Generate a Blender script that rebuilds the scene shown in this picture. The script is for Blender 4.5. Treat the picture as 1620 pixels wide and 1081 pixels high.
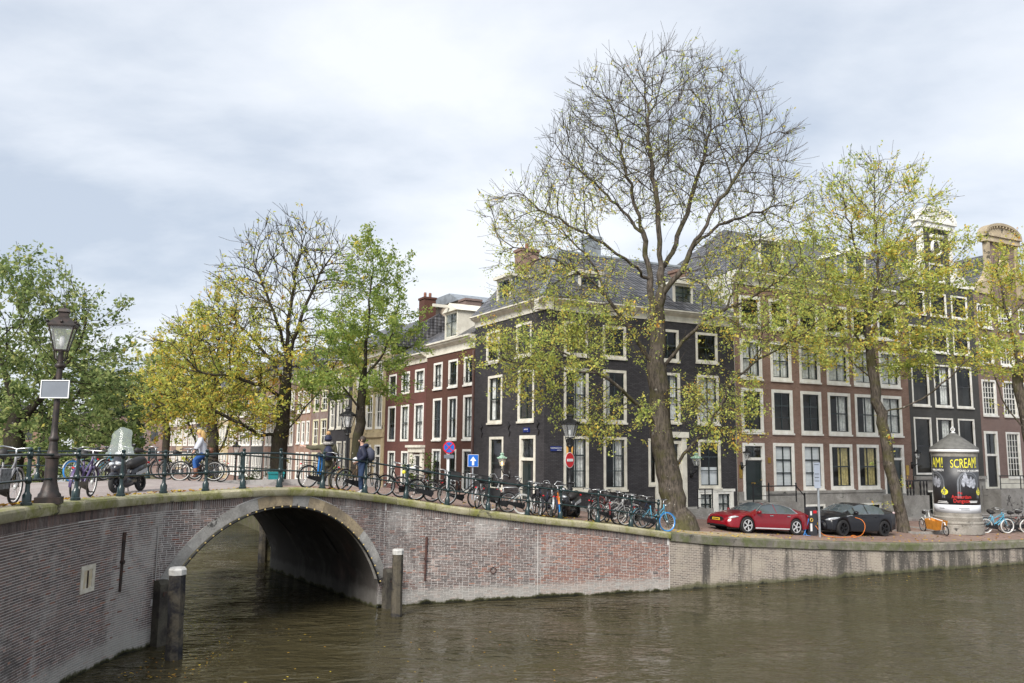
import bpy, math, random
import numpy as np
from mathutils import Vector, Matrix
random.seed(7); NP = np.random.RandomState(7)
R = math.radians; PI = math.pi
sc = bpy.context.scene
col = sc.collection
for o in list(bpy.data.objects): bpy.data.objects.remove(o)

# ------------------------------------------------------------------ camera
CAMZ = 5.0
_p, _r = R(7.494), R(-.602)
_f = Vector((0, math.cos(_p), math.sin(_p))); _u = Vector((0, -math.sin(_p), math.cos(_p))); _x = Vector((1, 0, 0))
rt = math.cos(_r)*_x - math.sin(_r)*_u; up = math.sin(_r)*_x + math.cos(_r)*_u
cam = bpy.data.cameras.new('camera'); cam_o = bpy.data.objects.new('camera', cam); col.objects.link(cam_o)
cam.sensor_width = 36; cam.lens = 1316.5/1620*36; cam.clip_end = 3000; cam.clip_start = .1
m = Matrix((rt, up, -_f)).transposed().to_4x4(); m.translation = (0, 0, CAMZ); cam_o.matrix_world = m
sc.camera = cam_o

# ------------------------------------------------------------------ sky, sun, exposure (bright overcast)
SUN_AZ = R(205)      # direction the light comes from, clockwise from +Y
SUN_EL = R(40)
w = bpy.data.worlds.new('World'); sc.world = w; w.use_nodes = True
nt = w.node_tree; N = nt.nodes; L = nt.links; N.clear()
out = N.new('ShaderNodeOutputWorld')
sky = N.new('ShaderNodeTexSky'); sky.sky_type = 'NISHITA'; sky.sun_disc = False
sky.sun_elevation = SUN_EL; sky.sun_rotation = SUN_AZ; sky.air_density = 1.0; sky.dust_density = 2.0
bs = N.new('ShaderNodeBackground'); bs.inputs[1].default_value = .1
L.new(sky.outputs[0], bs.inputs[0])
tc = N.new('ShaderNodeTexCoord'); sep = N.new('ShaderNodeSeparateXYZ'); L.new(tc.outputs['Generated'], sep.inputs[0])
# a flat cloud deck overhead: direction -> point on a layer
zz = N.new('ShaderNodeMath'); zz.operation = 'MAXIMUM'; zz.inputs[1].default_value = .0; L.new(sep.outputs[2], zz.inputs[0])
za = N.new('ShaderNodeMath'); za.operation = 'ADD'; za.inputs[1].default_value = .22; L.new(zz.outputs[0], za.inputs[0])
dv = []
for i in (0, 1):
    d = N.new('ShaderNodeMath'); d.operation = 'DIVIDE'; L.new(sep.outputs[i], d.inputs[0]); L.new(za.outputs[0], d.inputs[1]); dv.append(d)
cmb = N.new('ShaderNodeCombineXYZ'); L.new(dv[0].outputs[0], cmb.inputs[0]); L.new(dv[1].outputs[0], cmb.inputs[1])
mp = N.new('ShaderNodeMapping'); L.new(cmb.outputs[0], mp.inputs[0]); mp.inputs['Rotation'].default_value = (0, 0, .35); mp.inputs['Scale'].default_value = (.95, 1.25, 1); mp.inputs['Location'].default_value = (4.15, 1.55, 0)
n1 = N.new('ShaderNodeTexNoise'); L.new(mp.outputs[0], n1.inputs[0]); n1.inputs['Scale'].default_value = 1.05; n1.inputs['Detail'].default_value = 8; n1.inputs['Roughness'].default_value = .54; n1.inputs['Distortion'].default_value = .15
rp = N.new('ShaderNodeValToRGB'); L.new(n1.outputs[0], rp.inputs[0]); e = rp.color_ramp.elements
e[0].position = .37; e[0].color = (.53, .595, .695, 1); e[1].position = .62; e[1].color = (.89, .915, .955, 1)
x = e.new(.50); x.color = (.74, .785, .855, 1)
bc = N.new('ShaderNodeBackground'); bc.inputs[1].default_value = .32; L.new(rp.outputs[0], bc.inputs[0])
mx = N.new('ShaderNodeMixShader'); mx.inputs[0].default_value = .94; L.new(bs.outputs[0], mx.inputs[1]); L.new(bc.outputs[0], mx.inputs[2])
L.new(mx.outputs[0], out.inputs[0])
sl = bpy.data.lights.new('sun', 'SUN'); sl.energy = 1.5; sl.angle = R(25); sl.color = (1, .96, .9)
so = bpy.data.objects.new('sun', sl); col.objects.link(so)
sd = Vector((math.sin(SUN_AZ)*math.cos(SUN_EL), math.cos(SUN_AZ)*math.cos(SUN_EL), math.sin(SUN_EL)))
so.rotation_euler = (-sd).to_track_quat('-Z', 'Y').to_euler()
so.location = (0, -10, 40)
sc.view_settings.view_transform = 'Standard'; sc.view_settings.look = 'None'; sc.view_settings.gamma = 1
sc.view_settings.use_curve_mapping = False
sc.view_settings.exposure = 1.8
sc.render.engine = 'CYCLES'; sc.cycles.max_bounces = 6; sc.cycles.diffuse_bounces = 3; sc.cycles.glossy_bounces = 3; sc.cycles.transmission_bounces = 3; sc.cycles.transparent_max_bounces = 8

# ------------------------------------------------------------------ mesh helper
class MB:
    def __init__(s): s.v = []; s.f = []; s.m = []; s.k = 0; s.T = None
    def add(s, vs, fs):
        b = len(s.v)
        if s.T is not None: vs = [tuple(s.T @ Vector(q)) for q in vs]
        s.v.extend(vs); s.f.extend([tuple(b+i for i in f) for f in fs]); s.m.extend([s.k]*len(fs)); return s
    def box(s, x0, x1, y0, y1, z0, z1):
        return s.add([(x0,y0,z0),(x1,y0,z0),(x1,y1,z0),(x0,y1,z0),(x0,y0,z1),(x1,y0,z1),(x1,y1,z1),(x0,y1,z1)],
                     [(0,3,2,1),(4,5,6,7),(0,1,5,4),(1,2,6,5),(2,3,7,6),(3,0,4,7)])
    def bar(s, a, b, wx, wz=None):
        """square bar from a to b"""
        return s.tube([a, b], [wx*.7071, wx*.7071], 4)
    def tube(s, path, r, n=6, cap=True, closed=False):
        P = [Vector(q) for q in path]; k = len(P)
        if not isinstance(r, (list, tuple)): r = [r]*k
        vs = []; prev = None
        for i in range(k):
            if closed: t = (P[(i+1) % k]-P[i-1])
            else: t = P[min(i+1, k-1)]-P[max(i-1, 0)]
            if t.length < 1e-9: t = Vector((0, 0, 1))
            t.normalize()
            if prev is None:
                a = Vector((0, 0, 1)) if abs(t.z) < .9 else Vector((1, 0, 0))
                u = t.cross(a).normalized()
            else:
                u = prev - t*prev.dot(t)
                u = u.normalized() if u.length > 1e-6 else t.orthogonal().normalized()
            prev = u; v = t.cross(u)
            for j in range(n):
                a = 2*PI*(j+.5)/n
                vs.append(tuple(P[i]+(u*math.cos(a)+v*math.sin(a))*r[i]))
        fs = []
        rng = k if closed else k-1
        for i in range(rng):
            i2 = (i+1) % k
            for j in range(n):
                j2 = (j+1) % n
                fs.append((i*n+j, i*n+j2, i2*n+j2, i2*n+j))
        if cap and not closed:
            fs.append(tuple(range(n-1, -1, -1))); fs.append(tuple((k-1)*n+j for j in range(n)))
        return s.add(vs, fs)
    def lathe(s, prof, n=16, c=(0, 0, 0), a0=0, a1=2*PI, cap=True):
        full = abs(a1-a0-2*PI) < 1e-6; nn = n if full else n+1
        vs = []; fs = []
        for r, z in prof:
            for j in range(nn):
                a = a0+(a1-a0)*j/n
                vs.append((c[0]+r*math.cos(a), c[1]+r*math.sin(a), c[2]+z))
        for i in range(len(prof)-1):
            for j in range(n):
                j2 = (j+1) % nn if full else j+1
                fs.append((i*nn+j, i*nn+j2, (i+1)*nn+j2, (i+1)*nn+j))
        if full and cap:
            if prof[0][0] > 1e-4: fs.append(tuple(range(n-1, -1, -1)))
            if prof[-1][0] > 1e-4: fs.append(tuple((len(prof)-1)*nn+j for j in range(n)))
        return s.add(vs, fs)
    def prism(s, pts, y0, y1, axis='y'):
        """extrude a polygon; axis y: pts are (x,z); axis x: pts are (y,z); axis z: pts are (x,y)"""
        n = len(pts)
        def mk(p, t): return {'y': (p[0], t, p[1]), 'x': (t, p[0], p[1]), 'z': (p[0], p[1], t)}[axis]
        vs = [mk(p, y0) for p in pts]+[mk(p, y1) for p in pts]
        fs = [tuple(range(n)), tuple(range(2*n-1, n-1, -1))]+[(i, i+n, (i+1) % n+n, (i+1) % n) for i in range(n)]
        return s.add(vs, fs)
    def ball(s, c, r, n=12, m=8):
        if not isinstance(r, (list, tuple)): r = (r, r, r)
        vs = [(c[0], c[1], c[2]-r[2])]; fs = []
        for i in range(1, m):
            a = -PI/2+PI*i/m
            for j in range(n):
                b = 2*PI*j/n
                vs.append((c[0]+r[0]*math.cos(a)*math.cos(b), c[1]+r[1]*math.cos(a)*math.sin(b), c[2]+r[2]*math.sin(a)))
        vs.append((c[0], c[1], c[2]+r[2])); t = len(vs)-1
        for j in range(n):
            j2 = (j+1) % n
            fs.append((0, 1+j2, 1+j)); fs.append((t, 1+(m-2)*n+j, 1+(m-2)*n+j2))
            for i in range(m-2): fs.append((1+i*n+j, 1+i*n+j2, 1+(i+1)*n+j2, 1+(i+1)*n+j))
        return s.add(vs, fs)
    def torus(s, c, R0, r, n=28, k=6, axis='y'):
        path = []
        for i in range(n):
            a = 2*PI*i/n
            path.append({'y': (c[0]+R0*math.cos(a), c[1], c[2]+R0*math.sin(a)), 'x': (c[0], c[1]+R0*math.cos(a), c[2]+R0*math.sin(a)), 'z': (c[0]+R0*math.cos(a), c[1]+R0*math.sin(a), c[2])}[axis])
        return s.tube(path, r, k, closed=True)
    def mesh(s, name, mats, smooth=False):
        me = bpy.data.meshes.new(name); me.from_pydata(s.v, [], s.f)
        for q in (mats if isinstance(mats, (list, tuple)) else [mats]): me.materials.append(q)
        if any(s.m): me.polygons.foreach_set('material_index', s.m)
        if smooth is True: me.polygons.foreach_set('use_smooth', [True]*len(s.f))
        elif smooth: 
            me.polygons.foreach_set('use_smooth', [True]*len(s.f)); me.set_sharp_from_angle(angle=smooth)
        me.update(); return me
    def build(s, name, mats, parent=None, smooth=False):
        return ob(name, s.mesh(name, mats, smooth), parent)
def ob(name, data, parent=None):
    o = bpy.data.objects.new(name, data); col.objects.link(o)
    if parent is not None: o.parent = parent
    return o
def tag(o, label=None, cat=None, group=None, kind=None):
    if label: o['label'] = label
    if cat: o['category'] = cat
    if group: o['group'] = group
    if kind: o['kind'] = kind
    return o
def thing(name, label, cat, loc=(0, 0, 0), rz=0, group=None):
    o = ob(name, None); o.location = loc; o.rotation_euler = (0, 0, rz); o.empty_display_size = .2
    return tag(o, label, cat, group)
def copy_tree(o, parent=None):
    c = o.copy(); col.objects.link(c)
    if parent is not None: c.parent = parent
    for ch in kids.get(o.name, []): copy_tree(ch, c)
    return c
kids = {}
def index_kids():
    kids.clear()
    for q in bpy.data.objects:
        if q.parent: kids.setdefault(q.parent.name, []).append(q)
def txt_mesh(s, size, name='lettering', mat=None, ext=.002, align='CENTER', sx=1.0):
    cu = bpy.data.curves.new('t', 'FONT'); cu.body = s; cu.size = size; cu.align_x = align; cu.extrude = ext; cu.resolution_u = 3
    t = bpy.data.objects.new('t', cu); col.objects.link(t)
    bpy.context.view_layer.update()
    dg = bpy.context.evaluated_depsgraph_get()
    me = bpy.data.meshes.new_from_object(t.evaluated_get(dg)); me.name = name
    bpy.data.objects.remove(t); bpy.data.curves.remove(cu)
    if sx != 1:
        for q in me.vertices: q.co.x *= sx
    me.materials.clear()
    if mat: me.materials.append(mat)
    return me

# ------------------------------------------------------------------ materials
def nodes(name):
    m = bpy.data.materials.new(name); m.use_nodes = True
    return m, m.node_tree.nodes, m.node_tree.links, m.node_tree.nodes['Principled BSDF']
def c4(c): return (c[0], c[1], c[2], 1)
def noise(N, L, vec, scale, detail=5, rough=.55, dist=0):
    n = N.new('ShaderNodeTexNoise'); n.inputs['Scale'].default_value = scale; n.inputs['Detail'].default_value = detail
    n.inputs['Roughness'].default_value = rough; n.inputs['Distortion'].default_value = dist
    if vec is not None: L.new(vec, n.inputs['Vector'])
    return n
def ramp(N, L, fac, stops):
    r = N.new('ShaderNodeValToRGB'); L.new(fac, r.inputs[0]); e = r.color_ramp.elements
    while len(e) < len(stops): e.new(.5)
    for i, (p, c) in enumerate(stops):
        e[i].position = p; e[i].color = c4(c) if len(c) == 3 else c
    return r
def mixc(N, L, fac, a, b, mode='MIX'):
    m = N.new('ShaderNodeMix'); m.data_type = 'RGBA'; m.blend_type = mode; m.clamp_result = False
    if isinstance(fac, (int, float)): m.inputs[0].default_value = fac
    else: L.new(fac, m.inputs[0])
    for i, q in ((6, a), (7, b)):
        if isinstance(q, (tuple, list)): m.inputs[i].default_value = c4(q)
        else: L.new(q, m.inputs[i])
    return m.outputs[2]
def math_(N, L, op, a, b=None, clamp=False):
    m = N.new('ShaderNodeMath'); m.operation = op; m.use_clamp = clamp
    for i, q in enumerate((a, b)):
        if q is None: continue
        if isinstance(q, (int, float)): m.inputs[i].default_value = q
        else: L.new(q, m.inputs[i])
    return m.outputs[0]
def smap(N, L, v, lo, hi):
    m = N.new('ShaderNodeMapRange'); m.interpolation_type = 'SMOOTHSTEP'; L.new(v, m.inputs[0])
    m.inputs[1].default_value = lo; m.inputs[2].default_value = hi; m.clamp = True
    return m.outputs[0]
def bump(N, L, bsdf, h, strength=.3, dist=.02):
    b = N.new('ShaderNodeBump'); b.inputs['Strength'].default_value = strength; b.inputs['Distance'].default_value = dist
    L.new(h, b.inputs['Height']); L.new(b.outputs[0], bsdf.inputs['Normal']); return b
MC = {}
def plain(name, c, rough=.55, metal=0, var=.25, scale=3, c2=None, bmp=0, coat=0, spec=.5, objrand=0):
    """one paint or material with soft wear: noise mixes the colour with a second one"""
    if name in MC: return MC[name]
    m, N, L, B = nodes(name)
    t = N.new('ShaderNodeTexCoord')
    n = noise(N, L, t.outputs['Object'], scale, 6, .6)
    if c2 is None: c2 = tuple(q*(1-var) for q in c)
    f = smap(N, L, n.outputs[0], .38, .66)
    o = mixc(N, L, f, c, c2)
    if objrand:
        oi = N.new('ShaderNodeObjectInfo'); h = N.new('ShaderNodeHueSaturation'); L.new(o, h.inputs['Color'])
        L.new(math_(N, L, 'ADD', math_(N, L, 'MULTIPLY', oi.outputs['Random'], objrand), 1-objrand/2), h.inputs['Value']); o = h.outputs[0]
    L.new(o, B.inputs['Base Color'])
    B.inputs['Roughness'].default_value = rough; B.inputs['Metallic'].default_value = metal
    B.inputs['Specular IOR Level'].default_value = spec; B.inputs['Coat Weight'].default_value = coat
    if bmp:
        n2 = noise(N, L, t.outputs['Object'], scale*6, 5); bump(N, L, B, n2.outputs[0], bmp, .02)
    MC[name] = m; return m
def wallvec(N, L):
    """(x+y, z) of the object: a face map that works on front and side walls"""
    t = N.new('ShaderNodeTexCoord'); s = N.new('ShaderNodeSeparateXYZ'); L.new(t.outputs['Object'], s.inputs[0])
    c = N.new('ShaderNodeCombineXYZ'); L.new(math_(N, L, 'ADD', s.outputs[0], s.outputs[1]), c.inputs[0]); L.new(s.outputs[2], c.inputs[1])
    return t, s, c.outputs[0]
def brickmat(name, c1, c2, mortar, rowh=.065, bw=.22, stain=(.5, .5, .5), sa=.25, ms=.012, rough=.85, bs=.4):
    m, N, L, B = nodes(name)
    t, s, v = wallvec(N, L)
    b = N.new('ShaderNodeTexBrick'); L.new(v, b.inputs[0]); b.inputs['Scale'].default_value = 1
    b.inputs['Color1'].default_value = c4(c1); b.inputs['Color2'].default_value = c4(c2); b.inputs['Mortar'].default_value = c4(mortar)
    b.inputs['Mortar Size'].default_value = ms; b.inputs['Brick Width'].default_value = bw; b.inputs['Row Height'].default_value = rowh; b.inputs['Bias'].default_value = 0
    n = noise(N, L, t.outputs['Object'], .7, 5, .65); f = math_(N, L, 'MULTIPLY', smap(N, L, n.outputs[0], .42, .7), sa)
    o = mixc(N, L, f, b.outputs[0], stain)
    n2 = noise(N, L, t.outputs['Object'], 9, 4); o = mixc(N, L, .18, o, n2.outputs[0], 'OVERLAY')
    L.new(o, B.inputs['Base Color']); B.inputs['Roughness'].default_value = rough; B.inputs['Specular IOR Level'].default_value = .25
    bump(N, L, B, b.outputs[1], -bs, .01)
    return m
# ------------------------------------------------------------------ plan of the canal wall
AX = Vector((math.cos(R(25.4)), math.sin(R(25.4))))
WP = [(-8.3, 9), (-8.95, 13), (-9.35, 16), (-9.5, 18.57), (-9.41, 20.65), (-9.04, 22.1), (-4.04, 27.4), (-3.39, 27.93), (-1.6, 28.55), (.74, 29.35), (5.86, 31.28)]
WP += [(5.86+AX.x*75, 31.28+AX.y*75)]
def chaikin(P, n=3):
    P = [np.array(p, float) for p in P]
    for _ in range(n):
        Q = [P[0]]
        for a, b in zip(P[:-1], P[1:]): Q += [a*.75+b*.25, a*.25+b*.75]
        P = Q+[P[-1]]
    return P
WP = np.array(chaikin(WP[:6])+chaikin(WP[6:11])+[np.array(WP[11])]); _i0 = int(np.argmin(np.hypot(*(WP-np.array([-9.04, 22.1])).T))); _seg = np.hypot(*np.diff(WP, axis=0).T); _cs = np.r_[0, np.cumsum(_seg)]; _cs -= _cs[_i0]
S_END = float(_cs[-2])        # where the bridge wing meets the quay
def wpos(s): return np.array([np.interp(s, _cs, WP[:, 0]), np.interp(s, _cs, WP[:, 1])])
def wtan(s, h=.02):
    d = wpos(s+h)-wpos(s-h); return d/np.hypot(*d)
def wnor(s, h=.6):
    d = wtan(s, h); return np.array([-d[1], d[0]])     # towards the land
_ZS = [-14, -6, -3, 0, 2.5, 3.6, 5.5, 8, 9.8, 12.8, 14.9, S_END, S_END+2.3, S_END+7.5, S_END+13, S_END+19, S_END+30, S_END+80]
_ZT = [3.7, 3.85, 3.82, 3.8, 3.88, 3.9, 3.76, 3.42, 3.12, 2.74, 2.53, 2.1, 1.84, 1.5, 1.2, 1.08, 1.05, 1.05]
def ztop(s): return float(np.interp(s, _ZS, _ZT))
def zsm(s): return sum(ztop(s+d) for d in (-.8, -.4, 0, .4, .8))/5
def P3(s, d=0, z=0):
    p = wpos(s)+wnor(s)*d; return (float(p[0]), float(p[1]), z)
def gz(s, d):
    """street level at s along the wall, d metres in from it"""
    k = np.clip((s-7)/6, 0, 1)
    a = zsm(s)-.03+.045*min(d, 9.5)*k
    t = np.clip((d-9)/10, 0, 1); t = t*t*(3-2*t)
    return a*(1-t)+t*min(a, 2.25)
def gxy(x, y):
    """street level under a point near the wall"""
    best = min(((np.hypot(*(wpos(s)-(x, y))), s) for s in np.arange(-12, 60, .25)))
    return gz(best[1], best[0]), best[1], best[0]
ARC_S, ARC_Z, ARC_R, ARC_E = 3.547, -.426, 3.78, 4.09
A0P = np.array([-9.04, 22.1]); AD = np.array([.6863, .7274]); AN = np.array([-.7274, .6863])
def apt(s, d, z): q = A0P+AD*s+AN*d; return (float(q[0]), float(q[1]), z)

# ------------------------------------------------------------------ water
m, N, L, B = nodes('canal water'); MW = m
g = N.new('ShaderNodeNewGeometry')
mpp = N.new('ShaderNodeMapping'); L.new(g.outputs['Position'], mpp.inputs[0]); mpp.inputs['Rotation'].default_value = (0, 0, R(-28)); mpp.inputs['Scale'].default_value = (.8, 1.5, 1)
a = noise(N, L, mpp.outputs[0], 1.15, 2, .5, 1.0); b2 = noise(N, L, mpp.outputs[0], 3.6, 2, .6, .6); c3 = noise(N, L, g.outputs['Position'], .22, 2)
hgt = math_(N, L, 'ADD', a.outputs[0], math_(N, L, 'MULTIPLY', b2.outputs[0], .4))
amp = math_(N, L, 'ADD', math_(N, L, 'MULTIPLY', smap(N, L, c3.outputs[0], .4, .62), .7), .3)
hgt = math_(N, L, 'MULTIPLY', hgt, amp)
bump(N, L, B, hgt, 1.0, .25)
dn = noise(N, L, g.outputs['Position'], .5, 4)
L.new(mixc(N, L, dn.outputs[0], (.046, .039, .02), (.06, .051, .027)), B.inputs['Base Color'])
B.inputs['Roughness'].default_value = .02; B.inputs['IOR'].default_value = 1.33; B.inputs['Specular IOR Level'].default_value = .5
q = MB(); q.add([(-160, -25, 0), (160, -25, 0), (160, 260, 0), (-160, 260, 0)], [(0, 1, 2, 3)])
tag(q.build('water', MW), kind='structure')
m, N, L, B = nodes('canal bed'); B.inputs['Base Color'].default_value = (.03, .028, .018, 1); B.inputs['Roughness'].default_value = 1
q = MB(); q.add([(-900, -40, -1.6), (900, -40, -1.6), (900, 1600, -1.6), (-900, 1600, -1.6)], [(0, 1, 2, 3)])
tag(q.build('ground', m), kind='structure')

# ------------------------------------------------------------------ bridge masonry materials
def stained(N, L, base, pos, white=.5, seed=0, algae=True, lm=.6):
    """lime bloom, soot and a band of algae at the waterline over a brick colour"""
    off = N.new('ShaderNodeVectorMath'); off.operation = 'ADD'; L.new(pos, off.inputs[0]); off.inputs[1].default_value = (seed*3.1, seed*1.7, 0)
    st = N.new('ShaderNodeVectorMath'); st.operation = 'MULTIPLY'; L.new(off.outputs[0], st.inputs[0]); st.inputs[1].default_value = (1, 1, .45)
    n = noise(N, L, st.outputs[0], .62, 6, .7, .5); o = mixc(N, L, math_(N, L, 'MULTIPLY', smap(N, L, n.outputs[0], .50, .66), white), base, (.56, .54, .51))
    n2 = noise(N, L, off.outputs[0], .5, 6, .72, .6); f2 = math_(N, L, 'MULTIPLY', smap(N, L, n2.outputs[0], .53, .68), .6)
    n6 = noise(N, L, off.outputs[0], .38, 4, .6); o = mixc(N, L, math_(N, L, 'MULTIPLY', smap(N, L, n6.outputs[0], .56, .68), .3), o, (.22, .125, .105))
    o = mixc(N, L, f2, o, (.055, .05, .048))
    if algae:
        s = N.new('ShaderNodeSeparateXYZ'); L.new(pos, s.inputs[0])
        n3 = noise(N, L, pos, 1.6, 6, .7); h = math_(N, L, 'ADD', s.outputs[2], math_(N, L, 'MULTIPLY', n3.outputs[0], -.5))
        lime = math_(N, L, 'MULTIPLY', math_(N, L, 'SUBTRACT', 1, smap(N, L, h, .1, .36)), lm)
        o = mixc(N, L, lime, o, (.42, .41, .38))
        o = mixc(N, L, math_(N, L, 'SUBTRACT', 1, smap(N, L, h, -.2, -.12)), o, (.06, .06, .025))
        o = mixc(N, L, math_(N, L, 'SUBTRACT', 1, smap(N, L, h, -.26, -.17)), o, (.012, .012, .008))
    return o
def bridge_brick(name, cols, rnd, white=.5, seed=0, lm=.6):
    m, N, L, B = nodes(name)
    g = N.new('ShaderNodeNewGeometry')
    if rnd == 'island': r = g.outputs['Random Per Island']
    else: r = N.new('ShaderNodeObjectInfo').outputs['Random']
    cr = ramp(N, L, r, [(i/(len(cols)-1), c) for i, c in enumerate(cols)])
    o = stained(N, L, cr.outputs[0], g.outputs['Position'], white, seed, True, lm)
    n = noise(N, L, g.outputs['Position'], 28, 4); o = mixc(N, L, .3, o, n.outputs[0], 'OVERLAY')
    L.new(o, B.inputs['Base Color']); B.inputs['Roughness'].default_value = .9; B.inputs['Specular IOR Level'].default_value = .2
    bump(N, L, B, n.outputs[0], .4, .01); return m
GREYB = [(.11, .088, .083), (.17, .137, .129), (.092, .077, .074), (.20, .147, .131), (.14, .111, .104), (.225, .15, .13)]
REDB = [(.24, .11, .08), (.17, .095, .08), (.29, .15, .105), (.21, .115, .09), (.14, .095, .085)]
MBR = bridge_brick('grey bridge brick', GREYB, 'island', .42)
MBRo = bridge_brick('grey bridge brick single', GREYB, 'object', .42)
MBRr = bridge_brick('red bridge brick', REDB, 'island', .5, 4)
m, N, L, B = nodes('lime mortar'); g = N.new('ShaderNodeNewGeometry'); n = noise(N, L, g.outputs['Position'], 6, 6)
o = stained(N, L, mixc(N, L, n.outputs[0], (.64, .615, .585), (.5, .48, .455)), g.outputs['Position'], .3)
L.new(o, B.inputs['Base Color']); B.inputs['Roughness'].default_value = .95; MMO = m
def stonemat(name, c1, c2, moss=None, ma=.8, scale=1.6, rnd=.35, top=False):
    m, N, L, B = nodes(name); g = N.new('ShaderNodeNewGeometry'); oi = N.new('ShaderNodeObjectInfo')
    n = noise(N, L, g.outputs['Position'], scale, 8, .65); o = mixc(N, L, smap(N, L, n.outputs[0], .35, .65), c1, c2)
    h = N.new('ShaderNodeHueSaturation'); L.new(o, h.inputs['Color']); L.new(math_(N, L, 'ADD', math_(N, L, 'MULTIPLY', oi.outputs['Random'], rnd), 1-rnd/2), h.inputs['Value']); o = h.outputs[0]
    if moss:
        n2 = noise(N, L, g.outputs['Position'], 1.9, 8, .7, .4); f = smap(N, L, n2.outputs[0], .40, .62)
        o = mixc(N, L, math_(N, L, 'MULTIPLY', f, ma), o, moss)
        n4 = noise(N, L, g.outputs['Position'], 1.1, 6, .7); o = mixc(N, L, math_(N, L, 'MULTIPLY', smap(N, L, n4.outputs[0], .60, .66), .9), o, (.045, .043, .04))
    n3 = noise(N, L, g.outputs['Position'], 22, 5); o = mixc(N, L, .35, o, n3.outputs[0], 'OVERLAY')
    L.new(o, B.inputs['Base Color']); B.inputs['Roughness'].default_value = .92; B.inputs['Specular IOR Level'].default_value = .2
    bump(N, L, B, n3.outputs[0], .5, .015); return m
MCOP = stonemat('mossy coping stone', (.38, .35, .25), (.29, .265, .17), (.19, .195, .05), .85)
MVOU = stonemat('arch stone', (.40, .385, .36), (.30, .29, .27), (.17, .16, .15), .45)
MVOT = stonemat('tan arch stone', (.40, .32, .21), (.28, .23, .165), (.12, .10, .08), .5)
MQST = stonemat('quay edge stone', (.22, .20, .17), (.14, .13, .11), (.09, .11, .03), .7)

bridge = thing('canal_bridge', 'arched brick canal bridge with mossy coping and flared wing walls', 'bridge')
# backing walls (the mortar bed), one strip along the wall face with the arch cut out
q = MB(); ss = sorted(set(list(_cs[1:-1])+list(np.arange(-13.8, S_END+.01, .3))+[-.002, 0, 7.088, 7.092, 7.286]+[ARC_S+ARC_R*1.03*math.sin(t) for t in np.linspace(-PI/2, PI/2, 41)]))
rows = []
for s in ss:
    dx = abs(s-ARC_S); zb = -1.4
    if -.001 < s < 7.09: zb = ARC_Z+math.sqrt(3.93**2-dx*dx)
    p = wpos(s); rows.append(((p[0], p[1], zb), (p[0], p[1], zsm(s)-.2)))
for a, b in zip(rows[:-1], rows[1:]): q.add([a[0], b[0], b[1], a[1]], [(0, 1, 2, 3)])
q.build('mortar_bed', MMO, bridge)
# bricks
def brick_geo(s, z, ln, h, pro=.007):
    a = wpos(s); b = wpos(s+ln); t = (b-a)/np.hypot(*(b-a)); n = np.array([-t[1], t[0]])
    f = -n*pro; k = n*.02
    v = []
    for zz in (z, z+h):
        for p in (a+f, b+f, b+k, a+k): v.append((p[0], p[1], zz))
    return v
FBX = [(0, 1, 5, 4), (4, 5, 6, 7), (0, 3, 2, 1), (3, 0, 4, 7), (1, 2, 6, 5)]
CH, BL = .0545, .215
allb = []
for r_ in range(int(5.6/CH)):
    z = -.25+r_*CH
    s = -13.6+((r_ % 2)*.5+NP.uniform(-.06, .06))*BL
    while s < S_END-.05:
        ln = BL if NP.rand() > .3 else BL*.5
        ln = min(ln, S_END-s-.01)
        mid = s+ln/2
        pcs = [(s, ln)]
        for kk in (0, 7.09, 7.286):
            if s < kk < s+ln: pcs = [(s, kk-s), (kk+.004, s+ln-kk-.004)]; break
        for s_, l_ in pcs:
            if l_ < .022: continue
            mid = s_+l_/2
            hb_ = min(CH-.0145, zsm(mid)-.2-.265-z)
            if hb_ > .014 and ((z < .9 and (s_+l_ < .004 or s_ > 7.086)) or (z >= .9 and math.hypot(mid-ARC_S, z+CH/2-ARC_Z) > ARC_E-.07)): allb.append((s_, z, l_-.016, hb_, NP.uniform(.003, .011)))
        s += ln
def pxx(s, z):
    p = wpos(s); return p[1]
near = [b for b in allb if b[2] > .19 and b[3] > CH-.015 and -7.6 < b[0] < -.4 and .3 < b[1] < 3.2]
near.sort(key=lambda b: -(1+.5*min(0, b[0]+4)+(.4*b[1])))
vis = []
for b in near:
    p = wpos(b[0]+.1); v = Vector((p[0], p[1], b[1]-CAMZ)); zc = v.dot(_f); X = 810+1316.5*v.dot(rt)/zc; Y = 540.5-1316.5*v.dot(up)/zc
    t = wtan(b[0]+.1); vis_len = abs(t[0]*v.y-t[1]*v.x)/zc/zc
    if 0 < X < 1620 and 0 < Y < 1080: vis.append((vis_len, b))
vis.sort(key=lambda t: -t[0]); single = [b for _, b in vis[:300]]; ids = set(id(b) for b in single)
q = MB(); q2 = MB(); S_RED = 12.75
for b in allb:
    if id(b) in ids: continue
    k_ = .5+.5*math.sin(b[0]*1.7+b[1]*1.3)*math.sin(b[1]*2.3-b[0]*.6)
    pr = (.68+.32*k_ if b[0] > S_RED else (.30*k_ if b[1] < 1.5 and b[0] > 8 else .08*k_))
    (q2 if NP.rand() < pr else q).add(brick_geo(*b), FBX)
tag(q.build('brickwork', MBR, bridge), kind='stuff'); tag(q2.build('brickwork', MBRr, bridge), kind='stuff')
bm_ = MB().add([(0, -.006, 0), (BL-.016, -.006, 0), (BL-.016, .02, 0), (0, .02, 0), (0, -.006, CH-.0145), (BL-.016, -.006, CH-.0145), (BL-.016, .02, CH-.0145), (0, .02, CH-.0145)], FBX).mesh('brick', MBRo)
for b in single:
    o = ob('brick', bm_, bridge); p = wpos(b[0]); t = wpos(b[0]+b[2])-p; o.location = (p[0], p[1], b[1]); o.rotation_euler = (0, 0, math.atan2(t[1], t[0]))
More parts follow.
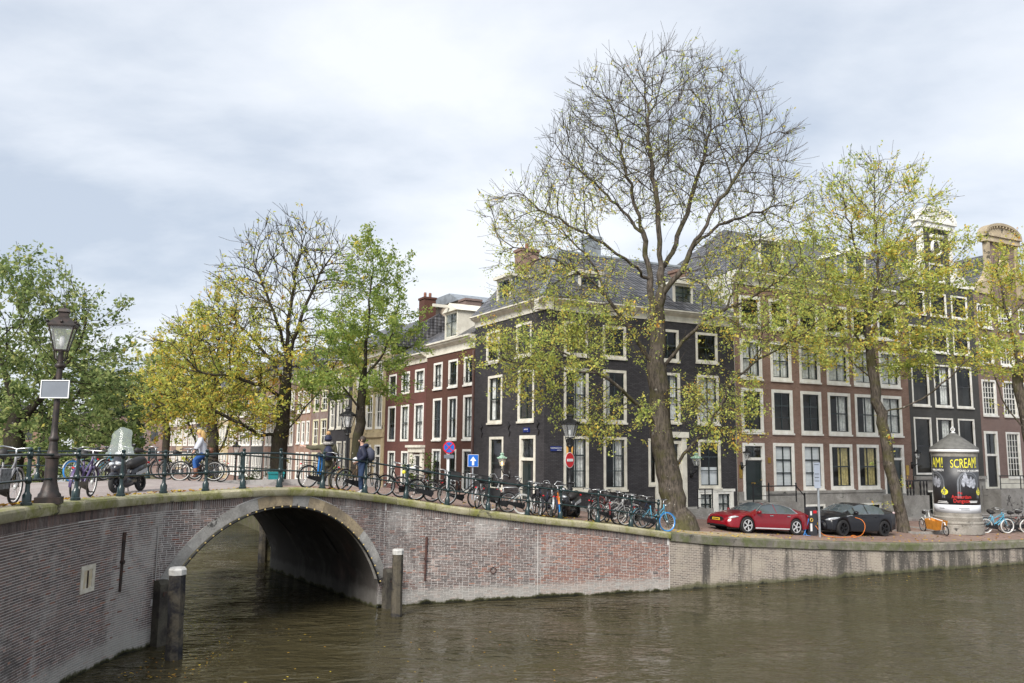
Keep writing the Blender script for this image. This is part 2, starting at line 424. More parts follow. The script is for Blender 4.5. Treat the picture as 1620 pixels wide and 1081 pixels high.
# soldier course under the coping
q = MB(); s = -13.6
while s < S_END-.1:
    if not any(s < kk < s+.042 for kk in (0, 7.286)):
        mid = s+.03; zt = zsm(mid)-.2
        zb = zt-.26
        if abs(mid-ARC_S) < ARC_E: zb = max(zb, ARC_Z+math.sqrt(max(0, (ARC_E+.03)**2-(mid-ARC_S)**2)))
        if zt-zb > .05: q.add(brick_geo(s, zb, .044, zt-zb-.01, .012), FBX)
    s += .0605
tag(q.build('soldier_course', MBR, bridge), kind='stuff')
# coping stones
def strip_block(s0, s1, d0, d1, zlo, zhi, n=4, rnd=.0):
    q = MB(); vs = []
    for i in range(n+1):
        s = s0+(s1-s0)*i/n; z = zsm(s)
        for d, zz in ((d0+.03, zlo), (d0, zlo+.05), (d0, zhi-.06), (d0+.035, zhi-.015), (d0+.09, zhi), (d1, zhi), (d1, zlo)):
            vs.append(P3(s, d, z+zz))
    k = 7; fs = []
    for i in range(n):
        for j in range(k): fs.append((i*k+j, i*k+(j+1) % k, (i+1)*k+(j+1) % k, (i+1)*k+j)[::-1])
    fs.append(tuple(range(k))); fs.append(tuple(n*k+j for j in range(k-1, -1, -1)))
    return q.add(vs, fs)
s = -13.7; i = 0
while s < S_END-.3:
    ln = random.uniform(1.15, 1.6); e_ = min(s+ln, S_END)
    o = strip_block(s+.006, e_-.006, -.13, .3, -.235, random.uniform(-.005, .006)).build('coping_stone', MCOP, bridge, R(35)); s += ln
# voussoirs
nv = 17; a0, a1 = R(20.5), R(159.5)
for i in range(nv):
    t0 = a1+(a0-a1)*i/nv; t1 = a1+(a0-a1)*(i+1)/nv; q = MB(); vs = []
    g_ = .004
    for k in range(4):
        t = t0+(t1-t0)*(k/3)*(1-2*g_)+(t1-t0)*g_
        for r_, d in ((ARC_R, -.03), (ARC_E, -.03), (ARC_E, .2), (ARC_R, .2)):
            vs.append(apt(ARC_S+r_*math.cos(t), d, ARC_Z+r_*math.sin(t)))
    fs = [(k*4+j, k*4+(j+1) % 4, k*4+4+(j+1) % 4, k*4+4+j) for k in range(3) for j in range(4)]+[(3, 2, 1, 0), (12, 13, 14, 15)]
    q.add(vs, fs).build('voussoir', MVOT if 7 <= i <= 13 and i != 9 else MVOU, bridge)
# barrel of the arch and the pier faces below the springing
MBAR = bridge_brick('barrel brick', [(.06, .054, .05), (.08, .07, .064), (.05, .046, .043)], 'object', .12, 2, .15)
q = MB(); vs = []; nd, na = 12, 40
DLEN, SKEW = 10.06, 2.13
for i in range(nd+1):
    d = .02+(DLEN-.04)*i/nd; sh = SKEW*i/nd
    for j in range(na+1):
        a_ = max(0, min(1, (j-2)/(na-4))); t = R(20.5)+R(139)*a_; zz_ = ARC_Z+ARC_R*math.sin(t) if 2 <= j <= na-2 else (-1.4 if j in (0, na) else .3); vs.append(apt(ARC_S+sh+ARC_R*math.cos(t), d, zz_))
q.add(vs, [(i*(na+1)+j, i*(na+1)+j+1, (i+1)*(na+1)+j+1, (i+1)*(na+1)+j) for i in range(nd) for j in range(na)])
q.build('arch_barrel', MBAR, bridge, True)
# far face of the bridge with its arch
q = MB(); pv = None
for s in list(np.arange(-8, -.3, .5))+[ARC_S+3.78*math.sin(t) for t in np.linspace(-PI/2, PI/2, 31)]+list(np.arange(7.5, 13, .5)):
    dx = abs(s-ARC_S); zb = -1.4
    if dx < 3.78: zb = max(-1.4, ARC_Z+math.sqrt(3.78**2-dx*dx))
    c_ = (apt(s+SKEW, DLEN, zb), apt(s+SKEW, DLEN, 3.7))
    if pv: q.add([pv[0], pv[1], c_[1], c_[0]], [(0, 1, 2, 3)])
    pv = c_
q.build('rear_wall', MMO, bridge)
# slots in the barrel wall
MDK = plain('black void', (.006, .006, .006), 1, var=0)
for d_, t_ in ((2.6, 38), (6.6, 44)):
    q = MB(); sh = SKEW*d_/DLEN; t = R(t_)
    for r_, da, db, ta, tb in ((ARC_R-.012, -.28, .28, -.035, .035),):
        v = [apt(ARC_S+sh+r_*math.cos(t+x), d_+y, ARC_Z+r_*math.sin(t+x)) for x, y in ((-.14, -.05), (-.14, .05), (.14, .05), (.14, -.05))]
        v2 = [apt(ARC_S+sh+r_*math.cos(t+x), d_+y, ARC_Z+r_*math.sin(t+x)) for x, y in ((-.02, -.16), (-.02, .16), (.02, .16), (.02, -.16))]
        q.add(v, [(0, 1, 2, 3)]); 
    q.build('drain_slot', MDK, bridge)
# stone niche with an iron bar, wall anchors, iron frame
MLIM = plain('cream limestone', (.62, .58, .50), .85, c2=(.5, .46, .38), scale=5, bmp=.2)
MIRN = plain('black iron', (.03, .028, .027), .6, .4, c2=(.07, .04, .03), scale=8)
MRST = plain('rusted iron', (.10, .045, .035), .8, .2, c2=(.05, .03, .03), scale=9)
def onwall(s, z):
    o = ob('tmp', None, bridge); p = wpos(s); t = wtan(s, .3); o.location = (p[0], p[1], z); o.rotation_euler = (0, 0, math.atan2(t[1], t[0])); return o
def wallT(s, z):
    p = wpos(s); t = wtan(s, .3); return Matrix.Translation((p[0], p[1], z)) @ Matrix.Rotation(math.atan2(t[1], t[0]), 4, 'Z')
SN, ZN = -2.95, 2.06
q = MB(); q.T = wallT(SN, ZN)
for bx in ((-.3, -.19, -.3, .3), (.19, .3, -.3, .3), (-.19, .19, .2, .3), (-.19, .19, -.3, -.2)): q.box(bx[0], bx[1], -.03, .02, bx[2], bx[3])
nich = q.build('stone_niche', MLIM, bridge)
q = MB(); q.T = wallT(SN, ZN); q.box(-.19, .19, -.012, -.008, -.2, .2); q.build('niche_back', plain('ochre stone', (.5, .42, .28), .9, c2=(.6, .56, .48), scale=6), nich)
q = MB(); q.T = wallT(SN, ZN); q.box(-.02, .02, -.03, -.013, -.2, .18); q.build('iron_bar', MIRN, nich)
for s_, z0, z1, mt in ((-1.55, 1.55, 2.95, MIRN), (8.75, .75, 2.15, MRST)):
    q = MB(); q.T = wallT(s_, 0); q.tube([(0, -.03, z0), (.01, -.035, (z0+z1)/2), (.03, -.03, z1)], [.03, .035, .045], 6); zc = (z0+z1)/2
    q.tube([(0, -.09, zc), (0, .0, zc)], .05, 8); q.build('wall_anchor', mt, bridge)
q = MB(); q.T = wallT(11.1, 1.0); q.torus((0, -.03, 0), .1, .015, 14, 5); q.build('mooring_ring', MRST, bridge)
q = MB(); q.T = wallT(12.72, 0)
q.box(-.01, .01, -.012, 0, -.2, 2.3); q.build('expansion_joint', MMO, bridge)
MPIP = plain('grey conduit', (.42, .40, .38), .7)
q = MB(); q.T = wallT(-.18, 0); q.tube([(-.42, -.03, 2.98), (-.02, -.03, 2.98), (.0, -.03, 1.3)], .014, 5); q.build('conduit', MPIP, bridge)

# ------------------------------------------------------------------ lights along the arch
garl = thing('light_garland', 'black cable with small round bulbs strung along the bridge arch', 'string lights')
q = MB(); path = [apt(ARC_S+(ARC_R-.045)*math.cos(t), -.07, ARC_Z+(ARC_R-.045)*math.sin(t)) for t in np.linspace(R(156), R(19), 60)]
q.tube(path, .034, 6); q.build('cable', plain('black cable', (.012, .012, .013), .4), garl, True)
MBU = plain('warm bulb glass', (.5, .38, .15), .25)
bm_ = MB().ball((0, 0, 0), .028, 8, 6).mesh('bulb', MBU, True)
for i in range(33):
    t = R(155)+(R(20)-R(155))*i/32
    o = ob('bulb', bm_, garl); o.location = apt(ARC_S+(ARC_R-.02)*math.cos(t), -.12, ARC_Z+(ARC_R-.02)*math.sin(t))

# ------------------------------------------------------------------ quay wall
m, N, L, B = nodes('old quay brick'); t = N.new('ShaderNodeTexCoord'); g = N.new('ShaderNodeNewGeometry')
sp_ = N.new('ShaderNodeSeparateXYZ'); L.new(t.outputs['Object'], sp_.inputs[0]); cb = N.new('ShaderNodeCombineXYZ'); L.new(sp_.outputs[0], cb.inputs[0]); L.new(sp_.outputs[2], cb.inputs[1])
b = N.new('ShaderNodeTexBrick'); L.new(cb.outputs[0], b.inputs[0]); b.inputs['Scale'].default_value = 1; b.inputs['Brick Width'].default_value = .21; b.inputs['Row Height'].default_value = .062; b.inputs['Mortar Size'].default_value = .011
b.inputs['Color1'].default_value = (.13, .105, .09, 1); b.inputs['Color2'].default_value = (.27, .22, .18, 1); b.inputs['Mortar'].default_value = (.40, .36, .31, 1)
str_ = N.new('ShaderNodeMapping'); L.new(t.outputs['Object'], str_.inputs[0]); str_.inputs['Scale'].default_value = (1.1, 1, .16)
n1_ = noise(N, L, str_.outputs[0], .9, 6, .75, .4); n2_ = noise(N, L, t.outputs['Object'], .8, 6, .72); n3_ = noise(N, L, t.outputs['Object'], 12, 5)
o = mixc(N, L, math_(N, L, 'MULTIPLY', smap(N, L, n2_.outputs[0], .46, .62), .62), b.outputs[0], (.40, .35, .28))
xm = math_(N, L, 'MULTIPLY', smap(N, L, sp_.outputs[0], 4, 12), .09)
o = mixc(N, L, math_(N, L, 'MULTIPLY', smap(N, L, math_(N, L, 'ADD', n1_.outputs[0], xm), .50, .66), .88), o, (.05, .046, .04))
o = mixc(N, L, math_(N, L, 'MULTIPLY', smap(N, L, n3_.outputs[0], .6, .68), .7), o, (.5, .46, .4))
n5_ = noise(N, L, t.outputs['Object'], 1.3, 7, .7)
hh = math_(N, L, 'ADD', sp_.outputs[2], math_(N, L, 'MULTIPLY', n5_.outputs[0], -.6))
o = mixc(N, L, math_(N, L, 'MULTIPLY', math_(N, L, 'SUBTRACT', 1, smap(N, L, hh, -.22, -.05)), .8), o, (.07, .072, .025))
o = mixc(N, L, math_(N, L, 'SUBTRACT', 1, smap(N, L, hh, -.33, -.22)), o, (.012, .013, .008))
L.new(o, B.inputs['Base Color']); B.inputs['Roughness'].default_value = .92; bump(N, L, B, math_(N, L, 'ADD', b.outputs[1], math_(N, L, 'MULTIPLY', n3_.outputs[0], -1)), -.5, .012); MQ = m
quay = thing('quay_wall', 'weathered stained brick quay wall below the parked cars', 'quay wall', (5.86, 31.28, 0), R(25.4))
q = MB(); xs = list(np.arange(0, 76, 1.0)); vs = []
for x_ in xs: vs += [(x_, 0, -1.4), (x_, 0, zsm(S_END+x_)-.28)]
q.add(vs, [(2*i, 2*i+2, 2*i+3, 2*i+1) for i in range(len(xs)-1)]); q.build('brick_face', MQ, quay)
x_ = .02; i = 0
def quay_stone(a, b):
    q = MB(); vs = []; k = 5
    for x in (a, b):
        z = zsm(S_END+x)
        for y_, zz in ((.0, -.34), (-.07, -.31), (-.07, -.04), (-.04, 0), (.42, 0), (.42, -.34)): vs.append((x, y_, z+zz))
    fs = [(j, (j+1) % 6, 6+(j+1) % 6, 6+j) for j in range(6)]+[(5, 4, 3, 2, 1, 0), (6, 7, 8, 9, 10, 11)]
    return q.add(vs, fs)
while x_ < 74:
    ln = random.uniform(1.3, 2.1); quay_stone(x_+.005, x_+ln-.005).build('edge_stone', MQST, quay); x_ += ln

# ------------------------------------------------------------------ streets
def pavemat(name, c1, c2, mortar, bw=.2, rh=.1, rot=0, sand=.25, sandc=(.38, .33, .26)):
    m, N, L, B = nodes(name); g = N.new('ShaderNodeNewGeometry'); mp = N.new('ShaderNodeMapping'); L.new(g.outputs['Position'], mp.inputs[0]); mp.inputs['Rotation'].default_value = (0, 0, rot)
    b = N.new('ShaderNodeTexBrick'); L.new(mp.outputs[0], b.inputs[0]); b.inputs['Scale'].default_value = 1; b.inputs['Brick Width'].default_value = bw; b.inputs['Row Height'].default_value = rh; b.inputs['Mortar Size'].default_value = .008
    b.inputs['Color1'].default_value = c4(c1); b.inputs['Color2'].default_value = c4(c2); b.inputs['Mortar'].default_value = c4(mortar)
    n = noise(N, L, g.outputs['Position'], .6, 8, .65); o = mixc(N, L, math_(N, L, 'MULTIPLY', smap(N, L, n.outputs[0], .45, .68), sand), b.outputs[0], sandc)
    n2 = noise(N, L, g.outputs['Position'], 7, 6); o = mixc(N, L, .3, o, n2.outputs[0], 'OVERLAY')
    L.new(o, B.inputs['Base Color']); B.inputs['Roughness'].default_value = .85; bump(N, L, B, b.outputs[1], -.4, .01); return m
MP1 = pavemat('grey pink paver', (.27, .215, .20), (.34, .29, .27), (.2, .18, .165), rot=R(-46.7), sand=.3, sandc=(.42, .4, .37))
MP2 = pavemat('brown street brick', (.20, .125, .10), (.27, .175, .145), (.16, .13, .11), rot=R(-25.4))
MP3 = pavemat('grey kerb pavement', (.24, .22, .21), (.31, .29, .27), (.2, .19, .18), .3, .3, R(-26.4))
def sheet(name, mat, ss, ds, dz=0, f=gz):
    q = MB(); vs = [P3(s, d, float(f(s, d))+dz) for s in ss for d in ds]; k = len(ds)
    q.add(vs, [(i*k+j, (i+1)*k+j, (i+1)*k+j+1, i*k+j+1) for i in range(len(ss)-1) for j in range(k-1)])
    return tag(q.build(name, mat, None, True), kind='structure')
sheet('bridge_deck', MP1, list(np.arange(-13.5, 7.6, .5)), [.28, 2, 4, 6, 8, 9.5, 10.4])
sheet('street', MP2, list(np.arange(7.5, S_END+74, .75)), [.28, 1, 2, 4, 6, 8, 9.5, 12, 15, 19, 24])
# pavement strip with a kerb along the right-hand houses
q = MB(); vs = []; ss = list(np.arange(S_END-.6, S_END+72, .8))
for s in ss:
    for d, z in ((7.35, -.05), (7.35, .1), (7.5, .11), (12, .11)): vs.append(P3(s, d, float(gz(s, d))+z))
q.add(vs, [(i*4+j, (i+1)*4+j, (i+1)*4+j+1, i*4+j+1) for i in range(len(ss)-1) for j in range(3)])
tag(q.build('pavement', MP3), kind='structure')
# right and left bank of the side canal, beyond the bridge
BD = np.array([math.cos(R(118.5)), math.sin(R(118.5))]); BN = np.array([BD[1], -BD[0]])      # BN points to the right-hand houses
def bz(t): return 2.2-.9*np.clip((t+5)/45, 0, 1)
RB0 = np.array([-16., 53.])
q = MB(); vs = []; ts = list(np.arange(-16, 200, 6.))
for t in ts:
    k = max(0, (-t-2)/14.); e = RB0+BD*t+BN*(-3.1*k*1.2)
    for d in (0, 3, 6, 9, 14): p = e+BN*d; vs.append((p[0], p[1], bz(t)-.03-.02*k))
q.add(vs, [(i*5+j, i*5+j+1, (i+1)*5+j+1, (i+1)*5+j) for i in range(len(ts)-1) for j in range(4)])
tag(q.build('side_street', MP2), kind='structure')
MQ2 = stonemat('mossy bank wall', (.20, .17, .12), (.13, .12, .09), (.10, .11, .04), .8)
for nm, e0, side, lab in (('canal_bank_wall', RB0, 1, 'mossy brick bank wall seen through the bridge arch'), ('canal_bank_wall', RB0-BN*13, -1, 'mossy brick bank wall below the green trees on the left')):
    q = MB(); vs = []; tl = [-13 if side > 0 else -16]+list(np.arange(-4, 200, 6.))
    for i, t in enumerate(tl):
        e = e0+BD*t
        if i == 0 and side > 0: e = np.array([-9.9, 35.85])
        for d, z in ((0, -1.4), (0, float(bz(t))+.02), (side*.4, float(bz(t))+.02)): p = e+BN*d; vs.append((p[0], p[1], z))
    q.add(vs, [(i*3+j, i*3+j+1, (i+1)*3+j+1, (i+1)*3+j) for i in range(len(tl)-1) for j in range(2)])
    tag(q.build(nm, MQ2), lab, 'wall')
q = MB(); vs = []
for t in ts:
    e = RB0-BN*13+BD*t
    for d in (0, -4, -10, -40): p = e+BN*d; vs.append((p[0], p[1], bz(t)+.0))
q.add(vs, [(i*4+j, (i+1)*4+j, (i+1)*4+j+1, i*4+j+1) for i in range(len(ts)-1) for j in range(3)])
tag(q.build('left_bank_street', MP1), kind='structure')
# sandy verge round the big tree
MSND = stonemat('sandy verge', (.46, .38, .26), (.36, .29, .19), (.2, .17, .09), .4, 1.2)
sheet('verge', MSND, list(np.arange(S_END-2.4, S_END+6.1, .35)), [.3, .6, 1.0, 1.5, 1.9], .012)
# ------------------------------------------------------------------ houses
AO = np.array([1.559, 39.25]); AA, BA = 26.4, 119.5
def Apt(u): return (AO[0]+u*math.cos(R(AA)), AO[1]+u*math.sin(R(AA)))
def Bpt(u): return (AO[0]+u*math.cos(R(BA)), AO[1]+u*math.sin(R(BA)))
WHITE = plain('white window paint', (.80, .79, .75), .5, c2=(.68, .66, .60), scale=2.5)
CREAM = plain('cream paint', (.72, .69, .60), .6, c2=(.56, .53, .45), scale=2)
YELLO = plain('pale yellow paint', (.70, .66, .45), .6)
GREEN = plain('dark green gloss paint', (.012, .022, .022), .28, var=.3, coat=.3)
BLACK = plain('black gloss paint', (.012, .012, .014), .35, var=.2)
CURT = plain('net curtain', (.72, .72, .70), .9, var=.35, scale=6)
CURY = plain('yellow curtain', (.60, .50, .22), .9, var=.4, scale=5)
BLIND = plain('white blind', (.74, .76, .78), .8, var=.08)
BRASS = plain('brass', (.55, .36, .09), .35, .9, var=.3, scale=12)
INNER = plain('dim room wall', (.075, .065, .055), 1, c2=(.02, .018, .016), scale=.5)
STONE = stonemat('grey plinth stone', (.34, .33, .31), (.25, .24, .225), (.16, .15, .14), .45, 1.0, .1)
m, N, L, B = nodes('window glass'); N.remove(B); out = N['Material Output']
gl = N.new('ShaderNodeBsdfGlossy'); gl.inputs['Roughness'].default_value = .02; gl.inputs['Color'].default_value = (.9, .93, .95, 1)
tr = N.new('ShaderNodeBsdfTransparent'); tr.inputs[0].default_value = (.93, .95, .95, 1)
fr = N.new('ShaderNodeLayerWeight'); fr.inputs[0].default_value = .5; frp = math_(N, L, 'ADD', math_(N, L, 'MULTIPLY', math_(N, L, 'POWER', fr.outputs['Facing'], 4), .55), .03)
t = N.new('ShaderNodeTexCoord'); n = noise(N, L, t.outputs['Object'], 1.3, 2); bp = N.new('ShaderNodeBump'); bp.inputs['Strength'].default_value = .12; bp.inputs['Distance'].default_value = .02; L.new(n.outputs[0], bp.inputs['Height']); L.new(bp.outputs[0], gl.inputs['Normal'])
ms = N.new('ShaderNodeMixShader'); L.new(frp, ms.inputs[0]); L.new(tr.outputs[0], ms.inputs[1]); L.new(gl.outputs[0], ms.inputs[2]); L.new(ms.outputs[0], out.inputs[0]); GLASS = m
DARKB = brickmat('black painted brick', (.036, .034, .037), (.062, .058, .063), (.024, .023, .025), sa=.3, stain=(.085, .082, .086), rough=.6, bs=.8)
REDH1 = brickmat('oxblood brick', (.115, .047, .039), (.14, .058, .048), (.10, .05, .043), sa=.2, stain=(.2, .08, .07))
REDH2 = brickmat('brown red brick', (.092, .042, .031), (.113, .052, .038), (.085, .045, .035), sa=.25, stain=(.08, .03, .022))
BRWN = brickmat('brown brick', (.175, .093, .068), (.25, .142, .107), (.26, .21, .18), sa=.45, stain=(.125, .072, .056))
GREYH = brickmat('charcoal brick', (.062, .062, .060), (.075, .074, .072), (.055, .055, .054), sa=.4, stain=(.10, .10, .098), bs=.5)
PURP = brickmat('purple brown brick', (.15, .09, .078), (.20, .125, .105), (.22, .18, .165), sa=.35, stain=(.25, .19, .17))
BEIGE = stonemat('beige sandstone', (.52, .43, .27), (.42, .34, .21), (.32, .26, .17), .4, .8, .05)
BRK3 = brickmat('plum brick', (.17, .10, .085), (.21, .13, .11), (.2, .16, .14)); BRK4 = brickmat('rust brick', (.26, .13, .085), (.31, .17, .115), (.27, .2, .16))
m, N, L, B = nodes('slate pantile'); t, s, v = wallvec(N, L)
mpv = N.new('ShaderNodeMapping'); L.new(v, mpv.inputs[0]); wv = N.new('ShaderNodeTexWave'); wv.inputs['Scale'].default_value = 1.05; L.new(v, wv.inputs[0]); wv.bands_direction = 'X'; wv.wave_profile = 'SIN'
b = N.new('ShaderNodeTexBrick'); L.new(v, b.inputs[0]); b.inputs['Scale'].default_value = 1; b.offset = 0; b.inputs['Brick Width'].default_value = .3; b.inputs['Row Height'].default_value = .22; b.inputs['Mortar Size'].default_value = .025
b.inputs['Color1'].default_value = (.05, .05, .056, 1); b.inputs['Color2'].default_value = (.16, .158, .17, 1); b.inputs['Mortar'].default_value = (.016, .016, .018, 1)
n = noise(N, L, t.outputs['Object'], 1.2, 7, .7); o = mixc(N, L, math_(N, L, 'MULTIPLY', smap(N, L, n.outputs[0], .5, .7), .5), b.outputs[0], (.20, .19, .17))
L.new(o, B.inputs['Base Color']); B.inputs['Roughness'].default_value = .42; bump(N, L, B, math_(N, L, 'ADD', wv.outputs[1], math_(N, L, 'MULTIPLY', b.outputs[1], -.6)), .7, .05); TILE = m
LEAD = plain('zinc lead', (.30, .33, .36), .45, .3, var=.3)

def facade(parent, mat, x0, x1, z0, z1, holes, loc=(0, 0, 0), rz=0, rev=.14, name='wall'):
    hs = [h for h in holes if h[0] < x1 and h[1] > x0 and h[2] < z1 and h[3] > z0]
    xs = sorted(set([x0, x1]+[min(max(v, x0), x1) for h in hs for v in h[:2]])); zs = sorted(set([z0, z1]+[min(max(v, z0), z1) for h in hs for v in h[2:4]]))
    q = MB()
    for a, b in zip(xs[:-1], xs[1:]):
        for c, d in zip(zs[:-1], zs[1:]):
            if b-a < 1e-4 or d-c < 1e-4: continue
            if any(h[0]-1e-4 <= a and b <= h[1]+1e-4 and h[2]-1e-4 <= c and d <= h[3]+1e-4 for h in hs): continue
            q.add([(a, 0, c), (b, 0, c), (b, 0, d), (a, 0, d)], [(0, 1, 2, 3)])
    for h in hs:
        a, b, c, d = max(h[0], x0), min(h[1], x1), max(h[2], z0), min(h[3], z1)
        q.add([(a, 0, c), (a, rev, c), (a, rev, d), (a, 0, d)], [(0, 1, 2, 3)]); q.add([(b, 0, c), (b, 0, d), (b, rev, d), (b, rev, c)], [(0, 1, 2, 3)])
        if d == h[3]: q.add([(a, 0, d), (a, rev, d), (b, rev, d), (b, 0, d)], [(0, 1, 2, 3)])
        if c == h[2]: q.add([(a, 0, c), (b, 0, c), (b, rev, c), (a, rev, c)], [(0, 1, 2, 3)])
    o = q.build(name, mat, parent); o.location = loc; o.rotation_euler = (0, 0, rz); return o
WC = {}
def frame_boxes(q, w, h, t, y0, y1, bt=None):
    bt = bt or t
    q.box(0, t, y0, y1, 0, h); q.box(w-t, w, y0, y1, 0, h); q.box(t, w-t, y0, y1, h-t, h); q.box(t, w-t, y0, y1, 0, bt)
def fold(q, x0, x1, z0, z1, y=.2, n=10, amp=.03, ph=0):
    vs = []
    for i in range(n+1):
        x = x0+(x1-x0)*i/n; yy = y+amp*math.sin(i*2.1+ph)
        vs += [(x, yy, z0), (x, yy, z1)]
    q.add(vs, [(2*i, 2*i+2, 2*i+3, 2*i+1) for i in range(n)])
def window(parent, x, z, w, h, loc=(0, 0, 0), rz=0, fr=None, sash=None, nx=2, nz=2, fw=.13, sill=True, cur=None, rail=.55, single=True, sw=.045, bars=None):
    fr = fr or WHITE; sash = sash or GREEN
    key = (round(w, 2), round(h, 2), fr.name, sash.name, nx, nz, fw, sill, cur, single, bars and bars.name)
    if key not in WC:
        d = {}
        q = MB(); frame_boxes(q, w, h, fw, -.025, .1, fw*1.1); d['window'] = q.mesh('window', fr)
        iw0, iw1, ih0, ih1 = fw, w-fw, fw*1.1, h-fw
        q = MB(); q.T = Matrix.Translation((iw0, 0, ih0)); W_, H_ = iw1-iw0, ih1-ih0
        frame_boxes(q, W_, H_, sw, .05, .1)
        bw = .02 if nx > 2 else .028
        xs = [sw+(W_-2*sw)*i/nx for i in range(nx+1)]; zs = [sw+(H_-2*sw)*i/nz for i in range(nz+1)]
        q.T = Matrix.Translation((iw0, 0, ih0))
        for v in xs[1:-1]: q.box(v-bw, v+bw, .055, .095, sw, H_-sw)
        for i, v in enumerate(zs[1:-1]):
            b_ = .035 if (nz < 4 and i == len(zs)-3) or (nz >= 4 and i == nz//2-1) else bw*.8
            q.box(sw, W_-sw, .052, .098, v-b_, v+b_)
        d['sash'] = q.mesh('sash', bars or sash)
        if single:
            pw, ph = (W_-2*sw)/nx, (H_-2*sw)/nz
            d['pane'] = MB().add([(.004, .078, .004), (pw-.004, .078, .004), (pw-.004, .078, ph-.004), (.004, .078, ph-.004)], [(0, 1, 2, 3)]).mesh('pane', GLASS); d['ppos'] = [(iw0+a, ih0+b) for a in xs[:-1] for b in zs[:-1]]
        else:
            d['pane'] = MB().add([(0, .076, 0), (W_, .076, 0), (W_, .076, H_), (0, .076, H_)], [(0, 1, 2, 3)]).mesh('pane', GLASS); d['ppos'] = [(iw0, ih0)]
        if sill: d['sill'] = MB().box(-.04, w+.04, -.085, -.028, -.075, .02).mesh('sill', fr)
        if cur:
            q = MB(); mt = CURT
            if cur == 'net': fold(q, iw0, iw1, ih0, ih1, .18, 16, .02)
            elif cur == 'side': fold(q, iw0, iw0+W_*.3, ih0, ih1, .2, 8); fold(q, iw1-W_*.28, iw1, ih0, ih1, .2, 8, ph=2)
            elif cur == 'right': fold(q, iw1-W_*.5, iw1, ih0, ih1, .2, 10)
            elif cur == 'left': fold(q, iw0, iw0+W_*.35, ih0, ih1, .2, 10)
            elif cur == 'yellow': fold(q, iw1-W_*.55, iw1, ih0, ih1, .2, 12); mt = CURY
            elif cur == 'blind':
                zb = ih0
                while zb < ih1: q.add([(iw0, .13, zb), (iw1, .13, zb), (iw1, .145, zb+.075), (iw0, .145, zb+.075)], [(0, 1, 2, 3)]); zb += .078
                mt = BLIND
            elif cur == 'half': q.box(iw0, iw1, .17, .18, ih0, ih0+H_*.42); mt = BLIND
            elif cur == 'top': q.box(iw0, iw1, .17, .18, ih1-H_*.3, ih1); mt = BLIND
            d['curtain'] = q.mesh('curtain', mt)
        WC[key] = d
    d = WC[key]
    o = ob('window', d['window'], parent); mt = Matrix.Translation(loc) @ Matrix.Rotation(rz, 4, 'Z') @ Matrix.Translation((x, .0, z))
    o.matrix_basis = mt
    ob('sash', d['sash'], o)
    for a, b in d['ppos']: p = ob('pane', d['pane'], o); p.location = (a, 0, b)
    if 'sill' in d: ob('sill', d['sill'], o)
    if 'curtain' in d: ob('curtain', d['curtain'], o)
    return o
def door(parent, x, z, w, h, loc=(0, 0, 0), rz=0, dh=2.15, leaf=None, fr=None, fw=.16, slot=True, panels=True, double=False):
    leaf = leaf or GREEN; fr = fr or WHITE
    q = MB(); q.box(0, fw, -.03, .12, 0, h); q.box(w-fw, w, -.03, .12, 0, h); q.box(fw, w-fw, -.03, .12, h-fw, h)
    if h > dh+.3: q.box(fw, w-fw, -.02, .12, dh, dh+.14)
    o = q.build('door', fr, parent); o.matrix_basis = Matrix.Translation(loc) @ Matrix.Rotation(rz, 4, 'Z') @ Matrix.Translation((x, 0, z))
    q = MB(); q.box(fw, w-fw, .08, .13, 0, dh); cx = w/2
    if panels:
        cols_ = ((fw+.08, cx-.04), (cx+.04, w-fw-.08)) if double else ((fw+.12, w-fw-.12),)
        for a, b in cols_:
            for c, e in ((.18, .8), (.95, dh-.15)): q.box(a, b, .066, .08, c, c+.03); q.box(a, b, .066, .08, e-.03, e); q.box(a, a+.03, .066, .08, c+.03, e-.03); q.box(b-.03, b, .066, .08, c+.03, e-.03)
    q.build('door_leaf', leaf, o)
    if h > dh+.3:
        q = MB(); q.box(fw, w-fw, .07, .08, dh+.14, h-fw); q.build('pane', GLASS, o)
        q = MB(); q.box(cx-.025, cx+.025, .05, .068, dh+.14, h-fw); q.build('sash', leaf, o)
    if slot: q = MB(); q.box(cx-.14, cx+.14, .055, .066, .84, .92); q.ball((w-fw-.09, .04, 1.05), .035, 8, 6); q.build('letter_slot', BRASS, o)
    return o
def cornice(parent, x0, x1, z0, z1, out_=.42, mat=None, loc=(0, 0, 0), rz=0, y1=.0):
    h = z1-z0; pf = [(y1, z0), (-.05, z0), (-.05, z0+h*.52), (-.14, z0+h*.58), (-out_*.75, z0+h*.74), (-out_*.75, z0+h*.82), (-out_, z0+h*.88), (-out_, z1), (y1, z1)]
    o = MB().prism(pf, x0, x1, 'x').build('cornice', mat or CREAM, parent); o.location = loc; o.rotation_euler = (0, 0, rz); return o
def body(parent, W, z0, z1, D, mat, ins=.008, name='side_wall'):
    q = MB()
    q.add([(ins, .0, z0), (ins, D, z0), (ins, D, z1), (ins, 0, z1)], [(0, 1, 2, 3)]); q.add([(W-ins, 0, z0), (W-ins, 0, z1), (W-ins, D, z1), (W-ins, D, z0)], [(0, 1, 2, 3)])
    q.add([(ins, D, z0), (W-ins, D, z0), (W-ins, D, z1), (ins, D, z1)], [(0, 1, 2, 3)]); q.build(name, mat, parent)
    q = MB(); q.add([(.05, 1.1, z0), (W-.05, 1.1, z0), (W-.05, 1.1, z1), (.05, 1.1, z1)], [(0, 1, 2, 3)]); q.build('inner_wall', INNER, parent)
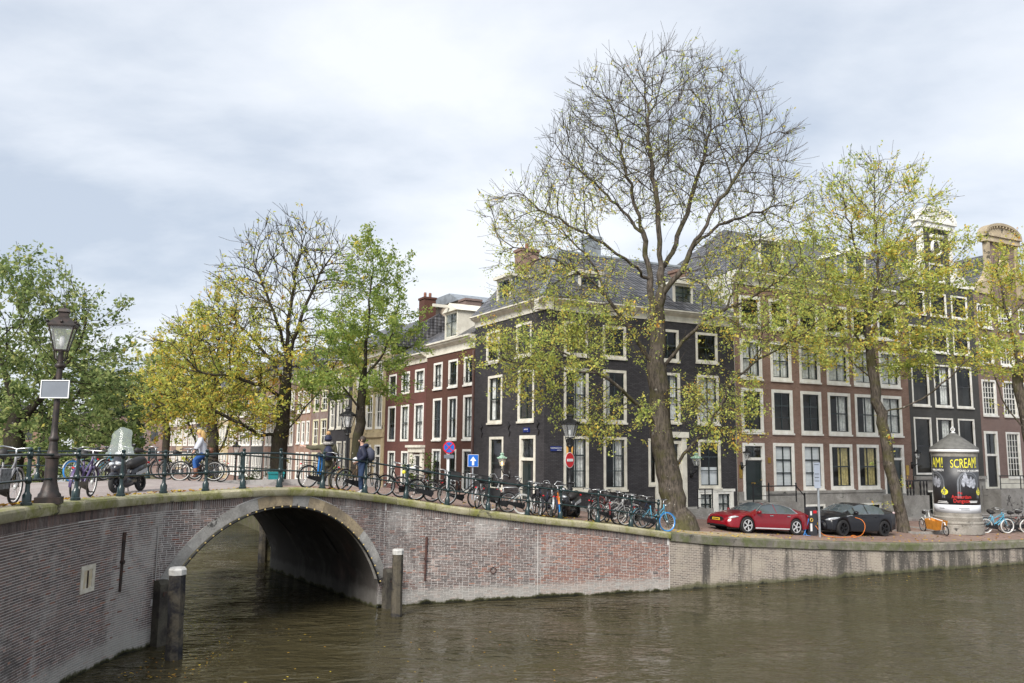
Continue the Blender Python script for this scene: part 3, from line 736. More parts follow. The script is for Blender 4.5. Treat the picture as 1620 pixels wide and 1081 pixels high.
def eave_roof(parent, W, z, D, rise, mat=None, over=.3, hipL=0, hipR=0, ins=.01):
    """ridge along the street"""
    q = MB(); q.add([(ins, -over, z), (W-ins, -over, z), (W-ins, D+.2, z), (ins, D+.2, z), (ins+hipL, D/2, z+rise), (W-ins-hipR, D/2, z+rise)], [(0, 1, 5, 4), (2, 3, 4, 5), (3, 0, 4), (1, 2, 5)])
    return q.build('roof', mat or TILE, parent)
def dormer(parent, xc, z, w, h, y0, depth, fr=None, roof='ped', side=None, loc=(0, 0, 0), rz=0):
    fr = fr or CREAM; side = side or fr
    T = Matrix.Translation(loc) @ Matrix.Rotation(rz, 4, 'Z')
    q = MB(); x0, x1 = xc-w/2, xc+w/2
    q.box(x0, x0+.1, y0, y0+.12, z, z+h); q.box(x1-.1, x1, y0, y0+.12, z, z+h); q.box(x0+.1, x1-.1, y0, y0+.12, z+h-.12, z+h); q.box(x0+.1, x1-.1, y0-.04, y0+.12, z, z+.09)
    o = q.build('dormer', fr, parent); o.matrix_basis = T
    q = MB(); q.box(x0+.1, x1-.1, y0+.05, y0+.06, z+.09, z+h-.12); q.build('pane', GLASS, o)
    q = MB(); q.box(xc-.025, xc+.025, y0+.02, y0+.048, z+.09, z+h-.12); q.box(x0+.1, x1-.1, y0+.025, y0+.047, z+h*.58, z+h*.58+.05); q.build('sash', GREEN, o)
    q = MB(); q.box(x0+.002, x0+.05, y0+.122, y0+depth, z, z+h); q.box(x1-.05, x1-.002, y0+.122, y0+depth, z, z+h); q.box(x0+.1, x1-.1, y0+.5, y0+.52, z, z+h-.12); q.build('dormer_cheek', side, o)
    q = MB()
    if roof == 'ped': q.prism([(x0-.14, z+h), (x1+.14, z+h), (xc, z+h+w*.3)], y0-.14, y0+depth, 'y')
    else: q.box(x0-.14, x1+.14, y0-.16, y0+depth, z+h, z+h+.16)
    q.build('dormer_roof', fr if roof == 'ped' else CREAM, o)
    return o
def chimney(parent, x, y, z0, z1, w=.7, d=.9, mat=None, pots=2):
    q = MB(); q.box(x-w/2, x+w/2, y-d/2, y+d/2, z0, z1); q.box(x-w/2-.06, x+w/2+.06, y-d/2-.06, y+d/2+.06, z1, z1+.15)
    o = q.build('chimney', mat or BRWN, parent); q = MB()
    for i in range(pots): q.lathe([(.1, 0), (.11, .3), (.09, .4)], 10, (x, y+(i-(pots-1)/2)*.4, z1+.15))
    if pots: q.build('chimney_pot', plain('terracotta', (.26, .11, .07), .8), o)
    return o

# ---- dark corner house
H = thing('corner_house', 'black painted brick corner house with cream window frames and tiled hip roof', 'house', (AO[0], AO[1], 0), R(AA))
CUT = 0
WA, ZT = 11.58, 11.75
dwA = [(1.05, 2.43, 3.16, 5.74), (3.28, 4.63, 3.16, 5.73), (5.92, 6.54, 3.38, 5.69), (9.05, 10.5, 3.2, 5.68), (1.05, 2.43, 6.42, 9.0), (3.28, 4.63, 6.42, 9.02), (6.51, 7.94, 6.5, 9.06), (9.04, 10.47, 6.48, 9.05),
       (1.06, 2.42, 9.6, 11.25), (3.26, 4.63, 9.6, 11.22), (6.55, 7.9, 9.65, 11.3), (9.0, 10.45, 9.7, 11.3)]
dr = (6.6, 7.95, 2.3, 5.6); bw_ = [(9.04, 9.98, 1.75, 3.0), (10.19, 11.16, 1.75, 3.0)]
facade(H, DARKB, 0, WA, 1.2, ZT, dwA+[dr]+bw_)
cu = ['right', 'right', None, 'half', 'right', 'left', 'side', 'net', None, None, None, None]
for i, h_ in enumerate(dwA):
    window(H, h_[0], h_[2], h_[1]-h_[0], h_[3]-h_[2], fr=CREAM, nx=1 if i == 2 else 2, nz=3 if i in (0, 1, 3) else 2, cur=cu[i])
for h_ in bw_: window(H, h_[0], h_[2], h_[1]-h_[0], h_[3]-h_[2], fr=WHITE, nx=2, nz=2, cur='net', fw=.1, sill=False)
q = MB(); q.box(8.95, 11.4, -.05, -.003, 3.02, 3.16); q.box(8.95, 9.04, -.04, -.003, 1.7, 3.02); q.box(9.985, 10.185, -.04, -.003, 1.7, 3.02); q.box(11.165, 11.3, -.04, -.003, 1.7, 3.02); q.build('basement_trim', WHITE, H)
door(H, dr[0], dr[2], dr[1]-dr[0], dr[3]-dr[2], fr=CREAM, dh=2.3, leaf=BLACK)
q = MB(); q.box(6.3, 6.6, -.09, -.004, 2.2, 5.75); q.box(7.95, 8.25, -.09, -.004, 2.2, 5.75); q.box(6.2, 8.35, -.16, -.004, 5.76, 6.05); q.build('door_surround', CREAM, H)
q = MB(); q.box(6.2, 8.9, -1.3, -.01, 1.6, 2.28); q.box(6.6, 7.9, -1.7, -1.302, 1.6, 2.05); q.build('stoop', STONE, H)
q = MB(); [q.box(x-.02, x+.02, -1.28, -1.24, 2.28, 3.2) for x in (7.95, 8.4, 8.86)]; q.box(7.9, 8.9, -1.285, -1.235, 3.2, 3.25); q.box(7.97, 8.84, -1.27, -1.25, 2.75, 2.78); q.build('stoop_railing', BLACK, H)
rB = R(BA-AA); LB = 7.28
# the side that faces the small canal: seen from the street its x runs towards the corner
locB = (LB*math.cos(rB), LB*math.sin(rB), 0); rzB = rB-PI
dwB = [(1.83, 3.33, 3.0, 5.72), (1.6, 3.15, 6.43, 8.92), (4.78, 6.33, 6.43, 8.98), (1.36, 2.8, 9.6, 11.3), (4.56, 6.06, 9.65, 11.33)]
drB = (5.0, 6.5, 2.5, 5.76)
facade(H, DARKB, 0, LB, 1.6, ZT, dwB+[drB], locB, rzB)
for i, h_ in enumerate(dwB): window(H, h_[0], h_[2], h_[1]-h_[0], h_[3]-h_[2], locB, rzB, fr=CREAM, nx=1 if i == 0 else 2, nz=2, cur=[None, 'left', 'side', 'top', None][i])
dd = door(H, drB[0], drB[2], drB[1]-drB[0], drB[3]-drB[2], locB, rzB, fr=CREAM, dh=2.05, double=True, slot=False)
q = MB()
for a in (.38, .72): q.tube([(a-.14, .04, 2.25), (a, .04, 2.6), (a+.1, .04, 3.0)], .012, 4); q.tube([(a+.18, .04, 2.25), (a+.05, .04, 2.7), (a-.1, .04, 3.05)], .012, 4)
q.build('tracery', BLACK, dd)
q = MB(); q.box(4.7, 6.9, -.7, -.01, 1.8, 2.48); q.box(4.5, 7.1, -1.1, -.702, 1.8, 2.3); o = q.build('stoop', STONE, H); o.location = locB; o.rotation_euler = (0, 0, rzB)
cornice(H, -.42, WA+.02, 11.72, 12.28, .42, y1=.3); cornice(H, .0, LB+.3, 11.725, 12.285, .42, None, locB, rzB, .3)
q = MB(); D = 7.25; zr = 15.6
q.add([(-.35, -.35, 12.28), (WA-.02, -.35, 12.28), (WA-.02, D, 12.28), (-.75, D, 12.28), (2.6, 3.4, zr), (WA-.02, 3.4, zr), (2.4, D, zr)], [(0, 1, 5, 4), (3, 0, 4, 6), (1, 2, 5), (2, 6, 4, 5), (2, 3, 6)])
q.build('roof', TILE, H)
q = MB(); q.tube([(-.35, -.35, 12.3), (2.6, 3.4, zr+.02)], .14, 6); q.tube([(2.6, 3.4, zr+.02), (WA-.1, 3.4, zr+.02)], .1, 6); q.build('ridge_tiles', LEAD, H)
dormer(H, 3.0, 12.75, 1.25, 1.15, .75, 1.4, roof='flat', side=LEAD); dormer(H, 8.5, 12.6, 1.25, 1.25, .3, 1.6, roof='ped', side=LEAD)
dormer(H, 2.6, 12.7, 1.5, 1.4, .3, 1.6, roof='flat', loc=locB, rz=rzB, side=LEAD)
chimney(H, 1.9, 5.6, 12.5, 15.9, 1.1, .8, pots=1); chimney(H, 5.2, 4.2, 14.5, 16.7, .8, .8, LEAD, 0); chimney(H, 9.6, 2.2, 12.5, 14.9, .6, .7, pots=0)
body(H, WA, 1.2, ZT, D, DARKB)
# iron wall anchors of the side
q = MB()
for i, x in enumerate((.95, 3.95, 6.75)):
    zc = 6.0+.02*i
    q.tube([(x-.1, -.02, zc+.42), (x+.06, -.03, zc+.25), (x-.08, -.03, zc+.08), (x+.1, -.03, zc-.08), (x-.02, -.02, zc-.3)], .03, 5)
    q.tube([(x-.12, -.03, zc+.18), (x+.12, -.03, zc+.3)], .02, 4)
o = q.build('wall_anchor', BLACK, H); o.location = locB; o.rotation_euler = (0, 0, rzB)
# street name plates
MBLU = plain('blue enamel', (.01, .025, .17), .3, var=.1); MWHT = plain('white enamel', (.8, .8, .8), .4, var=.05)
def nameplate(label, txt1, txt2, u, z, w, on='A'):
    if on == 'A': p = Apt(u); rz = R(AA)
    else: p = Bpt(u); rz = R(BA)-PI
    t = thing('street_sign', label, 'sign', (p[0]-math.sin(rz)*-.03, p[1]-math.cos(rz)*.03, z), rz)
    MB().box(-w/2, w/2, -.02, .02, -.11, .11).build('plate', MBLU, t)
    for s_, zz, sz, x in ((txt1, 0, .085, 0), (txt2, -.085, .055, w*.28)):
        o = ob('lettering', txt_mesh(s_, sz, mat=MWHT), t); o.rotation_euler = (PI/2, 0, 0); o.location = (x, -.025, zz)
nameplate('blue enamel street name plate beside the cream window right of the corner', 'HERENGRACHT', 'CENTRUM', .62, 5.13, .58, 'A')
nameplate('blue enamel street name plate above the dark green double door', 'LEIDSEGR.', 'C', 1.6, 6.02, .58, 'B')

# ---- brown house
U0, W_ = 11.62, 13.55
p = Apt(U0); H = thing('brick_house', 'broad brown brick house with white window frames behind the parked cars', 'house', (p[0], p[1], 0), R(AA))
cols6 = [(12.0, 13.53), (14.15, 15.68), (16.28, 17.86), (18.37, 20.16), (20.53, 22.33), (22.7, 24.47)]
holes = []
for k, (a, b) in enumerate(cols6):
    for r_, (c, d) in enumerate(((3.04, 5.58), (6.1, 8.5), (9.0, 11.17), (11.84, 13.57))):
        if r_ == 0 and k in (0, 5): continue
        holes.append((a-U0, b-U0, c, d, k, r_))
drs = [(12.0-U0, 13.53-U0, 2.55, 5.56), (22.72-U0, 24.46-U0, 2.75, 5.6)]
bas = [(a-U0+.05, b-U0-.05, 1.5, 2.25) for a, b in cols6[1:5]]
facade(H, BRWN, 0, W_, 3.0, 14.2, [h[:4] for h in holes]+drs)
facade(H, STONE, 0, W_, .9, 3.0, drs+bas, (0, -.05, 0), 0, .19, 'plinth')
q = MB()
for a, b in ((drs[0][1]+.1, drs[1][0]-.1),): q.box(a, b, -.1, .0, 2.86, 3.0)
q.build('plinth_band', STONE, H)
CR = {(1, 0): 'blind', (2, 0): 'blind', (3, 0): 'yellow', (4, 0): 'yellow', (1, 1): None, (2, 1): None, (3, 1): 'right', (4, 1): 'right', (5, 1): 'net'}
for h_ in holes:
    k, r_ = h_[4:]; cu_ = CR.get((k, r_), 'net' if r_ == 2 else None)
    window(H, h_[0], h_[2], h_[1]-h_[0], h_[3]-h_[2], nx=2, nz=(3 if k < 3 else 2) if r_ < 2 else 2, cur=cu_, fw=.17)
for b in bas: window(H, b[0], b[2], b[1]-b[0], b[3]-b[2], (0, -.05, 0), nx=2, nz=1, fw=.11, sill=False)
door(H, drs[0][0], drs[0][2], 1.53, 3.01, dh=2.1); door(H, drs[1][0], drs[1][2], 1.74, 2.85, dh=1.95)
q = MB(); q.box(-.1, 3.0, -1.25, -.06, .9, 2.5); q.build('stoop', STONE, H)
for i in range(4): MB().box(3.0+.28*i+.002, 3.0+.28*(i+1), -1.25, -.3, .9, 2.14-.36*i).build('step', STONE, H)
q = MB()
for x in (-.05, 1.0, 2.9): q.box(x-.025, x+.025, -1.23, -1.18, 2.5, 3.42); q.ball((x, -1.205, 3.45), .05, 8, 6)
q.box(-.1, 2.95, -1.235, -1.175, 3.3, 3.36); q.box(-.1, 2.95, -1.22, -1.19, 2.83, 2.86); q.tube([(2.9, -1.205, 3.33), (3.5, -1.205, 2.78)], .03, 6); q.box(3.47, 3.53, -1.235, -1.175, 1.9, 2.95); q.build('stoop_railing', BLACK, H)
q = MB(); q.box(10.9, 13.2, -1.3, -.06, .6, 2.7); q.build('stoop', STONE, H)
for i in range(4): MB().box(10.9-.3*(i+1), 10.9-.3*i-.002, -1.3, -.3, .6, 2.35-.36*i).build('step', STONE, H)
q = MB()
for x in (11.5, 11.75, 12.0, 12.6, 12.9, 13.15): q.lathe([(.03, 0), (.055, .2), (.03, .35), (.06, .6), (.03, .8)], 8, (x, -1.2, 2.7))
q.box(11.4, 13.2, -1.25, -1.15, 3.5, 3.56); q.build('stoop_railing', BLACK, H)
q = MB(); q.box(.12, .32, -.03, -.003, 3.7, 4.4); q.box(2.13, 2.33, -.03, -.003, 4.5, 4.8); q.box(12.95, 13.2, -.03, -.003, 3.8, 4.4); q.build('brass_plate', BRASS, H)
cornice(H, -.1, W_+.05, 14.15, 14.85, .5, WHITE, y1=.3)
D = 9.5; eave_roof(H, W_, 14.85, D, 3.9, None, .4, 3.6, .3)
for x in (3.2, 9.9): dormer(H, x, 15.2, 1.75, 1.75, .35, 2.6, WHITE, 'ped', LEAD)
WPL = plain('white plaster', (.72, .71, .66), .8, var=.25, scale=1.2)
body(H, W_, .9, 14.8, D, WPL); 

# ---- charcoal neck-gable house
def neck_house(name, label, U0, W_, wall, sidec, wins, zsh, nx0, nx1, zn, ped, extras):
    p = Apt(U0); H = thing(name, label, 'house', (p[0], p[1], 0), R(AA))
    return H
U0, W_ = 25.19, 6.6
p = Apt(U0); H = thing('neck_gable_house', 'charcoal brick canal house with white scrolled neck gable behind advertising column', 'house', (p[0], p[1], 0), R(AA))
holes = [(a-U0, b-U0, c, d, r_) for r_, (c, d) in enumerate(((3.84, 7.3), (8.0, 10.62), (11.38, 12.98), (13.7, 15.17))) for a, b in ((25.48, 27.04), (27.52, 29.08), (29.55, 31.12))]
nx0, nx1 = 27.0-U0, 29.73-U0; lw = (nx0+.65, nx1-.65, 15.9, 17.1)
facade(H, GREYH, 0, W_, 3.75, 15.7, [h[:4] for h in holes])
facade(H, GREYH, nx0, nx1, 15.7, 19.4, [lw])
facade(H, STONE, 0, W_, .6, 3.75, [(.3, 1.7, 1.2, 2.9)], (0, -.05, 0), 0, .19, 'plinth')
for i, h_ in enumerate(holes): window(H, h_[0], h_[2], h_[1]-h_[0], h_[3]-h_[2], nx=1 if h_[4] < 2 else 2, nz=2, cur=[None, 'right', None][i % 3] if h_[4] < 2 else None, fw=.1, sash=BLACK, sill=h_[4] > 0)
window(H, lw[0], lw[2], lw[1]-lw[0], lw[3]-lw[2], fw=.1); window(H, .3, 1.2, 1.4, 1.7, (0, -.05, 0), nx=2, nz=1, fw=.1, sill=False)
q = MB(); q.box(.0, W_, -.2, -.052, 3.55, 3.74); q.box(.1, .5, -.5, -.05, .6, 3.5); q.box(1.9, 2.3, -.5, -.05, .6, 3.5); q.build('plinth_band', STONE, H)
def claw(q, x, sgn, z0, z1, w, y0=-.1, y1=.25):
    pts = [(x, z0), (x+sgn*w, z0)]
    for i in range(9):
        t = i/8; pts.append((x+sgn*w*(1-t)**1.6*(.62+.38*math.cos(t*5)), z0+(z1-z0)*(.1+.9*t)))
    pts.append((x, z1))
    if sgn < 0: pts = pts[::-1]
    q.prism(pts, y0, y1, 'y')
def pediment(H, xc, z, hw, mat, rise=.95, name='pediment', y0=-.3, y1=.35):
    q = MB(); q.box(xc-hw, xc+hw, y0+.1, y1, z, z+.35); q.box(xc-hw-.12, xc+hw+.12, y0, y1, z+.352, z+.5)
    o = q.build(name, mat, H)
    q = MB(); n = 16; pts = [(xc-hw-.1, z+.502)]+[(xc+(hw+.1)*math.cos(PI-PI*i/n), z+.502+rise*math.sin(PI*i/n)) for i in range(n+1)]+[(xc+hw+.1, z+.502)]
    inner = [(xc+(hw-.08)*math.cos(PI-PI*i/n), z+.52+(rise-.2)*math.sin(PI*i/n)) for i in range(n+1)]
    outer = [(xc+(hw+.12)*math.cos(PI-PI*i/n), z+.502+rise*math.sin(PI*i/n)) for i in range(n+1)]
    vs = [(a, y0, b) for a, b in outer]+[(a, y0, b) for a, b in inner]+[(a, y1, b) for a, b in outer]+[(a, y1, b) for a, b in inner]; k = n+1; fs = []
    for i in range(n): fs += [(i, i+1, k+i+1, k+i), (2*k+i, 2*k+i+1, i+1, i), (k+i, k+i+1, 3*k+i+1, 3*k+i)]
    q.add(vs, fs); q.build('pediment_arch', mat, o)
    q = MB(); q.prism(inner, y0+.14, y1-.02, 'y'); q.build('tympanum', mat, o)
    dm_ = MB().box(-.05, .05, y0+.02, y0+.138, -.12, 0).mesh('dentil', mat)
    for i in range(2, n-1): d_ = ob('dentil', dm_, o); d_.location = (inner[i][0], 0, inner[i][1])
    return o
for X_, sg in ((nx0, -1), (nx1, 1)): q = MB(); claw(q, X_, sg, 15.7, 18.9, 1.5); q.build('gable_claw', WHITE, H); MB().box(X_-.11, X_+.11, -.13, .24, 15.72, 19.34).build('gable_pilaster', WHITE, H)
pediment(H, (nx0+nx1)/2, 19.35, 1.72, WHITE)
xc = (nx0+nx1)/2
q = MB(); q.tube([(xc+.42*math.cos(2*PI*i/20), -.06, 18.1+.5*math.sin(2*PI*i/20)) for i in range(20)], .11, 6, closed=True); q.box(xc-.62, xc+.62, -.2, -.01, 18.72, 18.95); oc = q.build('oculus', WHITE, H, True)
q = MB(); q.lathe([(.0, 0), (.4, 0)], 16); [None]; q = MB(); q.add([(xc+.36*math.cos(2*PI*i/16), -.015, 18.1+.44*math.sin(2*PI*i/16)) for i in range(16)], [tuple(range(16))]); q.build('pane', plain('dark oculus glass', (.03, .03, .035), .1), oc)
q = MB(); q.prism([(.05, 15.65), (W_-.05, 15.65), (W_/2, 19.0)], .05, 9, 'y'); q.build('roof', TILE, H)
q = MB(); q.box(0, nx0-1.5, -.12, .25, 15.72, 15.95); q.box(nx1+1.5, W_, -.12, .25, 15.72, 15.95); q.build('shoulder_cap', WHITE, H)
body(H, W_, .6, 15.65, 9, GREYH)

# ---- far right house
U0, W_ = 31.8, 7.3
p = Apt(U0); H = thing('sandstone_gable_house', 'purple brown brick house with many small white panes and sandstone gable at right edge', 'house', (p[0], p[1], 0), R(AA))
cc = [(.28, 1.72), (2.4, 3.85), (4.6, 6.1)]
holes = [(a, b, c, d, k, r_) for r_, (c, d) in enumerate(((3.6, 6.56), (7.57, 9.9), (10.9, 12.68), (13.3, 14.9))) for k, (a, b) in enumerate(cc) if not (r_ == 0 and k == 0)]
drr = (.2, 1.55, 3.05, 6.58); nx0, nx1 = 1.75, 4.7; bas = (2.5, 3.7, 1.1, 2.5)
facade(H, PURP, 0, W_, 3.6, 15.6, [h[:4] for h in holes]+[drr]); facade(H, PURP, nx0, nx1, 15.6, 19.3, [])
facade(H, CREAM, 0, W_, 2.9, 3.6, [drr], (0, -.03, 0), 0, .17, 'plinth'); facade(H, STONE, 0, W_, .5, 2.9, [bas], (0, -.06, 0), 0, .2, 'plinth')
for h_ in holes: window(H, h_[0], h_[2], h_[1]-h_[0], h_[3]-h_[2], nx=4, nz=7 if h_[5] < 1 else 6 if h_[5] == 1 else 4, fw=.11, single=False, sash=WHITE)
window(H, bas[0], bas[2], 1.2, 1.4, (0, -.06, 0), nx=2, nz=2, fw=.1, sill=False)
door(H, drr[0], drr[2], 1.35, 3.53, dh=1.95, leaf=BLACK, slot=False)
q = MB(); q.box(-.3, 2.2, -1.2, -.07, .5, 2.95); q.build('stoop', STONE, H)
q = MB(); [q.box(x-.02, x+.02, -1.18, -1.14, 2.95, 3.75) for x in (-.2, 1.8, 2.15, 4.0, 4.3, 6.2)]; q.box(-.25, 6.3, -1.19, -1.13, 3.75, 3.81); q.box(-.25, 6.3, -1.17, -1.15, 3.3, 3.33); q.build('stoop_railing', BLACK, H)
q = MB(); q.box(2.21, 6.4, -1.2, -.07, 2.6, 2.94); q.build('landing', STONE, H)
SAND = stonemat('gable sandstone', (.50, .42, .29), (.40, .33, .23), (.25, .2, .15), .4)
for X_, sg in ((nx0, -1), (nx1, 1)): q = MB(); claw(q, X_, sg, 15.6, 18.9, 1.3); q.build('gable_claw', SAND, H); MB().box(X_-.12, X_+.12, -.13, .24, 15.62, 19.19).build('gable_pilaster', SAND, H)
xc = (nx0+nx1)/2; pediment(H, xc, 19.2, 1.8, SAND, .85)
q = MB(); q.tube([(xc+.55*math.cos(2*PI*i/20), -.06, 17.4+.65*math.sin(2*PI*i/20)) for i in range(20)], .14, 6, closed=True); q.prism([(xc+.5*math.cos(2*PI*i/16), 17.4+.6*math.sin(2*PI*i/16)) for i in range(16)], -.03, -.005, 'y'); q.build('oculus', SAND, H)
q = MB(); q.prism([(.05, 15.55), (W_-.05, 15.55), (W_/2, 18.8)], .05, 9, 'y'); q.build('roof', TILE, H)
body(H, W_, .5, 15.55, 9, PURP)
# next houses beyond the right edge keep the row going
for k, (U0, W_, mt, lab) in enumerate(((39.15, 7.0, DARKB, 'black brick house next to the sandstone gable house beyond the right edge'), (46.2, 8.0, BRWN, 'brown brick house furthest right along the quay'))):
    p = Apt(U0); H = thing('canal_house', lab, 'house', (p[0], p[1], 0), R(AA))
    holes = [(a, a+1.4, c, d) for c, d in ((3.5, 6.2), (7.4, 9.8), (10.9, 12.6)) for a in (.6, 2.8, 5.0)]
    facade(H, mt, 0, W_, .5, 14.2, holes); [window(H, h[0], h[2], 1.4, h[3]-h[2], single=False) for h in holes]
    cornice(H, 0, W_, 14.15, 14.8, .4, WHITE, y1=.3); eave_roof(H, W_, 14.8, 9, 3.2); body(H, W_, .5, 14.1, 9, mt)

# ---- row along the side canal (u grows away from the corner)
def bhouse(name, label, u0, u1, wall, holes, z0, zc0, zc1, rise, D=8, fr=None, sash=None, nx=2, nz=2, fw=.12, cur=None, cmat=None, dark_sill=False, single=False, roofmat=None, sill=True, bars=None, side=None):
    p = Bpt(u1); H = thing(name, label, 'house', (p[0], p[1], 0), R(BA)-PI)
    hs = [(u1-h[1], u1-h[0], h[2], h[3]) for h in holes]
    facade(H, wall, 0, u1-u0, z0, zc0+.05, hs)
    for i, h in enumerate(hs):
        st = holes[i][4] if len(holes[i]) > 4 else None
        if st == 'door': door(H, h[0], h[2], h[1]-h[0], h[3]-h[2], dh=min(2.1, h[3]-h[2]-.15), leaf=BLACK, slot=False, fw=.12, fr=fr)
        else: window(H, h[0], h[2], h[1]-h[0], h[3]-h[2], fr=fr, sash=sash, nx=nx, nz=nz, fw=fw, cur=st or (cur[i % len(cur)] if cur else None), single=single, sill=sill, bars=bars)
    cornice(H, 0, u1-u0, zc0, zc1, .42, cmat, y1=.3)
    if rise: eave_roof(H, u1-u0, zc1, D, rise, roofmat)
    body(H, u1-u0, z0, zc0, D, side or wall); return H
g3 = lambda xs, zr: [(a, b, c, d) for c, d in zr for a, b in xs]
xs = [(11.5, 12.74), (9.42, 10.65), (7.42, 8.62)]
H = bhouse('red_brick_house', 'dark red brick house with white hoist dormer next to the black corner house', 7.3, 13.8, REDH2, g3(xs, [(5.6, 8.07), (8.63, 10.22)])+[(a, b, 2.75, 5.07, 'half') for a, b in xs[1:]]+[(11.5, 12.74, 2.75, 5.07, 'top')], 1.5, 10.65, 11.4, 2.7, cur=['right', 'side', 'net', 'net'], single=True)
dormer(H, 13.8-10.25, 11.5, 1.7, 1.55, -.1, 3.0, CREAM, 'ped')
q = MB(); q.box(13.8-10.3, 13.8-10.2, -1.3, .3, 13.25, 13.42); q.build('hoist_beam', CREAM, H)
q = MB()
for a, b in xs:
    x0, x1 = 13.8-b, 13.8-a
    for i in range(5): q.torus((x0+.15+(x1-x0-.3)*i/4, -.1, 8.95), .13, .012, 10, 4)
q.build('window_grille', BLACK, H)
q = MB(); q.box(6.42, 6.49, -.11, -.04, 2, 10.5); q.build('downpipe', plain('drain pipe', (.16, .1, .09), .6), H)
xs = [(14.15, 15.62), (16.5, 17.86), (18.78, 20.15)]
H = bhouse('red_brick_house', 'oxblood brick house with white pilastered doorway beside the beige stone house', 13.82, 20.75, REDH1, g3(xs, [(5.55, 7.9), (8.6, 10.05)])+[(16.4, 17.6, 2.8, 4.92), (18.7, 19.98, 2.8, 4.92), (14.4, 15.5, 2.5, 4.75, 'door')], 1.5, 10.42, 11.0, 2.4, cur=['net', 'net', None], single=True, sill=False)
q = MB(); X = 20.75
q.box(X-16.0, X-15.55, -.12, -.004, 2.3, 4.85); q.box(X-14.35, X-13.9, -.12, -.004, 2.3, 4.85); q.box(X-16.1, X-13.85, -.2, -.004, 4.852, 5.15); q.box(X-16.25, X-13.8+.0, -.32, -.004, 5.152, 5.3); q.build('door_surround', CREAM, H)
q = MB(); q.box(X-16.2, X-13.8, -.6, -.125, 1.5, 2.3); q.build('stoop', STONE, H); chimney(H, 3.75, 4.5, 12, 15.1, 1.0, 1.2, PURP, 0)
H = bhouse('stone_house', 'beige sandstone house with tall white sash windows behind the street lamp', 20.78, 27.75, BEIGE, g3([(21.35, 22.6), (23.2, 24.6), (25.4, 26.8)], [(6.42, 8.85), (9.4, 11.2)])+[(21.4, 22.55, 2.4, 5.33, 'door'), (23.35, 24.8, 3.0, 5.33), (25.4, 26.8, 3.0, 5.33)], 1.2, 11.6, 12.2, 2.6, sash=WHITE, sill=False)
q = MB(); q.box(.0, 6.97, -.14, -.004, 5.85, 6.2); q.box(.02, .5, -.07, -.004, 1.5, 5.84); q.box(6.45, 6.95, -.07, -.004, 1.5, 5.84); q.build('stone_band', BEIGE, H); chimney(H, 5.75, 3.5, 12.5, 15.9, 1.0, .9, REDH2, 2)
bhouse('black_house', 'narrow black brick house between the beige stone house and a plum brick house', 27.77, 33.7, DARKB, g3([(28.6, 29.7), (30.15, 31.35), (31.95, 33.2)], [(6.6, 8.9), (9.4, 11)])+[(28.5, 29.45, 2.9, 5.62), (29.95, 31.2, 2.9, 5.62), (31.9, 33.1, 2.2, 5.2, 'door')], 1.2, 11.4, 12, 3, fr=CREAM, sash=WHITE, nx=2, nz=2)
bhouse('plum_brick_house', 'plum brick house with pale yellow window frames beside the black house', 33.72, 38.6, BRK3, g3([(33.95, 35.65), (36.3, 37.9)], [(2.5, 4.7), (5.3, 7.5), (8.1, 9.9)]), 1.0, 10.6, 11.2, 3, fr=YELLO, sash=WHITE, nx=2, nz=3, sill=False)
bhouse('rust_brick_house', 'rust brick house with groups of three narrow white windows', 38.62, 43.7, BRK4, g3([(38.95, 39.95), (40.4, 41.45), (41.9, 43.0)], [(2.2, 4.7), (5.45, 7.45), (8.2, 10.2)]), 1.0, 11, 11.6, 3, fr=WHITE, sash=WHITE, nx=1, nz=2, sill=True)
rowm = [(PURP, 'purple brown'), (BRK4, 'rust brick'), (GREYH, 'charcoal brick'), (BRK3, 'plum brick'), (BRWN, 'brown brick'), (BEIGE, 'sandstone')]
u = 43.72; k = 0
ordn = ['first', 'second', 'third', 'fourth', 'fifth', 'sixth', 'seventh', 'eighth', 'ninth', 'tenth', 'eleventh', 'twelfth', 'thirteenth', 'fourteenth']
while u < 128 and k < 14:
    wd = [5.6, 6.4, 6.0, 7.2, 5.4, 6.8][k % 6]; mt, nm = rowm[k % 6]; tw = (wd-1.0)/3
    xs = [(u+.45+tw*i+.12, u+.45+tw*(i+1)-.22) for i in range(3)]; hh = [11.2, 12, 11.6, 12.6, 10.8, 12.2][k % 6]
    bhouse('canal_house', '%s canal house with white sash windows, %s beyond the triple-window rust brick house' % (nm, ordn[k]), u, u+wd-.02, mt, g3(xs, [(1.9, 4.4), (5.3, 7.9), (8.6, 10.4)]), .6, hh, hh+.6, 2.8, fr=WHITE, sash=WHITE, nx=2, nz=2)
    u += wd; k += 1
# blocks behind and at the far end
CGLW = plain('dark far window', (.05, .055, .06), .15, var=.3)
def block(name, label, x, y, rz, w, d, h, mt, rmt, z0=0, rise=1.2):
    t = thing(name, label, 'building', (x, y, 0), R(rz))
    q = MB(); q.box(0, w, 0, d, z0, h); q.build('wall', mt, t); q = MB(); q.prism([(-.2, h+.002), (w+.2, h+.002), (w*.78, h+rise), (w*.22, h+rise)], -.2, d+.2, 'y'); q.build('roof', rmt, t)
    nw = max(2, int(w/2.4)); wm_ = MB().box(-.25*w/nw, .25*w/nw, -.06, -.01, 0, 1.8).mesh('window', CGLW)
    for i in range(nw):
        for z in np.arange(3, h-2, 3.1): o = ob('window', wm_, t); o.location = (w*(i+.5)/nw, 0, z)
    return t
TAN = plain('tan render', (.40, .33, .26), .9, var=.15, scale=1)
p = Bpt(25.0); block('rear_building', 'tan rendered block with zinc roof rising behind the red brick houses', p[0]+4.6*.87, p[1]+4.6*.49, BA-180, 6.2, 8, 15.5, TAN, LEAD, 0, .7)
block('far_building', 'low brown building closing the far end of the side canal', -78, 150, 10, 34, 10, 10.5, BRK3, TILE, rise=3)
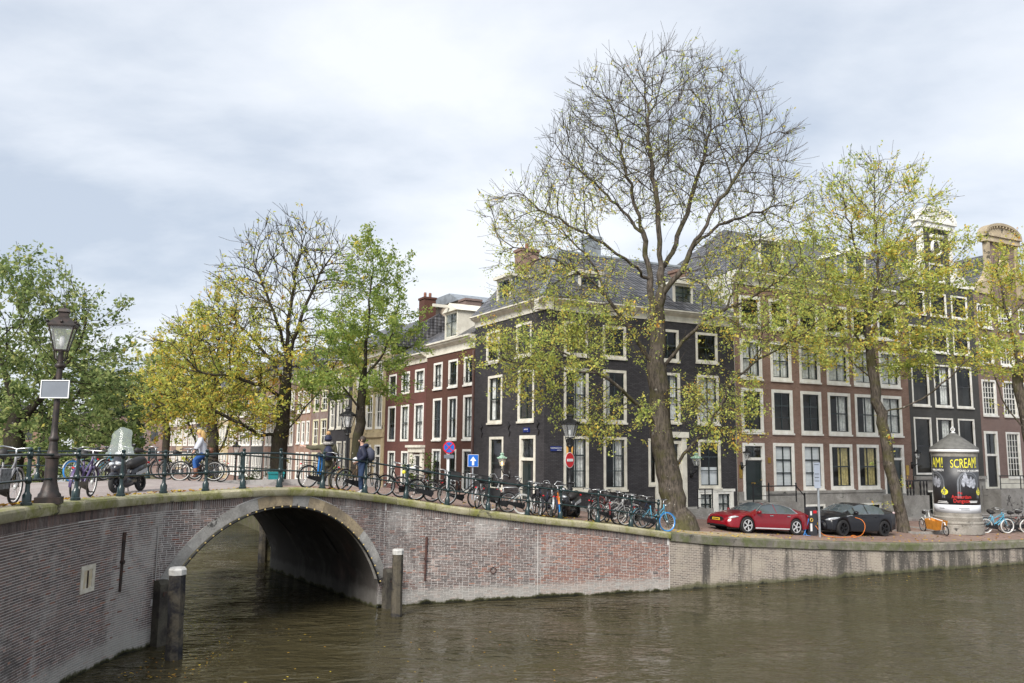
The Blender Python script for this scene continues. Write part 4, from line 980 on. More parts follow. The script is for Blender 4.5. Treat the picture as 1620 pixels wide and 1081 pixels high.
block('far_building', 'brown roofed building beyond the trees on the far left', -104, 140, 25, 24, 10, 10, BRK4, TILE, rise=3)
# ------------------------------------------------------------------ trees
def at(x, y, Y):
    d = _f+rt*((x-810)/1316.5)-up*((y-540.5)/1316.5); k = Y/d.y
    return Vector((0, 0, CAMZ))+d*k
def mesh_np(name, V, F, mat, smooth=False):
    me = bpy.data.meshes.new(name); n = len(V); k = F.shape[1]; nf = len(F)
    me.vertices.add(n); me.vertices.foreach_set('co', V.astype(np.float32).ravel())
    me.loops.add(nf*k); me.loops.foreach_set('vertex_index', F.astype(np.int32).ravel())
    me.polygons.add(nf); me.polygons.foreach_set('loop_start', np.arange(0, nf*k, k, dtype=np.int32)); me.polygons.foreach_set('loop_total', np.full(nf, k, np.int32))
    if smooth: me.polygons.foreach_set('use_smooth', np.ones(nf, bool))
    me.materials.append(mat); me.update(calc_edges=True); return me
def barkmat(name, c1, c2, moss):
    m, N, L, B = nodes(name); g = N.new('ShaderNodeNewGeometry')
    mp = N.new('ShaderNodeMapping'); L.new(g.outputs['Position'], mp.inputs[0]); mp.inputs['Scale'].default_value = (1, 1, .25)
    n = noise(N, L, mp.outputs[0], 14, 5, .65); o = mixc(N, L, smap(N, L, n.outputs[0], .4, .62), c1, c2)
    n2 = noise(N, L, g.outputs['Position'], 1.2, 5, .65); o = mixc(N, L, math_(N, L, 'MULTIPLY', smap(N, L, n2.outputs[0], .46, .66), .75), o, moss)
    n3 = noise(N, L, g.outputs['Position'], 3.5, 3, .6); o = mixc(N, L, math_(N, L, 'MULTIPLY', smap(N, L, n3.outputs[0], .66, .72), .6), o, (.42, .40, .36))
    L.new(o, B.inputs['Base Color']); B.inputs['Roughness'].default_value = .95; B.inputs['Specular IOR Level'].default_value = .15; bump(N, L, B, n.outputs[0], .8, .04); return m
BARK = barkmat('elm bark', (.12, .10, .082), (.05, .043, .036), (.08, .076, .03))
BARKD = barkmat('dark bark', (.055, .046, .036), (.03, .026, .022), (.05, .05, .025))
def leafmat(name, stops, tl=.5):
    m, N, L, B = nodes(name); N.remove(B); out = N['Material Output']; g = N.new('ShaderNodeNewGeometry')
    n = noise(N, L, g.outputs['Position'], .5, 2); f = math_(N, L, 'ADD', math_(N, L, 'MULTIPLY', g.outputs['Random Per Island'], .75), math_(N, L, 'MULTIPLY', math_(N, L, 'SUBTRACT', n.outputs[0], .5), 1.1))
    cr = ramp(N, L, math_(N, L, 'ADD', f, .1, True), stops)
    d = N.new('ShaderNodeBsdfDiffuse'); t = N.new('ShaderNodeBsdfTranslucent'); L.new(cr.outputs[0], d.inputs[0]); L.new(cr.outputs[0], t.inputs[0])
    ms = N.new('ShaderNodeMixShader'); ms.inputs[0].default_value = tl; L.new(d.outputs[0], ms.inputs[1]); L.new(t.outputs[0], ms.inputs[2]); L.new(ms.outputs[0], out.inputs[0]); return m
LAUT = leafmat('autumn elm leaf', [(0, (.22, .31, .09)), (.25, (.42, .50, .14)), (.5, (.60, .64, .18)), (.75, (.74, .66, .16)), (.92, (.78, .50, .10)), (1, (.6, .29, .07))])
LYEL = leafmat('yellow elm leaf', [(0, (.24, .33, .09)), (.3, (.46, .51, .13)), (.6, (.64, .61, .14)), (.82, (.76, .54, .10)), (1, (.66, .31, .07))])
LGRN = leafmat('green elm leaf', [(0, (0.130, 0.208, 0.058)), (.4, (0.260, 0.351, 0.091)), (.7, (0.377, 0.455, 0.130)), (.92, (0.520, 0.520, 0.130)), (1, (0.650, 0.520, 0.104))])
LDGR = leafmat('dark green leaf', [(0, (.08, .125, .05)), (.35, (.20, .27, .10)), (.65, (.33, .39, .15)), (.9, (.48, .5, .2)), (1, (.66, .55, .12))])
LFAR = leafmat('far green leaf', [(0, (.05, .085, .045)), (.5, (.09, .13, .07)), (1, (.14, .18, .09))])

def grow(limbs, att, step=.35, di=3.0, dk=.75, iters=90, seed=0, trop=.06, focus=None, ob_=.26):
    rs = np.random.RandomState(seed)
    P = []; par = []
    for li, pl in enumerate(limbs):
        pl = [np.array(p, float) for p in pl]
        if li == 0: P.append(pl[0]); par.append(-1); cur = 0; k0 = 1
        else:
            A = np.array(P); cur = int(np.argmin(((A-pl[0])**2).sum(1))); k0 = 0
            if np.linalg.norm(A[cur]-pl[0]) < .3: k0 = 1
        for p in pl[k0:]:
            a = P[cur]; d = p-a; n = max(1, int(np.linalg.norm(d)/(step*1.3))); side = rs.normal(0, .05, (n, 3))
            for j in range(1, n+1):
                P.append(a+d*j/n+(side[j-1] if j < n else 0)); par.append(cur); cur = len(P)-1
    att = np.array(att); A = np.array(P)
    nd = np.full(len(att), 1e9); ni = np.zeros(len(att), int)
    def upd(st):
        new = np.array(P[st:])
        if len(new) == 0: return
        d = np.linalg.norm(att[:, None, :]-new[None], axis=2); j = d.argmin(1); m = d[np.arange(len(att)), j]
        b = m < nd; nd[b] = m[b]; ni[b] = j[b]+st
    upd(0)
    for it in range(iters):
        keep = nd > dk; att = att[keep]; nd = nd[keep]; ni = ni[keep]
        act = nd < di
        if not act.any():
            if len(att) == 0: break
            di *= 1.4
            if di > 12: break
            continue
        Pn = np.array(P); v = att[act]-Pn[ni[act]]; v /= np.linalg.norm(v, axis=1)[:, None]
        acc = np.zeros((len(P), 3)); np.add.at(acc, ni[act], v)
        idx = np.nonzero(np.abs(acc).sum(1) > 0)[0]; st = len(P)
        for i in idx:
            d = acc[i]+rs.normal(0, .18, 3); d[2] += trop*np.linalg.norm(acc[i]); l = np.linalg.norm(d)
            if l < .1: continue
            d /= l
            if par[i] >= 0:
                b = P[i]-P[par[i]]; b /= np.linalg.norm(b)+1e-9; d = d*.66+b*.5
                if focus is not None: f_ = P[i]-focus; d = d+f_/(np.linalg.norm(f_)+.5)*ob_
                d /= np.linalg.norm(d)
            P.append(P[i]+d*step); par.append(int(i))
        upd(st)
        if len(P) > 15000: break
    return P, par
def twigs(P, par, n_per=2, seg=(2, 4), ln=.28, seed=1, prob=1.0, upb=.25, lim=4000, focus=None, thinp=.3):
    rs = np.random.RandomState(seed); ch = np.zeros(len(P), int)
    for p in par:
        if p >= 0: ch[p] += 1
    tips = [i for i in range(len(P)) if ch[i] == 0]; thin = [i for i in range(len(P)) if ch[i] == 1 and rs.rand() < thinp]
    todo = tips+thin; rs.shuffle(todo)
    for i in todo[:lim]:
        if rs.rand() > prob: continue
        base = P[i]-P[par[i]] if par[i] >= 0 else np.array([0, 0, 1.]); base = base/(np.linalg.norm(base)+1e-9)
        for k in range(n_per if ch[i] == 0 else 1):
            d = base*.9+rs.normal(0, .42, 3); d[2] += upb
            if focus is not None: f_ = P[i]-focus; d = d+f_/(np.linalg.norm(f_)+.5)*.55
            d /= np.linalg.norm(d); cur = i
            for j in range(rs.randint(*seg)):
                P.append(P[cur]+d*ln*rs.uniform(.7, 1.3)); par.append(cur); cur = len(P)-1
                d = d+rs.normal(0, .13, 3); d[2] += upb*.2; d /= np.linalg.norm(d)
    return P, par
def tree_mesh(P, par, rbase, r0=.008, flare=1.0):
    n = len(P); P = np.array(P); par = np.array(par); cnt = np.zeros(n); ch = [[] for _ in range(n)]
    for i in range(1, n):
        if par[i] >= 0: ch[par[i]].append(i)
    order = list(range(n-1, -1, -1))
    for i in order:
        if not ch[i]: cnt[i] = 1
        if par[i] >= 0: cnt[par[i]] += cnt[i]
    T = cnt[0]; r = r0*cnt**(math.log(rbase*.30/r0)/math.log(T)); r = r*(1+2.33*(cnt/T)**.9)
    d = np.zeros((n, 3)); d[1:] = P[1:]-P[par[1:]]; d[0] = d[ch[0][0]]; d /= np.linalg.norm(d, axis=1)[:, None]+1e-9
    main = np.full(n, -1)
    for i in range(n):
        if ch[i]: main[i] = max(ch[i], key=lambda j: cnt[j])
    nd = d.copy()
    for i in range(n):
        if main[i] >= 0: v = d[i]+d[main[i]]; nd[i] = v/(np.linalg.norm(v)+1e-9)
    E = np.arange(1, n); pa = par[1:]; ism = main[pa] == E
    d0 = np.where(ism[:, None], nd[pa], d[E]); r0_ = np.where(ism, r[pa], np.minimum(r[pa]*.9, r[E]*1.15)); d1 = nd[E]; r1 = r[E]
    z0 = P[0][2]
    if flare > 1:
        f0 = 1+(flare-1)*np.exp(-(P[pa][:, 2]-z0)/.45); f1 = 1+(flare-1)*np.exp(-(P[E][:, 2]-z0)/.45); r0_ = r0_*np.where(P[pa][:, 2]-z0 < 4, f0, 1); r1 = r1*np.where(P[E][:, 2]-z0 < 4, f1, 1)
    Vs = []; Fs = []; off = 0
    ax = np.array([.36, .62, .697])
    def frame(dd):
        u = np.cross(dd, ax); u /= np.linalg.norm(u, axis=1)[:, None]+1e-9; return u, np.cross(dd, u)
    for lo, hi, k in ((.09, 9, 9), (.03, .09, 5), (0, .03, 3)):
        s = (r1 >= lo) & (r1 < hi)
        if not s.any(): continue
        u0, v0 = frame(d0[s]); u1, v1 = frame(d1[s]); a = 2*PI*np.arange(k)/k; c, sn = np.cos(a), np.sin(a)
        A = P[pa[s]][:, None, :]+r0_[s][:, None, None]*(u0[:, None, :]*c[None, :, None]+v0[:, None, :]*sn[None, :, None])
        B_ = P[E[s]][:, None, :]+r1[s][:, None, None]*(u1[:, None, :]*c[None, :, None]+v1[:, None, :]*sn[None, :, None])
        m_ = s.sum(); V = np.concatenate([A, B_], 1).reshape(-1, 3); base = off+np.arange(m_)[:, None]*2*k; j = np.arange(k)[None]; j2 = (np.arange(k)+1)[None] % k
        F = np.stack([base+j, base+j2, base+k+j2, base+k+j], -1).reshape(-1, 4); Vs.append(V); Fs.append(F); off += len(V)
    return np.concatenate(Vs), np.concatenate(Fs), r, P
def leaves(P, r, n, size, dens, seed=3, spread=.22, rmax=.03, droop=.3):
    rs = np.random.RandomState(seed); c = np.nonzero(r < rmax)[0]; p = dens(P[c]); p = p/p.sum()
    m_ = n//5; i = np.repeat(c[rs.choice(len(c), m_, p=p)], 5); n = len(i); C = P[i]+np.repeat(rs.normal(0, spread*.35, (m_, 3)), 5, 0)+rs.normal(0, spread*.5, (n, 3))*np.array([1, 1, .7]); C[:, 2] -= np.abs(rs.normal(0, droop*.3, n))
    nm = rs.normal(0, 1, (n, 3)); nm[:, 2] += .8; nm /= np.linalg.norm(nm, axis=1)[:, None]
    t = np.cross(nm, rs.normal(0, 1, (n, 3))); t /= np.linalg.norm(t, axis=1)[:, None]; b = np.cross(nm, t); s = size*np.clip(rs.lognormal(-.05, .35, n), .45, 1.9)[:, None]
    V = np.stack([C-t*s*.5, C+b*s*.28+nm*s*.07, C+t*s*.55, C-b*s*.28+nm*s*.07], 1).reshape(-1, 3)
    return V, np.arange(4*n).reshape(-1, 4)
def cloud(els, n, Y, seed=0):
    """attraction points: els = (px, py, rx, rz in pixels at depth Y, depth radius m, weight)"""
    rs = np.random.RandomState(seed); w = np.array([e[5] for e in els]); w = w/w.sum(); out_ = []
    k = Y/1316.5
    for e, m_ in zip(els, (w*n).astype(int)):
        v = rs.normal(0, 1, (m_, 3)); v /= np.linalg.norm(v, axis=1)[:, None]; v *= rs.rand(m_, 1)**.48
        dy = e[6] if len(e) > 6 else 0
        c = np.array(at(e[0], e[1], Y+dy)); out_.append(c+v*np.array([e[2]*k, e[4], e[3]*k]))
    return np.concatenate(out_)
def tree(name, label, Y, limbs, els, natt, rbase, bark, leafm, nleaf, lsize, dens, seed, step=.35, di=3, dk=.7, tw=2, twl=.28, r0=.008, flare=1.25, spread=.22, zmin=None, twlim=4000, twp=1.0, cat='tree', thinp=.4):
    k = Y
    L3 = []
    for pl in limbs: L3.append([tuple(at(p[0], p[1], Y+(p[2] if len(p) > 2 else 0))) for p in pl])
    foc = np.array(L3[0][-1]); P, par = grow(L3, cloud(els, natt, Y, seed), step, di, dk, seed=seed, focus=foc)
    P, par = twigs(P, par, tw, (2, 5), ln=twl, seed=seed+1, lim=twlim, prob=twp, focus=foc, thinp=thinp)
    V, F, r, Pn = tree_mesh(P, par, rbase, r0, flare)
    b = Pn[0]; t = thing(name, label, cat, tuple(b)); V = V-b
    ob('trunk', mesh_np('trunk', V, F, bark, True), t)
    lv, lf = leaves(Pn, r, nleaf, lsize, dens, seed+2, spread)
    ob('crown', mesh_np('crown', lv-b, lf, leafm), t)
    return t
def hz(lo, hi, dlo, dhi):
    """leaf density falling from dlo at height lo to dhi at height hi"""
    def f(p):
        t = np.clip((p[:, 2]-lo)/(hi-lo), 0, 1); nn = np.sin(p[:, 0]*1.3+1)*np.sin(p[:, 1]*1.1)*np.sin(p[:, 2]*1.2+2)
        return (dlo+(dhi-dlo)*t)*np.clip(1+1.1*nn, .12, 3)
    return f
# the great elm on the quay
YM = 34.6
limbs = [[(1078, 838), (1066, 790), (1056, 745), (1048, 700), (1043, 650), (1040, 600), (1040, 555), (1040, 520)],
    [(1040, 520), (1030, 470, .3), (1026, 420, .6), (1018, 370, .8), (1002, 320, 1), (990, 270, 1), (978, 215, 1.2), (965, 165, 1)], [(1040, 520), (1045, 470, -.4), (1046, 420, -.6), (1042, 365, -.8), (1038, 310, -1), (1030, 250, -1), (1024, 190, -1), (1020, 130, -.6)],
    [(1046, 440, -.5), (1064, 400, .2), (1082, 350, .6), (1098, 300, 1), (1115, 250, 1), (1125, 190, .8)], [(1050, 470, -.4), (1078, 430, -1), (1100, 380, -1.4), (1130, 330, -1.8), (1165, 280, -2), (1200, 230, -2)], [(1090, 400, -1.2), (1130, 362, -.6), (1180, 342, .2), (1235, 320, .6)],
    [(1018, 370, .8), (985, 335, 1.6), (950, 300, 2), (910, 265, 2), (880, 230, 2)], [(1026, 440, .4), (990, 410, -1), (955, 385, -1.6), (915, 365, -2), (870, 340, -2), (830, 310, -2.2)],
    [(1036, 590), (1012, 545, -.3), (985, 505, -.6), (960, 470, -.9), (930, 440, -1.2), (890, 418, -1.6), (845, 402, -2), (795, 380, -2.2)], [(960, 470, -.9), (945, 430, -.4), (925, 400, 0), (890, 370, .6)],
    [(1040, 680), (1015, 645, -1), (985, 618, -1.8), (945, 590, -2.4), (905, 565, -2.8), (870, 545, -3), (852, 515, -3.1), (842, 490, -3.1)], [(945, 590, -2.4), (900, 590, -2.8), (850, 575, -3), (800, 570, -3)],
    [(1050, 580), (1080, 540, -.5), (1112, 508, -1), (1150, 488, -1.4), (1190, 470, -1.8), (1232, 445, -2.2), (1280, 405, -2.4)], [(1150, 488, -1.4), (1162, 460, -1), (1168, 430, -.6), (1185, 400, -.4)],
    [(1072, 735), (1095, 705, -.4), (1122, 680, -.8), (1138, 645, -1.2), (1160, 600, -1.6), (1200, 568, -2), (1250, 540, -2.4), (1300, 505, -2.6)], [(1160, 600, -1.6), (1185, 580, -1), (1215, 540, -.8)]]
els = [(1045, 228, 178, 138, 4.6, 6), (1140, 250, 115, 100, 4, 2), (930, 250, 75, 75, 3, 1.1), (865, 345, 100, 55, 2.6, 1.4, -1), (1200, 330, 75, 75, 3, 1, 0), (1180, 440, 110, 50, 2.5, 1, -1.5), (1215, 520, 90, 50, 2, .9, -2), (1130, 640, 60, 60, 1.5, .7, -1.2), (890, 440, 100, 45, 2.2, .9, -1.5),
       (860, 560, 105, 55, 1.8, 1.0, -2.8), (965, 520, 80, 45, 2, .6, -1.5), (960, 650, 70, 40, 1.5, .35, -1.5)]
tree('elm_tree', 'great leaning elm with thinning crown and mossy trunk beside the red car', YM, limbs, els, 6500, .5, BARK, LAUT, 46000, .088, hz(9.0, 16.5, 1, .05), 11, .28, 2.0, .44, 5, .25, .0065, 1.5, .16, twlim=18000, thinp=1.0)
# elm beside the black car
YR = 41.6
limbs = [[(1430, 842), (1418, 780), (1405, 720), (1395, 670), (1386, 620), (1378, 570), (1374, 530)], [(1374, 530), (1368, 480, .4), (1362, 430, .6), (1350, 380, .8), (1338, 330, 1), (1330, 290, 1)], [(1374, 530), (1384, 470, -.5), (1388, 420, -.6), (1386, 360, -.6), (1384, 300, -.4), (1382, 265, -.4)],
    [(1384, 470, -.5), (1402, 420, .3), (1424, 370, .6), (1446, 330, 1)], [(1400, 660), (1440, 640, -.8), (1478, 618, -1.2), (1515, 585, -1.6), (1550, 555, -1.8), (1590, 520, -2)], [(1378, 560), (1345, 520, -.6), (1310, 500, -1.2), (1280, 490, -1.6)], [(1385, 610), (1350, 575, 1), (1320, 540, 1.4)], [(1372, 520), (1420, 480, .8), (1460, 440, 1.6), (1500, 400, 2)]]
els = [(1380, 340, 95, 85, 3.6, 3), (1375, 450, 120, 70, 3.6, 3), (1360, 530, 105, 60, 3, 1.6), (1460, 430, 65, 60, 2.6, 1.1), (1310, 430, 65, 85, 2.6, 1.1), (1520, 560, 60, 40, 1.6, .5, -1.5), (1440, 560, 60, 35, 2, .5)]
tree('elm_tree', 'leaning elm with yellow green leaves and knotted trunk behind the black car', YR, limbs, els, 3600, .27, BARK, LAUT, 36000, .122, hz(11.5, 19, 1, .22), 23, .33, 2.5, .62, 4, .28, .0085, 1.2, .2)
# elm at the right edge
YE = 44.5
limbs = [[(1660, 850), (1645, 780), (1630, 700), (1618, 640), (1610, 590), (1604, 540)], [(1604, 540), (1590, 490), (1580, 440), (1575, 400)], [(1610, 590), (1640, 540), (1665, 480), (1680, 420)], [(1620, 690), (1590, 640), (1575, 600), (1560, 560)]]
els = [(1590, 480, 60, 60, 2.5, 1.2), (1660, 450, 80, 90, 3.5, 1.6), (1580, 560, 50, 45, 2, .7), (1660, 560, 60, 50, 2.5, .7)]
tree('elm_tree', 'elm with yellow leaves at the right edge of the quay', YE, limbs, els, 1600, .3, BARK, LYEL, 16000, .13, hz(9, 20, 1, .6), 31, .36, 2.6, .7, 2, .3, .009, 1.2, .22)
# trees along the side canal
YB = 53.5
limbs = [[(440, 790), (441, 740), (444, 690), (448, 650), (452, 610), (455, 570)], [(455, 570), (455, 520, .5), (462, 470, .6), (470, 420, .6), (478, 385, .6)], [(455, 570), (470, 525, -.8), (485, 480, -1), (505, 435, -1), (525, 405, -1)], [(452, 610), (430, 570, .5), (405, 540, 1), (375, 515, 1.4), (345, 500, 1.6)], [(455, 560), (438, 510, -1), (422, 465, -1.4), (405, 425, -1.6)],
    [(443, 695), (410, 690, -1), (380, 670, -2), (350, 655, -2.6), (310, 640, -3), (270, 640, -3.2)], [(446, 690), (466, 668, -1), (482, 645, -1.6), (505, 620, -2)], [(450, 625), (415, 610, -1.5), (370, 595, -2.5), (320, 590, -3)]]
els = [(470, 420, 95, 70, 4, 3), (400, 470, 60, 60, 3.5, 1.6), (350, 560, 100, 60, 4, 2.2, -1), (440, 560, 90, 70, 4.5, 2), (300, 640, 75, 45, 3.4, 1.3, -2), (390, 650, 80, 45, 3.4, 1.2, -1), (540, 440, 40, 50, 3, .7), (520, 560, 60, 60, 3.5, .8)]
tree('elm_tree', 'tall elm with orange leaves and dark trunk on the side canal bank', YB, limbs, els, 3600, .52, BARKD, LYEL, 23000, .165, hz(9, 17, 1, .1), 41, .42, 3.2, .75, 5, .33, .013, 1.2, .25, thinp=1.0, twlim=9000)
YS = 39.2
limbs = [[(563, 790), (563, 740), (566, 690), (571, 640), (575, 600), (578, 560)], [(578, 560), (582, 510), (586, 460), (590, 410)], [(575, 600), (555, 560, .5), (540, 520, .8), (530, 490, 1)], [(575, 610), (600, 570, -.5), (620, 530, -.8), (632, 480, -1)], [(570, 650), (545, 615, -.6), (520, 590, -1), (500, 570, -1)]]
els = [(590, 450, 50, 65, 2.2, 2), (610, 530, 52, 60, 2.4, 2), (545, 545, 50, 60, 2.4, 2), (570, 610, 70, 36, 2.4, 1.2), (505, 600, 28, 35, 1.6, .6)]
tree('young_elm_tree', 'young green elm standing beside the bridge lamp', YS, limbs, els, 1500, .24, BARKD, LGRN, 20000, .125, hz(8, 15, 1, .75), 53, .34, 2.6, .65, 2, .26, .008, 1.15, .2)
YC = 76
limbs = [[(336, 790), (336, 750), (337, 720), (338, 690)], [(336, 745), (320, 720), (306, 690), (296, 665)], [(337, 735), (352, 705), (360, 680), (368, 655)], [(338, 690), (338, 640), (342, 590), (346, 540), (350, 500)], [(338, 680), (318, 630), (305, 580), (300, 540)]]
els = [(325, 560, 55, 65, 4.5, 3), (345, 510, 30, 40, 3, 1), (290, 620, 60, 45, 4, 1.6), (370, 620, 50, 45, 4, 1.2)]
tree('elm_tree', 'many stemmed elm with yellow leaves further along the side canal', YC, limbs, els, 1500, .6, BARKD, LYEL, 11000, .26, hz(8, 17, 1, .4), 61, .5, 3.6, .95, 4, .42, .017, 1.2, .3, thinp=.9)
YD = 112
limbs = [[(262, 780), (262, 740), (263, 700), (264, 670)], [(264, 670), (275, 640), (282, 600), (285, 570)], [(264, 680), (250, 650), (242, 620)]]
els = [(265, 610, 45, 50, 5.5, 2), (240, 640, 28, 36, 4, 1), (290, 640, 34, 40, 4, 1)]
tree('elm_tree', 'farthest yellow elm down the side canal', YD, limbs, els, 900, .5, BARKD, LYEL, 8000, .36, hz(8, 17, 1, .5), 71, .7, 5, 1.3, 2, .6, .025, 1.1, .4)
# green trees of the left bank
for k, (lab, Yg, tx, els, sd, nl) in enumerate((
    ('large dark green tree behind the near street lamp', 37.5, 18, [(40, 500, 105, 80, 3.2, 3), (95, 560, 85, 85, 3.2, 3), (-40, 560, 90, 110, 3, 2), (150, 600, 50, 70, 2.4, 1.6), (60, 680, 100, 60, 3, 2), (150, 520, 40, 40, 2, .7), (150, 690, 45, 45, 2.2, .8)], 81, 18500),
    ('second dark green tree behind the scooter on the left bank', 52, 70, [(90, 640, 85, 75, 4, 2.2), (160, 660, 50, 70, 4, 2), (130, 720, 75, 40, 4, 1.4), (20, 700, 70, 60, 4, 1)], 83, 16000),
    ('rounded dull green tree between the bridge railing and the far houses', 78, 205, [(200, 665, 26, 55, 3.5, 2), (195, 720, 30, 35, 3.5, 1.2)], 85, 9000))):
    limbs = [[(tx, 800), (tx, 740), (tx+4, 690), (tx+8, 640)], [(tx+4, 690), (tx+40, 640, -1), (tx+75, 590, -1.5), (tx+100, 560, -1.6)] if k < 2 else [(tx+4, 690), (tx+8, 660), (tx+4, 630)], [(tx+8, 640), (tx-10, 590), (tx-20, 540)] if k < 2 else [(tx+4, 680), (tx-8, 650), (tx-10, 630)], [(tx+6, 660), (tx+60, 620, 1), (tx+110, 540, 1.5)] if k < 1 else [(tx+4, 700), (tx+14, 680), (tx+16, 660)]]
    tree('broadleaf_tree', lab, Yg, limbs, els, 1900 if k < 2 else 600, .45, BARKD, LDGR if k < 2 else LFAR, nl, .19*Yg/40, hz(3, 14, 1, .85), sd, .4*Yg/40, 3.5*Yg/40, .75*Yg/40, 2, .3, .01, 1.1, .28)
# ------------------------------------------------------------------ bridge railing
RGRN = plain('railing green paint', (.008, .026, .027), .32, var=.35, scale=5, coat=.3)
prof = [(.105, 0), (.105, .05), (.085, .07), (.085, .2), (.06, .24), (.046, .27), (.042, .42), (.062, .44), (.068, .49), (.062, .54), (.042, .56), (.037, .9), (.056, .92), (.062, .99), (.05, 1.03), (.036, 1.045), (.052, 1.07), (.05, 1.1), (.025, 1.125), (0, 1.13)]
post_me = MB().lathe(prof, 12).mesh('post', RGRN, R(40))
def railing(name, label, S, d, posts_at, topz=None, flip=False):
    t = thing(name, label, 'railing'); tops = []; mids = []
    for s in S:
        z = zsm(s) if topz is None else topz(s); sl = (zsm(s+.5)-zsm(s-.5)) if topz is None else 0; tn = wtan(s, .4)
        b = Vector(posts_at(s, d, z)); o = ob('post', post_me, t); o.location = b
        tilt = -sl*.35; ax = Vector((-tn[1], tn[0], 0)); o.rotation_mode = 'QUATERNION'; from mathutils import Quaternion
        qn = Quaternion(ax, -math.atan(tilt)*-1); o.rotation_quaternion = qn
        tops.append(tuple(b+qn @ Vector((0, 0, .985)))); mids.append(tuple(b+qn @ Vector((0, 0, .49))))
    MB().tube(tops, .03, 8).build('top_rail', RGRN, t, True); MB().tube(mids, .024, 8).build('middle_rail', RGRN, t, True)
    return t
SP = [-9.1, -7.38, -5.6, -3.56, -1.62, .02, 1.16, 2.26, 3.42, 4.9, 6.5, 8.06, 9.48, 10.92, 12.36, 13.6, 15.06, 16.4, 17.52]
railing('bridge_railing', 'dark green iron railing with bulbous posts along the near side of the bridge', SP, .08, P3)
railing('bridge_railing', 'dark green iron railing on the far side of the bridge deck', list(np.arange(-4, 9.5, 1.9)), 0, lambda s, d, z: apt(s+SKEW, 9.95, z), lambda s: 3.84 if s < 4 else 3.84-.07*(s-4))
BLUEP = plain('bright blue paint', (.02, .22, .62), .4, var=.15)
q = MB(); b = Vector(P3(4.9, .08, zsm(4.9))); q.tube([tuple(b+Vector(v)) for v in ((-.1, -.05, 1.0), (-.12, -.07, .7), (-.13, -.07, .45), (-.08, .08, .42), (-.05, .1, .7), (-.04, .06, 1.02))], .028, 6, closed=True)
tag(q.build('chain_lock', BLUEP, None, True), 'blue chain lock looped over a railing post beside the man in a beanie', 'bike lock')

# ------------------------------------------------------------------ mooring posts and fender timbers
WOOD = stonemat('tarred timber', (.06, .052, .045), (.035, .032, .03), (.16, .15, .11), .35, 3.0, .1); MCAP = plain('white post cap', (.55, .54, .51), .6, var=.3, scale=8)
PEEL = stonemat('peeling black paint timber', (.03, .03, .034), (.015, .015, .018), (.17, .145, .10), .5, 5.0, .1)
for lab, x, y, h, r_, lean in (('thick mooring post with white cap standing left of the arch', -7.98, 20.65, 1.98, .20, .03), ('mooring post with white cap standing right of the arch', -3.42, 26.1, 1.83, .165, .0), ('dark mooring post seen through the bridge arch', -10.94, 37.77, 2.35, .2, 0)):
    t = thing('mooring_post', lab, 'post', (x, y, 0), R(46)); q = MB()
    n = 8; q.lathe([(r_*1.02, -1.2), (r_*1.05, .2), (r_*.96, h*.5), (r_*1.03, h*.7), (r_, h)], n); q.build('timber', PEEL, t, R(30)); t.rotation_euler = (lean, -lean, R(46))
    q = MB(); q.lathe([(r_*1.07, h), (r_*1.07, h+.12), (r_*.9, h+.16), (0, h+.17)], n); q.build('cap', MCAP, t)
for lab, s_, z1, wd in (('dark fender timber fixed to the wall left of the arch', -.05, 1.62, .15), ('dark fender timber fixed to the wall right of the arch', 7.42, 1.22, .17)):
    t = thing('fender_timber', lab, 'timber'); q = MB(); q.T = wallT(s_, 0)
    q.prism([(-.28, -.6), (-.28, z1-.1), (-.2, z1), (0, z1), (0, -.6)], -wd, wd, 'x'); q.build('timber', WOOD, t)
    q = MB(); q.T = wallT(s_, 0); q.box(-.06, .06, -.3, -.281, z1-.4, z1-.28); q.build('bolt_plate', MIRN, t)

